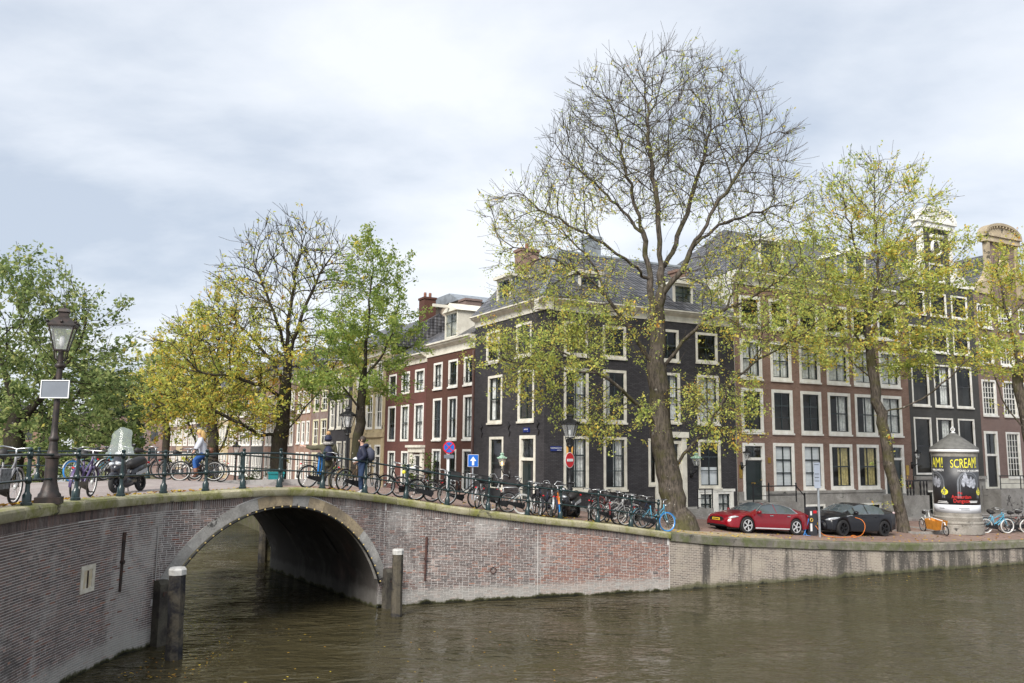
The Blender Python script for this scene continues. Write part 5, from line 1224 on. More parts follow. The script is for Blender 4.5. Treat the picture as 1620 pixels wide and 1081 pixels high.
# ------------------------------------------------------------------ street lamps
LIRN = plain('brown cast iron', (.03, .026, .024), .5, .3, c2=(.06, .042, .036), scale=6); LBLK = plain('black cast iron', (.02, .02, .021), .45, .3)
m, N, L, B = nodes('lamp glass'); B.inputs['Base Color'].default_value = (.75, .78, .78, 1); B.inputs['Roughness'].default_value = .12; B.inputs['Alpha'].default_value = .22; LGLS = m
MOPAL = plain('opal glass', (.7, .7, .68), .3, var=.1)
def lantern(parent, z, k=1.0, n=4, iron=None, roofm=None, rot=PI/4, arms=True, lit=False, name='lantern'):
    iron = iron or LIRN; q = MB(); r0, r1, h = .17*k, .34*k, .52*k; z0 = z
    bot = [(r0*math.cos(rot+2*PI*i/n), r0*math.sin(rot+2*PI*i/n), z0) for i in range(n)]; top = [(r1*math.cos(rot+2*PI*i/n), r1*math.sin(rot+2*PI*i/n), z0+h) for i in range(n)]
    for i in range(n):
        q.tube([bot[i], top[i]], .016*k, 5); q.tube([bot[i], bot[(i+1) % n]], .018*k, 5); q.tube([top[i], top[(i+1) % n]], .03*k, 5)
        if arms: q.tube([(0, 0, z0-.27*k), (bot[i][0]*.8, bot[i][1]*.8, z0-.18*k), bot[i]], .014*k, 5)
    q.lathe([(.05*k, -.3*k), (.06*k, -.24*k), (.035*k, -.2*k)], 8, (0, 0, z0))
    o = q.build(name, iron, parent, R(40))
    q = MB(); rr = [(r1*1.12, h), (r1*1.1, h+.04*k), (r1*.55, h+.17*k), (r1*.36, h+.2*k), (r1*.36, h+.28*k), (r1*.48, h+.3*k), (r1*.4, h+.36*k), (.02*k, h+.4*k), (.03*k, h+.44*k), (0, h+.48*k)]
    vs = []; 
    for r_, zz in rr: vs += [(r_*math.cos(rot+2*PI*i/(n*2 if False else n)), r_*math.sin(rot+2*PI*i/n), z0+zz) for i in range(n)]
    q.add(vs, [(j*n+i, j*n+(i+1) % n, (j+1)*n+(i+1) % n, (j+1)*n+i) for j in range(len(rr)-1) for i in range(n)]+[tuple(range(n-1, -1, -1))])
    for i in range(n):
        for f in (0, .5): 
            a = top[i]; b = top[(i+1) % n]; p_ = [a[j]*(1-f)+b[j]*f for j in range(3)]; q.ball((p_[0]*1.1, p_[1]*1.1, z0+h+.07*k), .035*k, 6, 4)
    q.build('lantern_roof', roofm or iron, o, R(30))
    pm = None
    for i in range(n):
        a, b, c, d = bot[i], bot[(i+1) % n], top[(i+1) % n], top[i]; q = MB(); q.add([a, b, c, d], [(0, 1, 2, 3)]); q.build('pane', LGLS, o)
    q = MB(); q.lathe([(.03*k, 0), (.05*k, .1*k), (.05*k, .22*k), (.02*k, .26*k)], 8, (0, 0, z0+.05*k)); bb = q.build('lamp_bulb', MEMI if lit else MOPAL, o, True)
    return o
m, N, L, B = nodes('lit warm lamp'); B.inputs['Base Color'].default_value = (.9, .6, .2, 1); B.inputs['Emission Color'].default_value = (1, .55, .15, 1); B.inputs['Emission Strength'].default_value = 4; MEMI = m
m, N, L, B = nodes('lit amber shade'); B.inputs['Base Color'].default_value = (.7, .4, .1, 1); B.inputs['Emission Color'].default_value = (1, .5, .1, 1); B.inputs['Emission Strength'].default_value = .22; MAMB = m
def street_lamp(label, loc, h, iron, big=True, n=4):
    t = thing('street_lamp', label, 'street lamp', loc, R(20)); q = MB()
    q.box(-.24, .24, -.24, .24, 0, .14); q.lathe([(.225, .14), (.215, .2), (.18, .24), (.135, .42), (.125, .48), (.125, .92), (.155, .95), (.155, .99), (.115, 1.02), (.095, 1.1), (.085, 1.2), (.075, 1.28), (.1, 1.31), (.1, 1.36), (.07, 1.4), (.062, 1.6), (.055, h-1.0), (.05, h-.9)], 12)
    q.lathe([(.075, h-1.3), (.1, h-1.27), (.1, h-1.23), (.075, h-1.2)], 12); q.build('lamp_post', iron, t, R(40)); lantern(t, h-.92, 1.0, n, iron); return t
s_ = -4.6
street_lamp('brown cast iron street lamp on the bridge coping with a sign on its post', P3(s_, .12, zsm(s_)-.02), 4.12, LIRN)
lp = Vector(P3(s_, .12, zsm(s_)))
t = thing('traffic_sign', 'grey back of a rectangular sign clamped to the near street lamp post', 'sign', (lp.x, lp.y, lp.z+2.35), R(-3))
GRY = plain('grey sign back', (.17, .19, .22), .6, .1, var=.1)
MB().box(-.31, .31, -.105, -.09, -.19, .19).build('panel', GRY, t)
q = MB(); frame_boxes(q, .62, .38, .018, -.12, -.106); o = q.build('rim', MWHT, t); o.location = (-.31, 0, -.19)
q = MB(); q.torus((0, 0, .1), .088, .012, 14, 5, 'z'); q.torus((0, 0, -.1), .088, .012, 14, 5, 'z'); q.build('clamp', GRY, t)
street_lamp('black street lamp carrying a round no entry sign in front of the corner house', (2.25, 32.0, 2.5), 3.95, LBLK, n=6)
street_lamp('street lamp behind the man in the navy jacket', (-7.35, 37.6, 2.75), 4.15, LBLK, n=6)
street_lamp('small street lamp down the side canal below the many stemmed elm', (-20.6, 63, 1.6), 3.9, LBLK)
def wall_lamp(label, p, rz, z, lit, roofm, k=.72):
    t = thing('wall_lantern', label, 'wall lamp', (p[0], p[1], z), rz); q = MB()
    q.tube([(0, 0, -.3), (0, -.2, -.42), (0, -.42, -.3), (0, -.45, -.05)], .025, 6); q.tube([(0, 0, -.55), (0, -.16, -.5), (0, -.24, -.38)], .02, 6); q.lathe([(.07, -.6), (.07, -.2)], 8, (0, -.02, 0)); q.build('bracket', LBLK, t, True)
    o = lantern(t, 0, k, 6, LBLK, roofm, PI/6, False, lit); o.location = (0, -.45, 0)
CPR = plain('verdigris copper', (.30, .45, .35), .6, var=.2)
wall_lamp('green topped wall lantern beside the dark green door of the corner house', Bpt(3.25), R(BA)-PI, 4.25, True, CPR)
wall_lamp('pale topped wall lantern beside the big elm trunk', Apt(8.55), R(AA), 4.35, False, CPR)
wall_lamp('small black wall lantern left of the dark green front door', Apt(11.9), R(AA), 4.75, False, LBLK, .55)
wall_lamp('small black wall lantern between the brown house and the charcoal house', Apt(25.1), R(AA), 4.8, False, LBLK, .6)
wall_lamp('lit wall lantern on the beige stone house', Bpt(25.0), R(BA)-PI, 4.6, True, LBLK, .7)
# amber lampshade behind the corner house window
for u, w_, k in ((1.75, .45, 0),):
    p = Apt(u); t = thing('pendant_lamp', 'amber pendant lampshade hanging inside the corner house window', 'lamp', (p[0]-math.sin(R(AA))*.8, p[1]+math.cos(R(AA))*.8, 5.0), R(AA))
    q = MB(); q.box(-.25, .25, -.02, .02, -.25, .25); q = MB(); q.lathe([(.22, -.28), (.25, .25)], 12); q.build('lampshade', MAMB, t, True); MB().tube([(0, 0, .25), (0, 0, .7)], .01, 5).build('cord', BLACK, t)

# ------------------------------------------------------------------ traffic signs
SRED = plain('sign red', (.62, .012, .02), .4, var=.08); SBLU = plain('sign blue', (.01, .13, .55), .4, var=.08); GALV = plain('galvanised steel', (.42, .45, .48), .45, .6, var=.2, scale=7)
def disc(q, r_, y, n=28, c=(0, 0)): q.prism([(c[0]+r_*math.cos(2*PI*i/n), c[1]+r_*math.sin(2*PI*i/n)) for i in range(n)], y, y+.006, 'y')
p0 = Vector((2.25, 32.0, 0)); t = thing('traffic_sign', 'round red no entry sign with white bar on the black lamp post', 'sign', (p0.x-.02, p0.y-.13, 4.68), R(52))
q = MB(); disc(q, .3, -.012); q.build('plate', MWHT, t); q = MB(); disc(q, .275, -.02); q.build('red_disc', SRED, t); MB().box(-.2, .2, -.028, -.021, -.05, .05).build('white_bar', MWHT, t)
x_, y_ = P3(9.55, .3, 0)[:2]; z_ = gxy(x_, y_)[0]
t = thing('traffic_sign', 'round blue and red no stopping sign on a white pole at the railing', 'sign', (x_, y_, z_), R(18))
MB().tube([(0, 0, 0), (0, 0, 1.85)], .045, 8).build('pole', MWHT, t)
q = MB(); disc(q, .215, -.07, c=(0, 1.95)); q.build('red_ring', SRED, t); q = MB(); disc(q, .175, -.078, c=(0, 1.95)); q.build('blue_disc', SBLU, t)
for a in (45, 135):
    q = MB(); q.T = Matrix.Translation((0, 0, 1.95)) @ Matrix.Rotation(R(a), 4, 'Y'); q.box(-.172, .172, -.085, -.079, -.016, .016) if a == 45 else q.box(-.172, .172, -.086, -.0795, -.016, .016); q.build('red_bar', SRED, t)
MB().box(-.17, .17, -.075, -.06, 1.58, 1.7).build('sub_plate', GRY, t)
x_, y_ = (-1.55, 34.5); z_ = 2.9
t = thing('traffic_sign', 'square blue sign with a white upward arrow', 'sign', (x_, y_, z_), R(12))
MB().tube([(0, .03, -.3), (0, .03, 1.9)], .035, 8).build('pole', GALV, t); MB().box(-.22, .22, -.03, -.015, 1.44, 1.94).build('plate', MWHT, t); MB().box(-.205, .205, -.038, -.031, 1.455, 1.925).build('blue_panel', SBLU, t)
MB().prism([(-.045, 1.5), (.045, 1.5), (.045, 1.68), (.13, 1.68), (0, 1.86), (-.13, 1.68), (-.045, 1.68)], -.046, -.039, 'y').build('arrow', MWHT, t)
t = thing('parking_sign', 'tall grey pole with the back of a parking sign beside the charging post', 'sign', (13.35, 36.62, 1.44), R(24))
MB().tube([(0, 0, 0), (0, 0, 3.05)], .05, 10).build('pole', GALV, t); MB().box(-.26, .08, -.08, -.06, 2.1, 3.2).build('panel', plain('pale sign panel', (.5, .55, .64), .45, .2, var=.1), t)
q = MB(); [q.box(-.24, .0, -.09, -.081, z, z+.02) for z in (2.4, 2.55, 2.7, 3.1)]; q.build('bracket', BLACK, t)
t = thing('charging_post', 'dark grey electric car charging post with white icon between the two cars', 'charging post', (13.2, 37.2, 1.45), R(24))
CHG = plain('charcoal plastic', (.035, .037, .045), .45, var=.1)
MB().prism([(-.2, 0), (.2, 0), (.2, 1.16), (.14, 1.24), (-.14, 1.24), (-.2, 1.16)], -.15, .15, 'y').build('cabinet', CHG, t)
MB().box(-.0, .19, -.158, -.151, .98, 1.1).build('red_label', SRED, t); MB().box(-.19, -.09, -.158, -.151, .22, .55).build('white_icon', MWHT, t); MB().box(-.18, -.08, -.158, -.151, .9, 1.08).build('white_label', MWHT, t)
q = MB(); q.torus((-.12, -.16, .7), .07, .02, 14, 5); q.build('socket_ring', plain('yellow socket', (.7, .45, .08), .4), t)
CBO = plain('orange cable', (.75, .2, .02), .4, var=.1); CBB = plain('blue cable', (.03, .2, .55), .4, var=.1)
q = MB(); coil = [(15.05+.11*math.cos(t), 37.2+.12*math.sin(t), 1.45+.03*math.sin(t)) for t in np.linspace(-1.5, 11, 22)]; q.tube([tuple(v) for v in chaikin([(13.35, 37.1, 1.9), (13.6, 36.95, 1.5), (14.1, 36.95, 1.425), (14.6, 37.15, 1.41), (14.95, 37.25, 1.42)]+coil+[(15.3, 37.4, 1.42), (15.6, 37.55, 1.5), (15.8, 37.7, 1.85), (15.75, 37.9, 2.12), (15.5, 38.1, 2.2)], 2)], .013, 6); tag(q.build('charging_cable', CBO, None, True), 'orange charging cable looping to the black car', 'cable')
q = MB(); q.tube([(13.05, 37.05, 2.2), (12.85, 36.95, 1.7), (12.75, 36.9, 1.5), (12.9, 36.8, 1.46), (13.05, 36.9, 1.47), (12.9, 37.0, 1.5), (12.7, 36.98, 2.0), (12.6, 37.3, 2.35)], .025, 6); tag(q.build('charging_cable', CBB, None, True), 'blue charging cable coiled behind the red car', 'cable')

# ------------------------------------------------------------------ cars
def wheel_mesh(R0, wdt, spokes, rimm, tyre, dark):
    d = {}
    q = MB(); q.T = Matrix.Rotation(PI/2, 4, 'X'); q.lathe([(R0*.68, -wdt/2), (R0*.93, -wdt/2), (R0, -wdt/2+.03), (R0, wdt/2-.03), (R0*.93, wdt/2), (R0*.68, wdt/2)], 32, cap=False); d['t'] = q.mesh('tyre', tyre, R(40))
    q = MB(); q.T = Matrix.Rotation(PI/2, 4, 'X'); q.lathe([(R0*.7, wdt/2+.004), (R0*.63, wdt/2-.015), (R0*.62, -.02), (0, -.02)], 32, cap=False); d['b'] = q.mesh('wheel_disc', dark)
    q = MB(); q.T = Matrix.Rotation(PI/2, 4, 'X'); q.lathe([(R0*.71, wdt/2-.03), (R0*.71, wdt/2+.006), (R0*.65, wdt/2+.006), (R0*.64, wdt/2-.03)], 32, cap=False); q.lathe([(0, wdt/2+.0), (R0*.12, wdt/2), (R0*.14, wdt/2-.03)], 12, cap=False)
    for i in range(spokes):
        a = 2*PI*i/spokes
        for k in (-.13, .13): q.tube([(R0*.1*math.cos(a), R0*.1*math.sin(a), wdt/2-.01), (R0*.67*math.cos(a+k), R0*.67*math.sin(a+k), wdt/2-.008)], R0*.045, 4)
    d['r'] = q.mesh('rim', rimm, R(40)); return d
TYRE = plain('tyre rubber', (.018, .018, .019), .8, var=.2); ALLOY = plain('silver alloy', (.72, .73, .75), .35, .25, var=.1); GUN = plain('black alloy', (.03, .03, .034), .3, .6, var=.1); WDK = plain('wheel well black', (.008, .008, .009), .9, var=0)
m, N, L, B = nodes('car glass'); B.inputs['Base Color'].default_value = (.08, .1, .11, 1); B.inputs['Roughness'].default_value = .04; B.inputs['Specular IOR Level'].default_value = .8; CGL = m
HLG = plain('headlight lens', (.62, .65, .68), .08, .2, var=.35, scale=9); CHR = plain('chrome', (.7, .71, .72), .18, 1, var=.05); PLT = plain('yellow plate', (.78, .5, .03), .5, var=.05)
def car(name, label, loc, rz, paint, K, wheels, chrome_line, cl=CGL):
    """K: profile table along x; every row is x, z under, z side top (belt), z roof rail, z centre top, half widths low, belt, rail"""
    t = thing(name, label, 'car', loc, rz)
    xs = np.array([k[0] for k in K]); cols_ = np.array([k[1:] for k in K]); X = np.unique(np.r_[np.linspace(xs[0], xs[-1], 64), xs]); n = len(X)
    C_ = np.array([np.interp(X, xs, cols_[:, j]) for j in range(cols_.shape[1])]).T
    for _ in range(1): C_[1:-1] = .25*C_[:-2]+.5*C_[1:-1]+.25*C_[2:]
    zu, zb, zr, zt, wl, wb, wr = C_.T; RW = wheels['R']+.055
    vs = []; rowlen = 9
    for i in range(n):
        low = zu[i]
        for ax in wheels['ax']:
            dx = abs(X[i]-ax)
            if dx < RW: low = max(low, wheels['R']-.01+math.sqrt(RW*RW-dx*dx))
        low = min(low, zb[i]-.06)
        zm = low+(zb[i]-low)*.5
        half = [(wl[i]*.55, max(zu[i], .2)), (wl[i]-.02, low), (wl[i]+.012, low+.03), (max(wl[i], wb[i])+.02, zm), (wb[i], zb[i]-.025), (wb[i]-.03, zb[i]), (wr[i], zr[i]), (wr[i]*.6, zr[i]+(zt[i]-zr[i])*.75), (0, zt[i])]
        vs += [(X[i], y, z) for y, z in half]+[(X[i], -y, z) for y, z in half[-2::-1]]
    k = 17; q = MB(); gsx = wheels['glass']
    for i in range(n-1):
        xm = (X[i]+X[i+1])/2
        for j in range(k-1):
            jj = j if j < 8 else 15-j; mi = 0
            if jj == 5 and gsx['side'][0] < xm < gsx['side'][1] and not any(abs(xm-b) < .035 for b in gsx['pillars']): mi = 1
            if jj in (6, 7) and (gsx['front'][0] < xm < gsx['front'][1] or gsx['rear'][0] < xm < gsx['rear'][1]): mi = 1
            if jj in (6, 7) and gsx.get('roof') and gsx['roof'][0] < xm < gsx['roof'][1]: mi = 1
            if jj == 0: mi = 2
            if jj in (1, 2) and any(abs(xm-a) < RW for a in wheels['ax']) and jj == 1: mi = 0
            q.k = mi; q.f.append((i*k+j, (i+1)*k+j, (i+1)*k+j+1, i*k+j+1)); q.m.append(mi)
    q.v = vs
    q.k = 0; q.f.append(tuple(range(k))); q.m.append(0); q.f.append(tuple((n-1)*k+j for j in range(k-1, -1, -1))); q.m.append(0)
    o = q.build('body', [paint, cl, WDK], t, R(32))
    q = MB()
    for ax in wheels['ax']:
        for sd in (-1, 1): q.box(ax-RW-.02, ax+RW+.02, sd*.45-.05, sd*.45+.05, .25, .8)
    q.box(xs[0]+.25, xs[-1]-.25, -.75, .75, .2, .3); q.build('underbody', WDK, t)
    for ax in wheels['ax']:
        for sd in (-1, 1):
            w_ = ob('wheel', wheels['m']['t'], t); w_.location = (ax, sd*(wheels['y']), wheels['R']); w_.rotation_euler = (0, 0, 0 if sd < 0 else PI)
            ob('wheel_disc', wheels['m']['b'], w_); ob('rim', wheels['m']['r'], w_)
    return t, (X, C_)
m, N, L, B = nodes('red car paint'); B.inputs['Base Color'].default_value = (.20, .002, .009, 1); B.inputs['Roughness'].default_value = .3; B.inputs['Coat Weight'].default_value = .9; B.inputs['Coat Roughness'].default_value = .02; B.inputs['Specular IOR Level'].default_value = .15; MRED = m
m, N, L, B = nodes('black car paint'); B.inputs['Base Color'].default_value = (.008, .008, .011, 1); B.inputs['Roughness'].default_value = .35; B.inputs['Specular IOR Level'].default_value = .2; B.inputs['Coat Weight'].default_value = .45; B.inputs['Coat Roughness'].default_value = .03; MBLK = m
K = [(-2.48, .45, .82, .86, .9, .72, .7, .62), (-2.4, .3, .95, 1.0, 1.04, .84, .82, .7), (-2.1, .25, 1.0, 1.09, 1.13, .93, .9, .68), (-1.6, .22, .98, 1.2, 1.25, .97, .93, .62), (-.9, .2, .94, 1.33, 1.39, .98, .94, .6), (-.3, .2, .93, 1.37, 1.44, .98, .95, .6), (.3, .2, .92, 1.32, 1.41, .98, .95, .61), (.75, .2, .92, 1.12, 1.24, .98, .95, .68), (1.15, .21, .91, .97, 1.02, .97, .93, .76), (1.6, .22, .86, .91, .94, .96, .91, .76), (2.0, .23, .8, .84, .86, .92, .86, .72), (2.3, .24, .72, .75, .77, .84, .76, .64), (2.45, .28, .6, .62, .64, .72, .64, .5), (2.49, .34, .54, .56, .57, .6, .56, .44)]
wm = wheel_mesh(.37, .24, 5, ALLOY, TYRE, WDK)
wh = dict(R=.37, y=.86, ax=(1.46, -1.5), m=wm, glass=dict(side=(-1.55, .78), pillars=(-.35,), front=(.28, 1.15), rear=(-2.1, -1.05), roof=(-1.0, .2)))
rc, prof_ = car('parked_car', 'glossy red fastback saloon plugged in on the quay', (0, 0, 0), 0, MRED, K, wh, True)
def mir(q, f):
    for s in (-1, 1): f(q, s)
q = MB(); mir(q, lambda q, s: q.tube([(.95, s*1.0, .95), (.85, s*1.1, 1.0), (.8, s*1.12, .99)], [.05, .085, .06], 8)); q.build('wing_mirror', MRED, rc, True)
for s in (-1, 1):
    q = MB(); q.tube([(1.95, s*.9, .74), (2.12, s*.84, .72), (2.27, s*.74, .67), (2.36, s*.62, .63)], [.02, .055, .065, .03], 8); q.build('headlight', HLG, rc, True)
    q = MB(); q.tube([(-2.28, s*.86, .9), (-2.4, s*.76, .9), (-2.47, s*.6, .88)], [.03, .06, .03], 8); q.build('tail_light', SRED, rc, True)
    q = MB(); q.tube([(.92, s*.925, .945), (.5, s*.925, .95), (-.4, s*.925, .955), (-1.2, s*.915, .965), (-1.62, s*.895, .99)], .014, 5); q.tube([(.9, s*.86, 1.02), (.4, s*.66, 1.3), (-.1, s*.62, 1.375), (-.8, s*.62, 1.345), (-1.3, s*.68, 1.24), (-1.62, s*.88, 1.0)], .016, 5); q.build('chrome_trim', CHR, rc)
    for x in (.05, -1.0): MB().box(x-.1, x+.1, s*.985-.008, s*.985+.008, .83, .865).build('door_handle', CHR, rc)
    q = MB(); q.tube([(2.12, s*.82, .4), (2.3, s*.7, .39), (2.38, s*.58, .39)], .03, 6); q.build('fog_lamp', CHR, rc, True)
q = MB(); q.prism([(-.42, .5), (.42, .5), (.5, .6), (.3, .68), (-.3, .68), (-.5, .6)], 2.38, 2.5, 'x'); q.build('grille', BLACK, rc); q = MB(); q.box(2.4, 2.475, -.55, .55, .27, .36); q.build('air_intake', BLACK, rc)
MB().box(2.501, 2.512, -.26, .26, .52, .63).build('number_plate', PLT, rc); MB().box(2.513, 2.516, -.2, .2, .555, .595).build('plate_characters', BLACK, rc)
q = MB(); mir(q, lambda q, s: q.box(-1.05, 1.0, s*.985-.006, s*.985+.012, .24, .29)); q.build('sill_strip', ALLOY, rc)
def car_at(c, fx, fy, rx, ry, axf, axr, wy, k):
    """put the near wheels (left side, +y) on two ground points"""
    hd = math.atan2(fy-ry, fx-rx); f = Vector((math.cos(hd), math.sin(hd))); l = Vector((-f.y, f.x)); mid = Vector(((fx+rx)/2, (fy+ry)/2)); cc = mid-f*((axf+axr)/2*k)-l*(wy*k)
    zf, zr_ = gxy(fx, fy)[0], gxy(rx, ry)[0]; L_ = (axf-axr)*k; pit = math.atan2(zf-zr_, L_)
    c.location = (cc.x, cc.y, (zf+zr_)/2-math.tan(pit)*(axf+axr)/2*k+.0); c.rotation_euler = (0, -pit, hd); c.scale = (k, k, k)
car_at(rc, 9.93, 35.48, 12.31, 36.62, 1.46, -1.5, .95, .91)
K2 = [(-2.24, .5, .9, .94, .98, .68, .66, .56), (-2.15, .32, 1.06, 1.1, 1.14, .82, .8, .66), (-1.8, .26, 1.06, 1.16, 1.2, .89, .86, .62), (-1.2, .22, 1.0, 1.3, 1.34, .9, .88, .58), (-.6, .2, .97, 1.38, 1.43, .9, .88, .57), (0, .2, .95, 1.38, 1.44, .9, .88, .58), (.4, .2, .94, 1.28, 1.36, .9, .88, .6), (.8, .21, .95, 1.12, 1.2, .9, .87, .66), (1.2, .22, .94, 1.0, 1.05, .9, .86, .7), (1.6, .23, .86, .91, .95, .87, .82, .68), (1.95, .24, .76, .8, .83, .8, .74, .62), (2.18, .26, .62, .66, .68, .68, .62, .52), (2.25, .32, .54, .56, .58, .56, .52, .42)]
wm2 = wheel_mesh(.35, .22, 5, GUN, TYRE, WDK)
wh2 = dict(R=.35, y=.79, ax=(1.36, -1.32), m=wm2, glass=dict(side=(-1.4, .85), pillars=(-.28, .52), front=(.35, 1.2), rear=(-1.95, -1.0)))
bc_, _ = car('parked_car', 'black hatchback charging by orange cable on the quay', (0, 0, 0), 0, MBLK, K2, wh2, False)
for s in (-1, 1):
    q = MB(); q.tube([(1.5, s*.86, .8), (1.8, s*.8, .75), (2.0, s*.68, .7), (2.12, s*.56, .66)], [.02, .06, .065, .03], 8); q.build('headlight', HLG, bc_, True)
    q = MB(); q.tube([(.72, s*.9, 1.0), (.66, s*1.0, 1.03), (.6, s*1.02, 1.02)], [.05, .09, .06], 8); q.build('wing_mirror', MBLK, bc_, True)
    q = MB(); q.tube([(-1.98, s*.83, 1.06), (-2.12, s*.76, 1.05), (-2.2, s*.64, 1.03)], [.03, .07, .03], 8); q.build('tail_light', plain('pale tail lamp', (.65, .5, .5), .2), bc_, True)
    q = MB(); q.tube([(1.15, s*.885, .86), (.95, s*.905, .9), (.8, s*.9, .9)], .025, 5); q.tube([(.8, s*.875, .97), (0, s*.88, .975), (-1.3, s*.87, .99)], .012, 5); q.tube([(2.05, s*.74, .38), (2.16, s*.62, .34), (2.2, s*.5, .33)], .022, 5); q.build('chrome_trim', CHR, bc_)
    for x in (.05, -.8): MB().box(x-.1, x+.1, s*.905-.008, s*.905+.008, .83, .86).build('door_handle', MBLK, bc_)
MB().box(2.256, 2.268, -.26, .26, .42, .53).build('number_plate', PLT, bc_); MB().box(2.25, 2.262, -.45, .45, .56, .62).build('grille', CHR, bc_)
car_at(bc_, 14.9, 38.0, 17.33, 39.3, 1.36, -1.32, .87, 1.02)
# ------------------------------------------------------------------ bicycles
BC = {}
def cached(key, fn):
    if key not in BC: BC[key] = fn()
    return BC[key]
CHRM = plain('dull chrome', (.55, .56, .57), .3, .8, var=.2); SADL = plain('saddle leather', (.02, .018, .018), .6, var=.2); RUBB = plain('bike tyre', (.02, .02, .02), .85, var=.2)
WTYR = plain('white tyre', (.65, .65, .62), .7, var=.15); BTYR = plain('blue tyre', (.03, .25, .65), .6, var=.1)
RW = .34
def w_mesh(tyre):
    q = MB(); q.torus((0, 0, 0), RW-.022, .024, 30, 6); return q.mesh('wheel', tyre, True)
def rim_mesh(m): q = MB(); q.torus((0, 0, 0), RW-.052, .013, 30, 5); q.lathe([(.02, -.05), (.035, -.03), (.035, .03), (.02, .05)], 8); q.T = None; return q.mesh('rim', m, True)
def spoke_mesh():
    q = MB()
    for i in range(18):
        a = 2*PI*i/18; q.tube([(.02*math.cos(a+.5), .02*(-1)**i, .02*math.sin(a+.5)), ((RW-.05)*math.cos(a), 0, (RW-.05)*math.sin(a))], .0032, 3, False)
    return q.mesh('spokes', CHRM)
def frame_mesh(style, mt):
    q = MB(); ra, bb, hd, hb, fa = (-.54, 0, RW), (-.08, 0, .28), (.35, 0, .92), (.385, 0, .7), (.54, 0, RW)
    st = (-.2, 0, .82)
    q.tube([bb, st], .019, 6); q.tube([hd, hb], .023, 6)
    if style == 'step': q.tube([hb, (.2, 0, .5), (.02, 0, .34), bb], .021, 6); q.tube([(.36, 0, .82), (.17, 0, .6), (-.02, 0, .46), (-.12, 0, .44)], .017, 6)
    elif style == 'sloped': q.tube([hb, bb], .022, 6); q.tube([(.36, 0, .84), (-.14, 0, .55)], .019, 6)
    else: q.tube([hb, bb], .021, 6); q.tube([(.355, 0, .87), (-.19, 0, .8)], .018, 6)
    for y in (-.055, .055):
        q.tube([bb, (-.3, y, .31), (ra[0], y, ra[2])], .011, 5); q.tube([(-.18, 0, .74), (-.35, y, .55), (ra[0], y, ra[2])], .009, 5)
        q.tube([(hb[0]+.01, y*.7, hb[2]-.02), (.45, y, .52), (fa[0], y, fa[2])], .013, 5)
    return q.mesh('frame', mt, True)
def guard_mesh(mt, k):
    q = MB()
    for cx, a0, a1 in (((-.54, 15, 190), (.54, 20, 150))[k],):
        pts = [R(a0+(a1-a0)*i/14) for i in range(15)]; vs = []
        for a in pts:
            for y in (-.028, .028): vs.append((cx+(RW+.03)*math.cos(a), y, RW+(RW+.03)*math.sin(a)))
        q.add(vs, [(2*i, 2*i+1, 2*i+3, 2*i+2) for i in range(14)])
    return q.mesh('mudguard', mt)
def bar_mesh(kind, mt):
    q = MB(); q.tube([(.35, 0, .9), (.33, 0, 1.06)], .015, 6)
    if kind == 'dutch': q.tube([(.06, -.29, 1.05), (.2, -.3, 1.08), (.33, -.24, 1.1), (.38, -.1, 1.08), (.34, 0, 1.06), (.38, .1, 1.08), (.33, .24, 1.1), (.2, .3, 1.08), (.06, .29, 1.05)], .013, 6)
    elif kind == 'high': q.tube([(.12, -.32, 1.14), (.26, -.3, 1.18), (.34, -.16, 1.2), (.33, -.06, 1.06), (.33, .06, 1.06), (.34, .16, 1.2), (.26, .3, 1.18), (.12, .32, 1.14)], .013, 6)
    else: q.tube([(.28, -.31, 1.07), (.34, -.12, 1.06), (.34, .12, 1.06), (.28, .31, 1.07)], .014, 6)
    return q.mesh('handlebar', mt, True)
def grip_mesh(kind, mt):
    q = MB(); z, x0, x1 = {'dutch': (1.06, .05, .17), 'high': (1.15, .11, .22), 'flat': (1.07, .27, .31)}[kind]
    for s in (-1, 1): q.tube([(x0, s*.29 if kind != 'flat' else s*.32, z), (x1, s*.3 if kind != 'flat' else s*.2, z+.02)], .019, 6)
    return q.mesh('grip', mt, True)
def saddle_mesh(mt):
    q = MB(); q.tube([(-.2, 0, .8), (-.21, 0, .93)], .013, 6)
    q.tube([(-.36, 0, .965), (-.3, 0, .975), (-.2, 0, .96), (-.08, 0, .955), (-.04, 0, .95)], [.06, .1, .075, .035, .02], 10); return q.mesh('saddle', mt, True)
def rack_mesh():
    q = MB()
    for y in (-.06, 0, .06): q.tube([(-.28, y, .74), (-.8, y, .74)], .007, 4)
    q.tube([(-.8, -.06, .74), (-.8, .06, .74)], .007, 4)
    for y in (-.07, .07): q.tube([(-.7, y, .74), (-.54, y, RW)], .007, 4)
    return q.mesh('luggage_rack', MC['black iron'])
def chain_mesh(mt):
    q = MB(); q.prism([(-.6, .3), (-.58, .39), (-.2, .38), (.02, .4), (.06, .3), (.0, .18), (-.1, .2), (-.5, .28)], -.075, -.06, 'y'); q.tube([(-.08, -.1, .28), (.03, -.12, .15)], .01, 5); q.tube([(-.08, .08, .28), (-.19, .12, .41)], .01, 5)
    q.box(-.02, .08, -.2, -.12, .135, .16); q.box(-.24, -.14, .12, .2, .4, .425); return q.mesh('crank', mt)
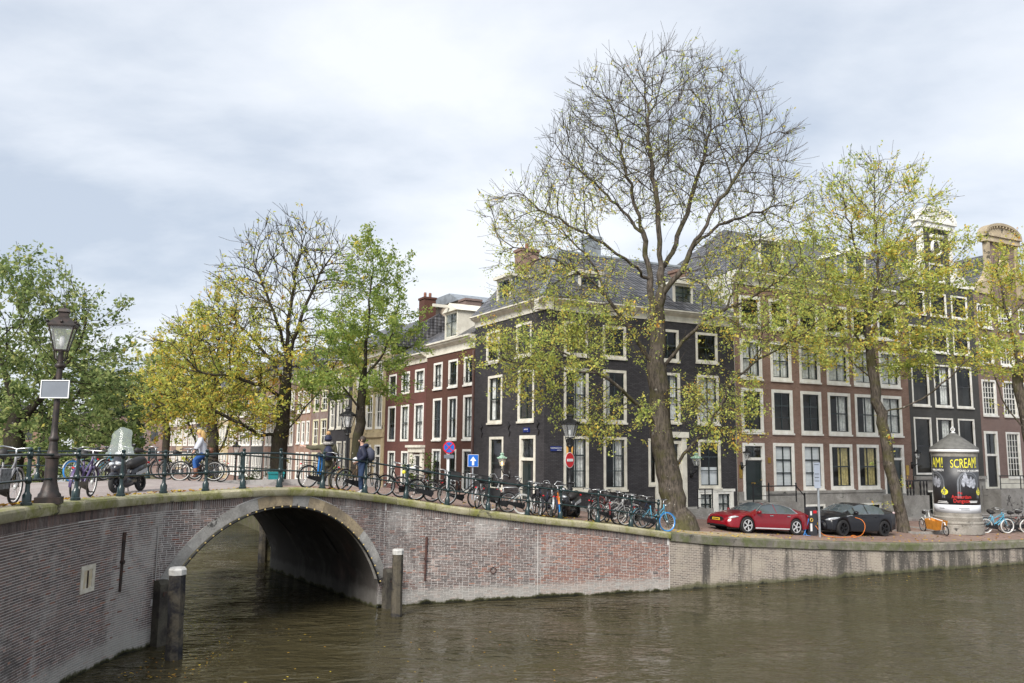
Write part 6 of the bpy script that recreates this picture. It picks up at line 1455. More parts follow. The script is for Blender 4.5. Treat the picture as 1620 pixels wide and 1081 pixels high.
def basket_mesh(mt):
    q = MB(); x0, x1, y0, y1, z0, z1 = .42, .78, -.22, .22, .85, 1.1
    for z in (z0, (z0+z1)/2, z1): q.tube([(x0, y0, z), (x1, y0, z), (x1, y1, z), (x0, y1, z)], .012, 4, closed=True)
    q.box(x0, x1, y0, y0+.01, z0, z1); q.box(x0, x1, y1-.01, y1, z0, z1); q.box(x0, x0+.01, y0+.01, y1-.01, z0, z1); q.box(x1-.01, x1, y0+.01, y1-.01, z0, z1); q.box(x0+.01, x1-.01, y0+.01, y1-.01, z0, z0+.01)
    return q.mesh('crate', mt)
def bag_mesh(mt):
    q = MB()
    for s in (-1, 1): q.prism([(-.8, .36), (-.36, .36), (-.33, .72), (-.83, .72)], s*.16-.06, s*.16+.06, 'y')
    return q.mesh('pannier', mt)
def bike(label, x, y, z, hd, lean=.06, fm=None, style='step', bar='dutch', tyre=None, rimm=None, crate=None, pannier=None, seat=None, front_tyre=None, lamp=True, scale=1, steer=0, lock=None):
    fm = fm or BLACK; tyre = tyre or RUBB; rimm = rimm or CHRM; seat = seat or SADL
    t = thing('bicycle', label, 'bicycle', (x, y, z), hd, 'bicycles parked around the bridge and quay'); t.rotation_euler = (lean, 0, hd); t.scale = (scale*1.06,)*3
    K_ = lambda n, *a: '%s|%s' % (n, '|'.join(q.name if hasattr(q, 'name') else str(q) for q in a))
    ob('frame', cached(K_('f', style, fm), lambda: frame_mesh(style, fm)), t)
    for k_ in (0, 1): ob('mudguard', cached(K_('g', fm, k_), lambda: guard_mesh(fm, k_)), t)
    ob('handlebar', cached(K_('b', bar), lambda: bar_mesh(bar, CHRM)), t); ob('grip', cached(K_('gr', bar), lambda: grip_mesh(bar, SADL)), t)
    ob('saddle', cached(K_('s', seat), lambda: saddle_mesh(seat)), t); ob('luggage_rack', cached('rack', rack_mesh), t); ob('crank', cached(K_('c', BLACK), lambda: chain_mesh(BLACK)), t)
    for xx, ty in ((-.54, tyre), (.54, front_tyre or tyre)):
        w_ = ob('wheel', cached(K_('w', ty), lambda: w_mesh(ty)), t); w_.location = (xx, 0, RW)
        ob('rim', cached(K_('r', rimm), lambda: rim_mesh(rimm)), w_); ob('spokes', cached('sp', spoke_mesh), w_)
    if lamp: 
        ob('tail_light', cached('tl', lambda: MB().box(-.86, -.83, -.025, .025, .67, .705).mesh('tail_light', SRED)), t)
        ob('headlamp', cached('hl', lambda: MB().tube([(.4, 0, .9), (.47, 0, .9)], [.03, .045], 8).mesh('headlamp', CHRM, True)), t)
    if crate: ob('crate', cached(K_('cr', crate), lambda: basket_mesh(crate)), t)
    if pannier: ob('pannier', cached(K_('pn', pannier), lambda: bag_mesh(pannier)), t)
    return t
SILV = plain('silver frame paint', (.48, .49, .50), .35, .4, var=.15); PURPL = plain('purple frame paint', (.09, .06, .16), .35, var=.2); GREYF = plain('grey frame paint', (.28, .275, .28), .4, var=.2); LBLU = plain('light blue frame paint', (.10, .38, .55), .35, var=.12); WHTF = plain('white frame paint', (.66, .66, .64), .35, var=.1); ORNG = plain('orange frame paint', (.62, .19, .03), .4, var=.15); NAVY = plain('navy frame paint', (.02, .03, .07), .4, var=.2); BRNZ = plain('bronze frame paint', (.20, .13, .08), .4, var=.2)
PANN = plain('black canvas', (.03, .03, .032), .9, var=.3, scale=9); GREYB_ = plain('grey patterned canvas', (.25, .25, .26), .9, var=.6, scale=14)
WSAD = plain('white saddle cover', (.6, .6, .6), .6, var=.1)
SPX = np.arange(-9, S_END+1.5, .02)
def s_px(px, d=.6):
    best = None
    for s in SPX[::5]:
        P_ = Vector(P3(s, d, gz(s, d)+.4))-Vector((0, 0, CAMZ)); zc = P_.dot(_f); X = 810+1316.5*P_.dot(rt)/zc
        if best is None or abs(X-px) < best[0]: best = (abs(X-px), s)
    return best[1]
def rail_bike(label, px, d=.55, ang=0, **k):
    """ang: turn from the railing direction"""
    s = s_px(px, d); p = P3(s, d, float(gz(s, d))); tn = wtan(s, .5); sl = (gz(s+.5, d)-gz(s-.5, d))
    b = bike(label, p[0], p[1], p[2], math.atan2(tn[1], tn[0])+R(ang), **k)
    pt = -math.atan(sl)*math.cos(R(ang)); b.rotation_euler = (b.rotation_euler[0], pt, b.rotation_euler[2]); return b
rail_bike('grey city bicycle with patterned panniers at the left edge of the bridge', 6, .6, 6, fm=GREYF, style='step', tyre=RUBB, pannier=GREYB_, rimm=WHTF)
rail_bike('purple bicycle with red tail light leaning beside the near street lamp', 132, .75, 14, fm=PURPL, style='sloped', bar='flat', rimm=WHTF)
rail_bike('black bicycle with white mudguard tip parked before the man in the beanie', 511, .55, 0, fm=BLACK, style='step', rimm=CHRM, lean=.1)
rail_bike('bronze bicycle with white saddle cover below the man in the navy jacket', 566, .5, 3, fm=BRNZ, style='diamond', seat=WSAD, rimm=CHRM, lean=.09)
rail_bike('black step-through bicycle facing left, second right of the navy jacket man', 630, .5, 178, fm=BLACK, style='step', seat=WSAD, lean=-.09)
rail_bike('dark grey bicycle standing behind the railing in front of the pilastered doorway', 655, 1.3, 182, fm=GREYF, style='diamond', lean=-.03)
rail_bike('black bicycle carrying a black crate left of the no stopping sign pole', 678, .55, 4, fm=BLACK, style='step', crate=PANN, rimm=WHTF)
rail_bike('grey bicycle with orange bell parked right of the no stopping sign', 762, .9, 60, fm=GREYF, style='sloped', bar='dutch', lean=.05)
rail_bike('silver mens bicycle with high handlebar below the green topped lantern', 800, .5, -4, fm=SILV, style='diamond', bar='high', rimm=WTYR, tyre=WTYR, pannier=PANN)
rail_bike('silver grey bicycle parked end on behind the silver mens bicycle', 786, 1.2, 70, fm=SILV, style='step', bar='high')
rail_bike('dark bicycle end on in front of the dark green double door', 848, .8, 80, fm=BLACK, style='diamond', bar='flat')
rail_bike('navy bicycle end on beside the one in front of the double door', 861, .9, 96, fm=NAVY, style='step')
rail_bike('silver bicycle with upturned handlebar left of the dark scooter', 872, .9, 70, fm=SILV, style='step', bar='high')
rail_bike('orange bicycle with blue front tyre next to the dark scooter', 884, .85, 248, fm=ORNG, style='sloped', bar='flat', front_tyre=BTYR)
rail_bike('black bicycle with white rims just right of the dark scooter', 932, .8, 60, fm=BLACK, style='step', rimm=WTYR)
rail_bike('red and black bicycle end on beside the second to last railing posts', 952, 1.2, 80, fm=plain('red frame paint', (.14, .02, .02), .4), style='diamond')
rail_bike('white wheeled bicycle parked across the street near the corner house window', 985, 4.2, 8, fm=WHTF, style='diamond', tyre=WTYR, bar='flat')
rail_bike('grey bicycle across the street left of the white wheeled bicycle', 960, 4.4, 5, fm=GREYF, style='step', rimm=WTYR)
rail_bike('navy bicycle behind the light blue bicycle near the elm trunk', 1012, 2.2, 30, fm=NAVY, style='step')
rail_bike('light blue bicycle with blue front tyre at the end of the railing', 1035, .35, 2, fm=LBLU, style='step', front_tyre=BTYR, lean=-.06, rimm=CHRM)
rail_bike('black bicycle with basket between the no stopping sign and the grey bicycle', 728, 1.0, 12, fm=BLACK, style='step', crate=PANN)
rail_bike('black bicycle leaning on the railing in front of the street name plates', 826, .5, 2, fm=BLACK, style='diamond', bar='dutch', lean=.09)
rail_bike('grey step-through bicycle leaning on the railing right of the dark scooter', 966, .5, 3, fm=GREYF, style='step', lean=.09, rimm=WTYR)
rail_bike('black bicycle leaning on the railing left of the light blue bicycle', 1000, .55, 176, fm=BLACK, style='diamond', lean=-.08)
# bicycles on the far side of the bridge deck
for lab, s_, d, a, kw in (('bicycle with bright blue front tyre behind the near scooter', 1.2, 8.7, 200, dict(fm=SILV, style='step', front_tyre=BTYR)), ('white and blue bicycle on the far side of the deck behind the cyclist', 2.3, 8.9, 20, dict(fm=WHTF, style='sloped')), ('light blue bicycle at the far railing left of the cyclist', 1.8, 9.3, 15, dict(fm=LBLU, style='step')),
    ('black bicycle at the far railing directly behind the cyclist', 3.3, 9.1, -6, dict(fm=BLACK, style='step')), ('black bicycle with white rims at the far railing right of the cyclist', 4.7, 9.1, 4, dict(fm=BLACK, style='step', rimm=WTYR)), ('black bicycle furthest right along the far railing', 5.9, 9.3, 186, dict(fm=BLACK, style='diamond', rimm=WTYR))):
    p = apt(s_, d, 0); b = bike(lab, p[0], p[1], float(gz(min(s_, 7), d)), math.atan2(AD[1], AD[0])+R(a), **kw)
# dark bicycles against the red brick house
for lab, u in (('dark bicycle leaning on the red brick house below its middle window', 9.9), ('dark bicycle leaning on the red brick house nearest the corner house', 8.3), ('dark bicycle against the oxblood house right of its doorway', 12.6)):
    p = Bpt(u); n_ = Vector((-math.sin(R(BA)), math.cos(R(BA)))); bike(lab, p[0]+n_.x*.5, p[1]+n_.y*.5, 2.22, R(BA)+PI, fm=BLACK, style='step')
# bicycles by the advertising column
for lab, x, y, a, kw in (('light blue bicycle with white tyres right of the advertising column', 24.5, 42.75, -20, dict(fm=LBLU, style='step', tyre=WTYR)), ('second light blue bicycle behind the white tyred one', 24.9, 43.6, -24, dict(fm=LBLU, style='sloped')), ('black bicycle with white front tyre in the rack by the column', 25.6, 43.0, -26, dict(fm=BLACK, style='step', front_tyre=WTYR)),
    ('green grey bicycle second from the right edge', 26.3, 43.5, -28, dict(fm=GREYF, style='diamond')), ('black bicycle at the right edge of the picture', 27.0, 43.7, -30, dict(fm=BLACK, style='step'))):
    bike(lab, x, y, gxy(x, y)[0], R(a)+R(25.4), **kw)

# ------------------------------------------------------------------ scooters
m, N, L, B = nodes('scooter windscreen'); B.inputs['Base Color'].default_value = (.55, .62, .6, 1); B.inputs['Roughness'].default_value = .1; B.inputs['Alpha'].default_value = .3; WSC = m
SCB = plain('dark blue grey plastic', (.022, .023, .031), .32, var=.2, coat=.4); SCL = plain('light grey plastic', (.42, .43, .45), .35, var=.15)
def scooter(label, x, y, z, hd, body=None, screen=True, lean=.12):
    body = body or SCB; t = thing('motor_scooter', label, 'scooter', (x, y, z), hd, 'parked motor scooters'); t.rotation_euler = (lean, 0, hd)
    for xx in (-.62, .66):
        q = MB(); q.torus((0, 0, 0), .19, .062, 26, 8); w_ = q.build('wheel', RUBB, t, True); w_.location = (xx, 0, .25); q = MB(); q.T = Matrix.Rotation(PI/2, 4, 'X'); q.lathe([(.14, -.05), (.13, 0), (.14, .05)], 16, cap=False)
        for i in range(5): a = 2*PI*i/5; q.tube([(0, 0, 0), (.14*math.cos(a), .14*math.sin(a), 0)], .018, 5)
        q.build('rim', GUN, w_)
    q = MB(); q.tube([(-.95, 0, .74), (-.8, 0, .68), (-.55, 0, .6), (-.25, 0, .5), (-.12, 0, .42)], [.05, .13, .17, .16, .1], 12); q.tube([(-.25, 0, .3), (.1, 0, .26), (.38, 0, .28)], [.12, .15, .13], 10); q.build('rear_body', body, t, True)
    q = MB(); q.tube([(.3, 0, .28), (.42, 0, .5), (.45, 0, .75), (.4, 0, .95)], [.14, .21, .2, .13], 12); q.tube([(.45, 0, .62), (.6, 0, .66), (.66, 0, .58)], [.15, .13, .06], 10); q.build('front_shield', body, t, True)
    q = MB(); q.tube([(.45, 0, .5), (.66, 0, .25)], .045, 8); q.build('fork', GUN, t)
    q = MB(); q.tube([(.36, 0, .42), (.58, 0, .5), (.8, 0, .47), (.92, 0, .4)], [.05, .085, .08, .03], 8); q.build('front_mudguard', body, t, True)
    q = MB(); q.tube([(-.92, 0, .83), (-.75, 0, .84), (-.45, 0, .8), (-.2, 0, .74), (-.1, 0, .68)], [.07, .14, .15, .14, .08], 10); q.build('seat', SADL, t, True)
    q = MB(); q.tube([(.28, -.34, 1.03), (.36, -.15, 1.02), (.38, 0, 1.0), (.36, .15, 1.02), (.28, .34, 1.03)], .022, 6); q.tube([(.42, 0, .96), (.36, 0, 1.02), (.28, 0, 1.03)], [.1, .11, .06], 8); q.build('handlebar', GUN, t, True)
    for s in (-1, 1):
        q = MB(); q.tube([(.62, s*.02, .78), (.64, s*.1, .77), (.56, s*.16, .77)], [.03, .06, .03], 8); q.build('headlight', HLG, t, True)
        q = MB(); q.tube([(.32, s*.28, 1.04), (.33, s*.34, 1.2)], .008, 5); q.ball((.33, s*.37, 1.24), (.02, .07, .045), 8, 6); q.build('mirror', BLACK, t, True)
    q = MB(); q.ball((.46, 0, 1.03), (.06, .09, .07), 10, 6); q.build('speedometer', SCL, t, True)
    q = MB(); q.tube([(-.3, -.12, .3), (-.55, -.15, .3), (-.9, -.17, .38)], [.03, .06, .065], 8); q.build('exhaust', GUN, t, True)
    q = MB(); q.tube([(-.2, -.12, .25), (-.28, -.16, .0)], .014, 5); q.tube([(-.2, .12, .25), (-.28, .16, .0)], .014, 5); q.build('stand', GUN, t)
    q = MB(); q.tube([(-.95, -.1, .78), (-1.0, 0, .8), (-.95, .1, .78)], .03, 6); q.build('tail_light', SRED, t)
    q = MB(); q.prism([(-.7, .52), (-.1, .42), (-.15, .5), (-.72, .64)], .165, .18, 'y'); q.prism([(-.7, .52), (-.1, .42), (-.15, .5), (-.72, .64)], -.18, -.165, 'y'); q.build('side_trim', SCL, t)
    if screen:
        q = MB(); vs = []; nu, nv = 8, 8
        for j in range(nv+1):
            v = j/nv; wd = .34*(1-.25*v) if v < .75 else .34*(1-.25*v)*math.sqrt(max(0, 1-((v-.75)/.25)**2))+.02
            if v < .3: wd = .44-.33*v
            for i in range(nu+1):
                u = i/nu*2-1; vs.append((.56-.26*v-.14*u*u, u*wd, .98+.78*v))
        q.add(vs, [(j*(nu+1)+i, j*(nu+1)+i+1, (j+1)*(nu+1)+i+1, (j+1)*(nu+1)+i) for j in range(nv) for i in range(nu)]); q.build('windscreen', WSC, t, True)
    return t
s_ = s_px(200, 1.7); p = P3(s_, 1.7, 0); tn = wtan(-1.6, .5)
scooter('dark scooter with tall clear windscreen parked on the bridge', p[0], p[1], float(gz(s_, 1.7)), R(265), lean=.1)
s_ = 14.55; p = P3(s_, 1.25, 0); tn = wtan(s_, .5)
scooter('black scooter under a lamp among the bicycles before the corner house', p[0], p[1], float(gz(s_, 1.25)), math.atan2(tn[1], tn[0])+R(222), plain('black scooter plastic', (.015, .015, .018), .3, var=.2, coat=.4), False)

# ------------------------------------------------------------------ cargo bike
t = thing('cargo_bicycle', 'white cargo bicycle with orange box leaning by the advertising column', 'cargo bike', (20.75, 41.6, gxy(20.75, 41.6)[0]), R(-72)); t.rotation_euler = (.08, 0, R(-88))
for xx, r_ in ((-.95, .33), (1.15, .25)):
    q = MB(); q.torus((0, 0, 0), r_-.025, .027, 28, 6); w_ = q.build('wheel', RUBB, t, True); w_.location = (xx, 0, r_); q = MB(); q.torus((0, 0, 0), r_-.06, .012, 28, 5)
    for i in range(10): a = 2*PI*i/10; q.tube([(0, 0, 0), ((r_-.06)*math.cos(a), 0, (r_-.06)*math.sin(a))], .004, 3)
    q.build('rim', CHRM, w_)
q = MB(); q.tube([(-.95, .05, .33), (-.5, 0, .3), (.0, 0, .2), (.75, 0, .2), (.95, 0, .62), (1.1, 0, .62), (1.15, .04, .25)], .03, 6); q.tube([(-.5, 0, .3), (-.62, 0, .85)], .024, 6); q.tube([(-.95, 0, .33), (-.6, 0, .72), (-.1, 0, .78), (.95, 0, .68)], .024, 6); q.tube([(-.2, 0, .25), (-.22, 0, 1.0)], .022, 6); q.build('frame', WHTF, t, True)
q = MB(); q.prism([(-.1, .24), (.72, .24), (.95, .66), (-.22, .72)], -.26, -.245, 'y'); q.prism([(-.1, .24), (.72, .24), (.95, .66), (-.22, .72)], .245, .26, 'y'); q.add([(-.1, -.245, .24), (.72, -.245, .24), (.72, .245, .24), (-.1, .245, .24)], [(0, 1, 2, 3)]); q.add([(.72, -.245, .24), (.95, -.245, .66), (.95, .245, .66), (.72, .245, .24)], [(0, 1, 2, 3)]); q.add([(-.1, -.245, .24), (-.22, -.245, .72), (-.22, .245, .72), (-.1, .245, .24)], [(0, 1, 2, 3)]); q.build('cargo_box', plain('orange plywood', (.62, .25, .03), .45, var=.25, scale=4), t)
q = MB(); q.tube([(-.22, 0, 1.0), (-.24, 0, 1.1)], .018, 6); q.tube([(-.5, -.3, 1.12), (-.35, -.28, 1.13), (-.24, 0, 1.1), (-.35, .28, 1.13), (-.5, .3, 1.12)], .014, 6); q.build('handlebar', CHRM, t, True)
q = MB(); q.tube([(-.78, 0, .98), (-.7, 0, .99), (-.5, 0, .96)], [.06, .1, .03], 10); q.tube([(-.62, 0, .85), (-.64, 0, .95)], .014, 6); q.build('saddle', SADL, t, True)
q = MB(); q.tube([(-1.22, 0, .5), (-.95, 0, .7), (-.72, 0, .58)], .03, 4); q.build('mudguard', WHTF, t)

# ------------------------------------------------------------------ advertising column
cx, cy = 22.5, 42.6; cz = gxy(cx, cy)[0]-.02
t = thing('advertising_column', 'round advertising column with dark horror poster and conical grey roof', 'advertising column', (cx, cy, cz), 0)
CONC = stonemat('column concrete', (.33, .31, .28), (.25, .235, .21), (.15, .135, .11), .5, 1.6, .05)
q = MB(); q.lathe([(1.16, 0), (1.16, .42), (1.13, .46), (1.16, .5), (1.16, .55), (1.1, .62), (1.13, .8), (1.08, .86), (1.08, 1.02)], 40); q.build('plinth', CONC, t, R(30))
PBLK = plain('dark poster print', (.03, .031, .036), .45, c2=(.05, .052, .058), scale=1.5); PWHT = plain('white notice print', (.62, .64, .68), .6, var=.06); PYEL = plain('yellow print', (.78, .72, .06), .5, var=.08); PRED = plain('red print', (.65, .03, .025), .5, var=.1); PGRY = plain('grey print', (.16, .17, .19), .5, var=.3); PPAL = plain('pale ghost print', (.42, .44, .5), .5, var=.55, scale=9)
rp_ = 1.03
q = MB(); q.lathe([(rp_, .98), (rp_, 4.1)], 48); q.build('drum', CONC, t, True)
q = MB(); q.lathe([(rp_+.012, 1.03), (rp_+.012, 1.42)], 48); q.build('notice_band', PWHT, t, True)
q = MB(); q.lathe([(rp_+.014, 1.43), (rp_+.014, 3.78)], 48); q.build('poster', PBLK, t, True)
q = MB(); q.lathe([(rp_+.01, 3.79), (rp_+.02, 3.98), (rp_+.06, 4.0), (rp_+.07, 4.12), (rp_+.02, 4.16)], 48); q.build('collar', CONC, t, R(30))
q = MB(); q.lathe([(rp_+.09, 4.0), (rp_+.09, 4.14)], 48); q.build('white_band', MWHT, t, True)
q = MB(); q.lathe([(rp_+.1, 4.16), (rp_+.09, 4.22), (.75, 4.5), (.4, 4.76), (.12, 4.97), (0, 4.98)], 40); q.build('roof', plain('grey lead roof', (.14, .138, .132), .75, var=.3, scale=4, bmp=.2), t, R(50))
q = MB(); q.lathe([(.1, 4.95), (.13, 4.99), (.04, 5.04)], 10); q.torus((0, 0, 5.15), .1, .025, 14, 6); q.ball((0, 0, 5.27), .05, 8, 6); q.build('finial', MWHT, t, True)
va = math.atan2(-cy, -cx)      # towards the camera
def wrap(me, ang, z, r_):
    for v in me.vertices:
        a = va+ang+v.co.x/r_; rr = r_+v.co.z; zz = z+v.co.y
        v.co = (rr*math.cos(a), rr*math.sin(a), zz)
    me.update(); return me
for txt, sz, ang, z, mt, nm in (('SCREAM!', .56, -.2, 3.24, PYEL, 'lettering'), ('AM!', .72, -.5, 3.24, PYEL, 'lettering'), ('HOUSE OF HALLOWEEN', .15, .1, 3.04, MWHT, 'lettering'), ('HALLOWEEN', .16, -.5, 3.06, MWHT, 'lettering'), ('Amsterdam', .24, .22, 1.74, PRED, 'lettering'), ('Dungeon', .26, .22, 1.54, PRED, 'lettering'), ('the', .2, .15, 1.95, PRED, 'lettering')):
    me = txt_mesh(txt, sz, nm, mt, .004, 'LEFT' if txt in ('SCREAM!', 'HOUSE OF HALLOWEEN') else 'RIGHT' if ang < -.4 else 'CENTER', .62 if mt is PYEL else .8)
    if txt == 'SCREAM!':
        for v in me.vertices: v.co.y *= 1+.3*v.co.x
    ob(nm, wrap(me, ang, z, rp_+.024), t)
def wrapmb(q, name, mt, ang, z, r_):
    me = q.mesh(name, mt)
    for v in me.vertices: v.co = (v.co.x, v.co.z, -v.co.y)
    return ob(name, wrap(me, ang, z, r_), t)
def archshape(r0, r1, h, n=14):
    q = MB(); o_ = [(-r1, 0), (-r1, h)]+[(r1*math.cos(PI-PI*i/n), h+r1*math.sin(PI*i/n)) for i in range(1, n)]+[(r1, h), (r1, 0)]; i_ = [(-r0, 0), (-r0, h)]+[(r0*math.cos(PI-PI*i/n), h+r0*math.sin(PI*i/n)) for i in range(1, n)]+[(r0, h), (r0, 0)]
    k = len(o_); vs = [(a, 0, b) for a, b in o_]+[(a, 0, b) for a, b in i_]; q.add(vs, [(i, i+1, k+i+1, k+i) for i in range(k-1)]); return q
for ang in (.6, -1.05):
    wrapmb(archshape(.5, .58, .75), 'printed_arch', PGRY, ang, 1.75, rp_+.02); wrapmb(archshape(.42, .46, .75), 'printed_arch', PGRY, ang, 1.75, rp_+.0205)
    rs = random.Random(5); 
    for i in range(7):
        q = MB(); n = 9; q.add([((.11+.05*rs.random())*math.cos(2*PI*j/n)*.7, 0, (.2+.06*rs.random())*math.sin(2*PI*j/n)) for j in range(n)], [tuple(range(n))]); wrapmb(q, 'printed_figure', PPAL, ang+(-.3+.1*i)*.9, 2.45+.25*rs.random()+.1*math.sin(i*2), rp_+.0215)
for ang in (-.52, 1.15):
    q = MB(); n = 20; q.add([(.17*math.cos(2*PI*j/n)*(1+.06*math.cos(4*PI*j/n)), 0, .15*math.sin(2*PI*j/n)) for j in range(n)], [tuple(range(n))]); q.add([(-.02, 0, .14), (.03, 0, .14), (.02, 0, .24), (-.03, 0, .22)], [(0, 1, 2, 3)]); wrapmb(q, 'printed_pumpkin', PYEL, ang, 2.05, rp_+.022)
    q = MB(); q.add([(-.09, 0, .03), (-.03, 0, .02), (-.05, 0, .08)], [(0, 1, 2)]); q.add([(.03, 0, .02), (.09, 0, .03), (.05, 0, .08)], [(0, 1, 2)]); q.add([(-.1, 0, -.04), (0, 0, -.1), (.1, 0, -.04), (0, 0, -.07)], [(0, 1, 2, 3)]); wrapmb(q, 'pumpkin_face', PBLK, ang, 2.05, rp_+.024)
for ang, w_, z in ((-.65, .5, 1.56), (-.65, .6, 1.49), (.78, .5, 1.6), (.78, .45, 1.54), (.3, .5, 1.25), (.35, .4, 1.18), (-.7, .3, 1.22)):
    q = MB(); q.add([(-w_/2, 0, 0), (-w_/6, 0, 0), (w_/6, 0, 0), (w_/2, 0, 0), (-w_/2, 0, .03), (-w_/6, 0, .03), (w_/6, 0, .03), (w_/2, 0, .03)], [(0, 1, 5, 4), (1, 2, 6, 5), (2, 3, 7, 6)]); wrapmb(q, 'printed_line', MWHT if z > 1.45 else PGRY, ang, z, rp_+.02)
# tree pit frame of the elm beside the column
t = thing('tree_pit_frame', 'stone frame round the foot of the elm behind the black car', 'tree pit', (20.2, 42.6, gxy(20.2, 42.6)[0]), R(25.4)); q = MB()
for i, b_ in enumerate(((-1.3, 1.3, -1.3, -1.15), (-1.3, 1.3, 1.15, 1.3), (-1.3, -1.15, -1.149, 1.149), (1.15, 1.3, -1.149, 1.149))): MB().box(b_[0], b_[1], b_[2], b_[3], -.2, .07).build('kerb_stone', STONE, t)

# ------------------------------------------------------------------ people
def skin(name, verts, edges, mat, parent, root=0, sub=2):
    me = bpy.data.meshes.new(name); me.from_pydata([v[:3] for v in verts], edges, []); me.materials.append(mat)
    o = ob(name, me, parent); md = o.modifiers.new('skin', 'SKIN'); md.use_smooth_shade = True
    for i, v in enumerate(verts):
        sv = me.skin_vertices[0].data[i]; sv.radius = (v[3], v[4] if len(v) > 4 else v[3]); sv.use_root = i == root
    s = o.modifiers.new('sub', 'SUBSURF'); s.levels = sub; s.render_levels = sub
    return o
SKINM = plain('skin', (.52, .32, .24), .6, var=.1)
def chain(V, E, pts, start=None):
    i0 = len(V); V.extend(pts); idx = list(range(i0, len(V)))
    if start is not None: E.append((start, idx[0]))
    E.extend(zip(idx[:-1], idx[1:])); return idx
def figure(label, x, y, z, hd, J, coat, trous, shoe, hairm, name='person', hair=True, coatlen=.0, h=1.0):
    """J: joint table; x is forward, y left"""
    t = thing(name, label, 'person', (x, y, z), hd); t.scale = (h,)*3
    V = []; E = []
    sp = chain(V, E, [(*J['pelvis'], .13, .11), (*J['waist'], .12, .1), (*J['chest'], .15, .11), (*J['neckb'], .075, .07), (*J['neck'], .055), (*J['headc'], .088, .098), (*J['headt'], .075, .08)])
    for s in ('l', 'r'):
        a = chain(V, E, [(*J['sh'+s], .065), (*J['el'+s], .045), (*J['wr'+s], .03)], sp[2])
        w_ = Vector(J['wr'+s]); d = (w_-Vector(J['el'+s])).normalized(); sd_ = d.orthogonal().normalized(); pm = w_+d*.07; p_ = chain(V, E, [(*pm, .03, .018)], a[-1])
        for k in range(4):
            o_ = sd_*(k-1.5)*.021; l_ = (.075, .085, .08, .06)[k]; chain(V, E, [(*(pm+d*.04+o_), .0095), (*(pm+d*(.04+l_*.5)+o_), .009), (*(pm+d*(.04+l_)+o_), .007)], p_[0])
        chain(V, E, [(*(w_+d*.05+sd_*.045), .011), (*(w_+d*.085+sd_*.06), .009)], p_[0])
        chain(V, E, [(*J['hip'+s], .085), (*J['kn'+s], .055), (*J['an'+s], .04)], sp[0])
    skin('body', V, E, SKINM, t)
    # face
    hc = Vector(J['headc']); hf = Vector(J.get('look', (1, 0, 0))).normalized(); hl = Vector((-hf.y, hf.x, 0))
    q = MB(); c = hc+hf*.092+Vector((0, 0, -.01)); q.ball(tuple(c), (.022, .018, .028), 8, 6); q.build('nose', SKINM, t, True)
    q = MB()
    for s in (-1, 1): q.ball(tuple(hc+hf*.082+hl*.033*s+Vector((0, 0, .02))), .012, 6, 5)
    q.build('eyes', BLACK, t, True)
    q = MB(); q.tube([tuple(hc+hf*.086+hl*.025*s+Vector((0, 0, -.055))) for s in (-1, 0, 1)], .006, 5); q.build('mouth', plain('lips', (.4, .17, .14), .5), t)
    for s in (-1, 1): q = MB(); q.ball(tuple(hc+hl*.098*s), (.018, .014, .03), 8, 6); q.build('ear', SKINM, t, True)
    if hair:
        q = MB(); cc = hc+hf*-.022+Vector((0, 0, .03)); q.ball(tuple(cc), (.105, .108, .115), 14, 10); q.build('hair', hairm, t, True)
    # coat
    V = []; E = []
    sp = chain(V, E, [(*(Vector(J['pelvis'])+Vector((0, 0, coatlen))), .19, .155), (*J['waist'], .185, .15), (*J['chest'], .2, .155), (*J['neckb'], .1, .095), (*(Vector(J['neckb'])*.6+Vector(J['neck'])*.4), .08)])
    for s in ('l', 'r'): chain(V, E, [(*J['sh'+s], .105), (*J['el'+s], .08), (*(Vector(J['wr'+s])*.93+Vector(J['el'+s])*.07), .058)], sp[2])
    skin('coat', V, E, coat, t, 1)
    V = []; E = []; sp = chain(V, E, [(*J['pelvis'], .165, .14), (*(Vector(J['pelvis'])+Vector((0, 0, .1))), .15, .13)])
    for s in ('l', 'r'): chain(V, E, [(*J['hip'+s], .115), (*J['kn'+s], .08), (*(Vector(J['an'+s])*.95+Vector(J['kn'+s])*.05), .062)], sp[0])
    skin('trousers', V, E, trous, t)
    for s in ('l', 'r'):
        a = Vector(J['an'+s]); f_ = Vector(J.get('toe'+s, (1, 0, 0))); skin('shoe', [(*(a-f_*.04+Vector((0, 0, -.035))), .05), (*(a+f_*.08+Vector((0, 0, -.045))), .045, .04), (*(a+f_*.17+Vector((0, 0, -.055))), .035, .025), (*(a+Vector((0, 0, .06))), .055)], [(0, 1), (1, 2), (0, 3)], shoe, t)
    return t
def stand(**kw):
    J = dict(pelvis=(0, 0, .95), waist=(0, 0, 1.12), chest=(0, 0, 1.34), neckb=(0, 0, 1.48), neck=(.01, 0, 1.54), headc=(.02, 0, 1.66), headt=(.015, 0, 1.72), shl=(0, .19, 1.42), shr=(0, -.19, 1.42), ell=(-.03, .27, 1.14), elr=(-.03, -.27, 1.14), wrl=(.06, .25, .92), wrr=(.06, -.25, .92), hipl=(0, .1, .88), hipr=(0, -.1, .88), knl=(.02, .11, .48), knr=(.02, -.11, .48), anl=(0, .12, .085), anr=(0, -.12, .085)); J.update(kw); return J
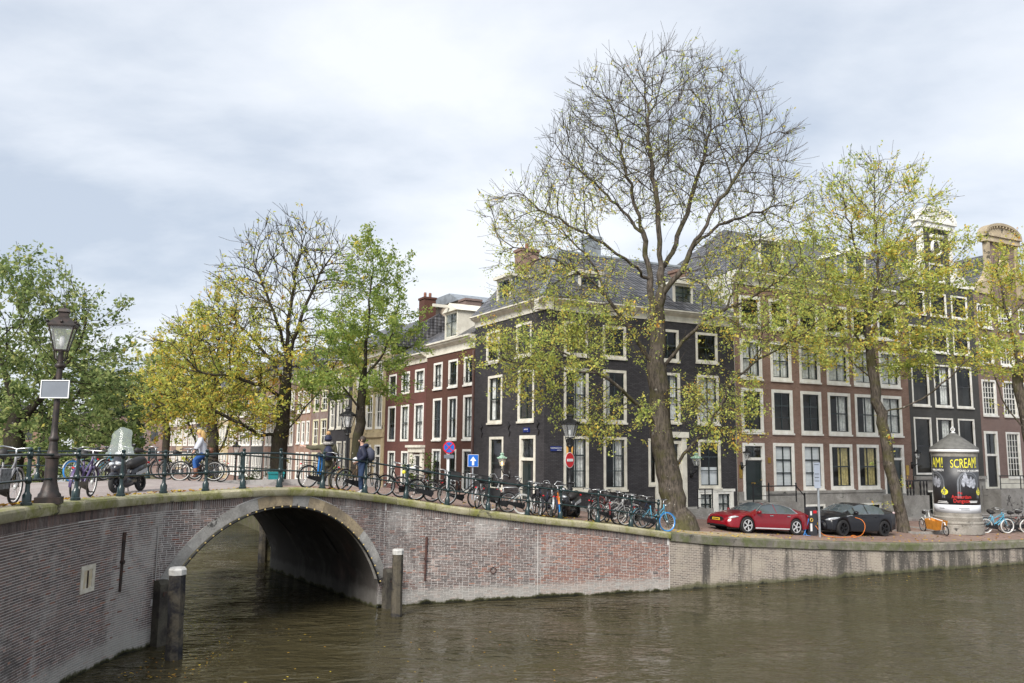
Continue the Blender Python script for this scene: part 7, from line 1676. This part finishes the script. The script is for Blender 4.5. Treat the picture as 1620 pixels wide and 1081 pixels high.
OLIV = plain('olive parka cloth', (.085, .078, .045), .9, var=.35, scale=7); NAVC = plain('navy jacket cloth', (.012, .016, .045), .7, var=.4, scale=9); JEAN = plain('blue jeans', (.03, .055, .12), .9, var=.3, scale=10); DKTR = plain('dark trousers', (.03, .03, .035), .9, var=.3); BRBT = plain('brown leather', (.16, .065, .035), .5, var=.3); GCOT = plain('light grey coat cloth', (.46, .48, .53), .9, var=.12, scale=5); BLND = plain('blond hair', (.55, .36, .13), .6, var=.35, scale=14); BRNH = plain('brown hair', (.045, .03, .02), .6, var=.3, scale=14); FURM = plain('grey fur trim', (.36, .34, .31), 1, var=.6, scale=22); POMP = plain('tan pompom fur', (.50, .30, .14), 1, var=.4, scale=25); TRNR = plain('white trainers', (.6, .6, .6), .6)
# man in parka, seen from behind, left arm stretched out
x_, y_ = at(516, 780, 27.3).x, 27.3; z_ = gxy(x_, y_)[0]; hd = R(105)
t = figure('person in olive parka and navy bobble hat pointing left on the bridge', x_, y_, z_, hd, stand(shl=(0, .19, 1.42), ell=(.08, .46, 1.36), wrl=(.2, .72, 1.42), look=(1, .2, 0)), OLIV, plain('khaki trousers', (.10, .085, .05), .9), BRBT, BRNH, hair=False, coatlen=-.22)
q = MB(); q.torus((-.02, 0, 1.52), .12, .06, 20, 8, 'z'); q.build('fur_collar', FURM, t, True)
q = MB(); q.ball((.0, 0, 1.69), (.118, .118, .13), 14, 10); q.torus((.0, 0, 1.66), .105, .028, 18, 6, 'z'); o = q.build('beanie', NAVC, t, True); q = MB(); q.ball((-.01, 0, 1.85), .075, 12, 8); q.build('pompom', POMP, t, True)
q = MB(); q.tube([(-.17, 0, 1.0), (-.2, 0, 1.1), (-.2, 0, 1.3), (-.16, 0, 1.42)], [.11, .16, .15, .08], 10); q.tube([(-.1, .12, 1.4), (.1, .12, 1.42), (.16, .13, 1.3), (0, .17, 1.05), (-.14, .12, 1.0)], .02, 5); q.tube([(-.1, -.12, 1.4), (.1, -.12, 1.42), (.16, -.13, 1.3), (0, -.17, 1.05), (-.14, -.12, 1.0)], .02, 5); tag(q.build('backpack', NAVC, t, True))
q = MB(); q.box(.3, .31, .78, .85, 1.4, 1.54); q.build('phone', MWHT, t)
# man in navy jacket, profile to the left
x_, y_ = at(571, 783, 27.0).x, 27.0; z_ = gxy(x_, y_)[0]
t = figure('person in navy hooded jacket and jeans looking left on the bridge', x_, y_, z_, R(185), stand(ell=(-.12, .27, 1.16), elr=(-.12, -.27, 1.16), wrl=(.1, .2, 1.02), wrr=(.1, -.2, 1.02)), NAVC, JEAN, TRNR, BRNH, h=1.02, coatlen=-.05)
q = MB(); q.tube([(-.06, -.11, 1.5), (-.13, 0, 1.5), (-.06, .11, 1.5)], [.05, .075, .05], 8); q.build('hood', NAVC, t, True)
q = MB(); q.tube([(-.2, 0, 1.02), (-.25, 0, 1.12), (-.25, 0, 1.3), (-.19, 0, 1.42)], [.1, .15, .14, .08], 10); q.build('backpack', plain('slate backpack cloth', (.05, .055, .085), .8, var=.3), t, True)
# woman riding to the left
x_, y_ = at(311, 765, 30.2).x, 30.2; z_ = gxy(x_, y_)[0]; hd = math.atan2(AD[1], AD[0])+R(180-22)
b = bike('dark city bicycle ridden by the woman in the grey coat', x_, y_, z_, hd, 0, fm=BLACK, style='step', rimm=WTYR); 
J = stand(pelvis=(-.2, 0, 1.02), waist=(-.16, 0, 1.18), chest=(-.08, 0, 1.4), neckb=(-.03, 0, 1.54), neck=(-.01, 0, 1.6), headc=(.01, 0, 1.72), headt=(.0, 0, 1.78), shl=(-.05, .18, 1.47), shr=(-.05, -.18, 1.47), ell=(.06, .27, 1.22), elr=(.06, -.27, 1.22), wrl=(.12, .28, 1.1), wrr=(.12, -.28, 1.1), hipl=(-.17, .1, .97), hipr=(-.17, -.1, .97), knl=(.14, .11, .76), knr=(.05, -.11, .62), anl=(.02, .13, .3), anr=(-.16, -.14, .5))
J['wrl'] = (.14, .27, 1.1); J['anl'] = (.04, .14, .24); J['anr'] = (-.14, -.15, .5)
t = figure('person with blond hair in light grey coat cycling left across the bridge', x_, y_, z_, hd, J, GCOT, plain('bright blue jeans', (.02, .09, .30), .85, var=.25), BRBT, BLND, coatlen=-.12)
q = MB(); q.tube([(-.05, 0, 1.78), (-.12, 0, 1.68), (-.15, 0, 1.56), (-.2, 0, 1.44)], [.09, .1, .09, .04], 10); q.build('long_hair', BLND, t, True)
for s in ('l', 'r'):
    a = Vector(J['an'+s]); k_ = Vector(J['kn'+s]); q = MB(); q.tube([tuple(a+Vector((0, 0, -.02))), tuple(a*.55+k_*.45)], [.062, .075], 10); q.build('boot', BRBT, t, True)
t2 = thing('shoulder_bag', 'brown leather bag on the back of the cycling woman', 'bag', (x_, y_, z_), hd); q = MB(); q.tube([(-.42, -.05, 1.0), (-.42, -.05, 1.2)], [.1, .1], 6); q.build('bag_body', BRBT, t2, True); q = MB(); q.tube([(-.4, 0, 1.2), (-.15, .1, 1.5), (.02, .1, 1.3)], .012, 4); q.build('strap', BRBT, t2)

# ------------------------------------------------------------------ bin, plants, leaves
TEAL = plain('teal plastic', (.01, .22, .24), .5, var=.12)
x_, y_ = at(436, 765, 48).x, 48; t = thing('waste_container', 'teal waste container beside the dark elm trunk', 'bin', (x_, y_, 2.42), R(20))
q = MB(); q.prism([(-.34, 0), (.34, 0), (.42, 1.15), (-.42, 1.15)], -.4, .4, 'y'); q.build('tub', TEAL, t); q = MB(); q.box(-.45, .45, -.44, .44, 1.152, 1.26); q.build('lid', TEAL, t); q = MB(); q.box(-.2, .1, -.43, -.41, .5, .85); q.build('sticker', MWHT, t)
LPLT = leafmat('shrub leaf', [(0, (.04, .08, .02)), (.6, (.1, .16, .04)), (1, (.2, .24, .06))], .2); STEM = plain('green stem', (.1, .12, .04), .8)
def shrub(label, x, y, z, h, w_, n, seed, flowers=0, name='shrub'):
    rs = np.random.RandomState(seed); t = thing(name, label, 'plant', (x, y, z)); q = MB(); tops = []
    for i in range(9):
        a = rs.uniform(0, 2*PI); e_ = (math.cos(a)*w_*rs.rand(), math.sin(a)*w_*rs.rand(), h*rs.uniform(.6, 1)); q.tube([(0, 0, 0), (e_[0]*.4, e_[1]*.4, e_[2]*.5), e_], .012, 4); tops.append(e_)
    q.build('stem', STEM, t)
    k = rs.randint(0, len(tops), n); tt = rs.uniform(.25, 1.05, n)[:, None]; C = np.array(tops)[k]*tt+rs.normal(0, .09, (n, 3)); nm = rs.normal(0, 1, (n, 3)); nm[:, 2] += .6; nm /= np.linalg.norm(nm, axis=1)[:, None]
    tv = np.cross(nm, rs.normal(0, 1, (n, 3))); tv /= np.linalg.norm(tv, axis=1)[:, None]; b = np.cross(nm, tv); s = .15
    V = np.stack([C-tv*s*.5, C+b*s*.3, C+tv*s*.5, C-b*s*.3], 1).reshape(-1, 3); ob('foliage', mesh_np('foliage', V, np.arange(4*n).reshape(-1, 4), LPLT), t)
    if flowers:
        for i in range(flowers):
            e_ = tops[i]; q = MB(); q.ball((e_[0]-.05, e_[1]-.15, e_[2]*.8), (.11, .04, .11), 10, 6); q.build('flower', PYEL, t, True)
    return t
p = Bpt(13.3); shrub('tall sunflower plant beside the white pilastered doorway', p[0]-.9, p[1]-.5, 2.2, 2.3, .7, 420, 5, 4, 'sunflower_plant')
p = Bpt(11.6); shrub('bushy climber on the red brick house left of the no stopping sign', p[0]-.6, p[1]-.35, 2.2, 2.6, .5, 300, 6)
shrub('low dark shrub on the side canal bank below the orange elm', at(395, 760, 56).x, 56, 1.7, 2.0, 1.0, 500, 8)
LLIT = leafmat('fallen leaf', [(0, (.30, .12, .03)), (.4, (.45, .27, .05)), (.75, (.6, .45, .06)), (1, (.25, .22, .06))], .1)
def scatter(name, pts, size, seed, flat=.25):
    rs = np.random.RandomState(seed); C = np.array(pts); n = len(C); nm = rs.normal(0, flat, (n, 3)); nm[:, 2] = 1; nm /= np.linalg.norm(nm, axis=1)[:, None]
    tv = np.cross(nm, rs.normal(0, 1, (n, 3))); tv /= np.linalg.norm(tv, axis=1)[:, None]; b = np.cross(nm, tv); s = size*rs.uniform(.6, 1.3, n)[:, None]
    V = np.stack([C-tv*s*.5, C+b*s*.32, C+tv*s*.5, C-b*s*.32], 1).reshape(-1, 3); o = ob(name, mesh_np(name, V, np.arange(4*n).reshape(-1, 4), LLIT)); return o
rs = np.random.RandomState(12); pts = []
for i in range(900):
    s = rs.uniform(-8, S_END+22); d = .3+abs(rs.normal(0, 1.0))*(1.6 if s > 10 else .25); pts.append(P3(s, d, float(gz(s, d))+.02))
for i in range(500): s = rs.choice([5.6, 6.0, -1, .5, -4.6, -6, 13.5])+rs.normal(0, .5); d = .36+abs(rs.normal(0, .12)); pts.append(P3(s, d, float(gz(s, d))+.03+.04*rs.rand()))
tag(scatter('fallen_leaves', pts, .12, 4), 'brown and yellow fallen leaves along the coping and quay', 'leaves', kind='stuff')
pts = []
for i in range(190):
    k = rs.rand()
    if k < .35: x, y = -8.6+rs.rand()*1.6, 19.0+rs.rand()*2.2
    elif k < .75: x, y = rs.uniform(-8, 2), rs.uniform(15, 25)
    else: t_ = rs.rand()*20; q_ = np.array([5.86, 31.28])+np.array([AX.x, AX.y])*t_-np.array([-AX.y, AX.x])*(.3+abs(rs.normal(0, .8))); x, y = q_
    pts.append((x, y, .006))
tag(scatter('floating_leaves', pts, .07, 9, .03), 'yellow leaves floating on the canal water', 'leaves', kind='stuff')

# ------------------------------------------------------------------ groups of alike things
GRP = {'elm_tree': 'elms along the canals', 'broadleaf_tree': 'green trees on the left bank', 'canal_house': 'row houses along the canals', 'red_brick_house': 'red brick houses beside the corner house', 'street_lamp': 'street lamps', 'wall_lantern': 'wall lanterns on the houses', 'mooring_post': 'mooring posts in the canal', 'fender_timber': 'fender timbers at the arch', 'parked_car': 'cars parked on the quay', 'person': 'people on the bridge', 'traffic_sign': 'traffic signs', 'street_sign': 'street name plates', 'charging_cable': 'charging cables', 'shrub': 'plants on the street', 'bridge_railing': 'bridge railings', 'far_building': 'far buildings', 'canal_bank_wall': 'bank walls of the side canal'}
for o in bpy.data.objects:
    if o.parent is None and o.get('label') and not o.get('group'):
        g_ = GRP.get(o.name.split('.')[0])
        if g_: o['group'] = g_
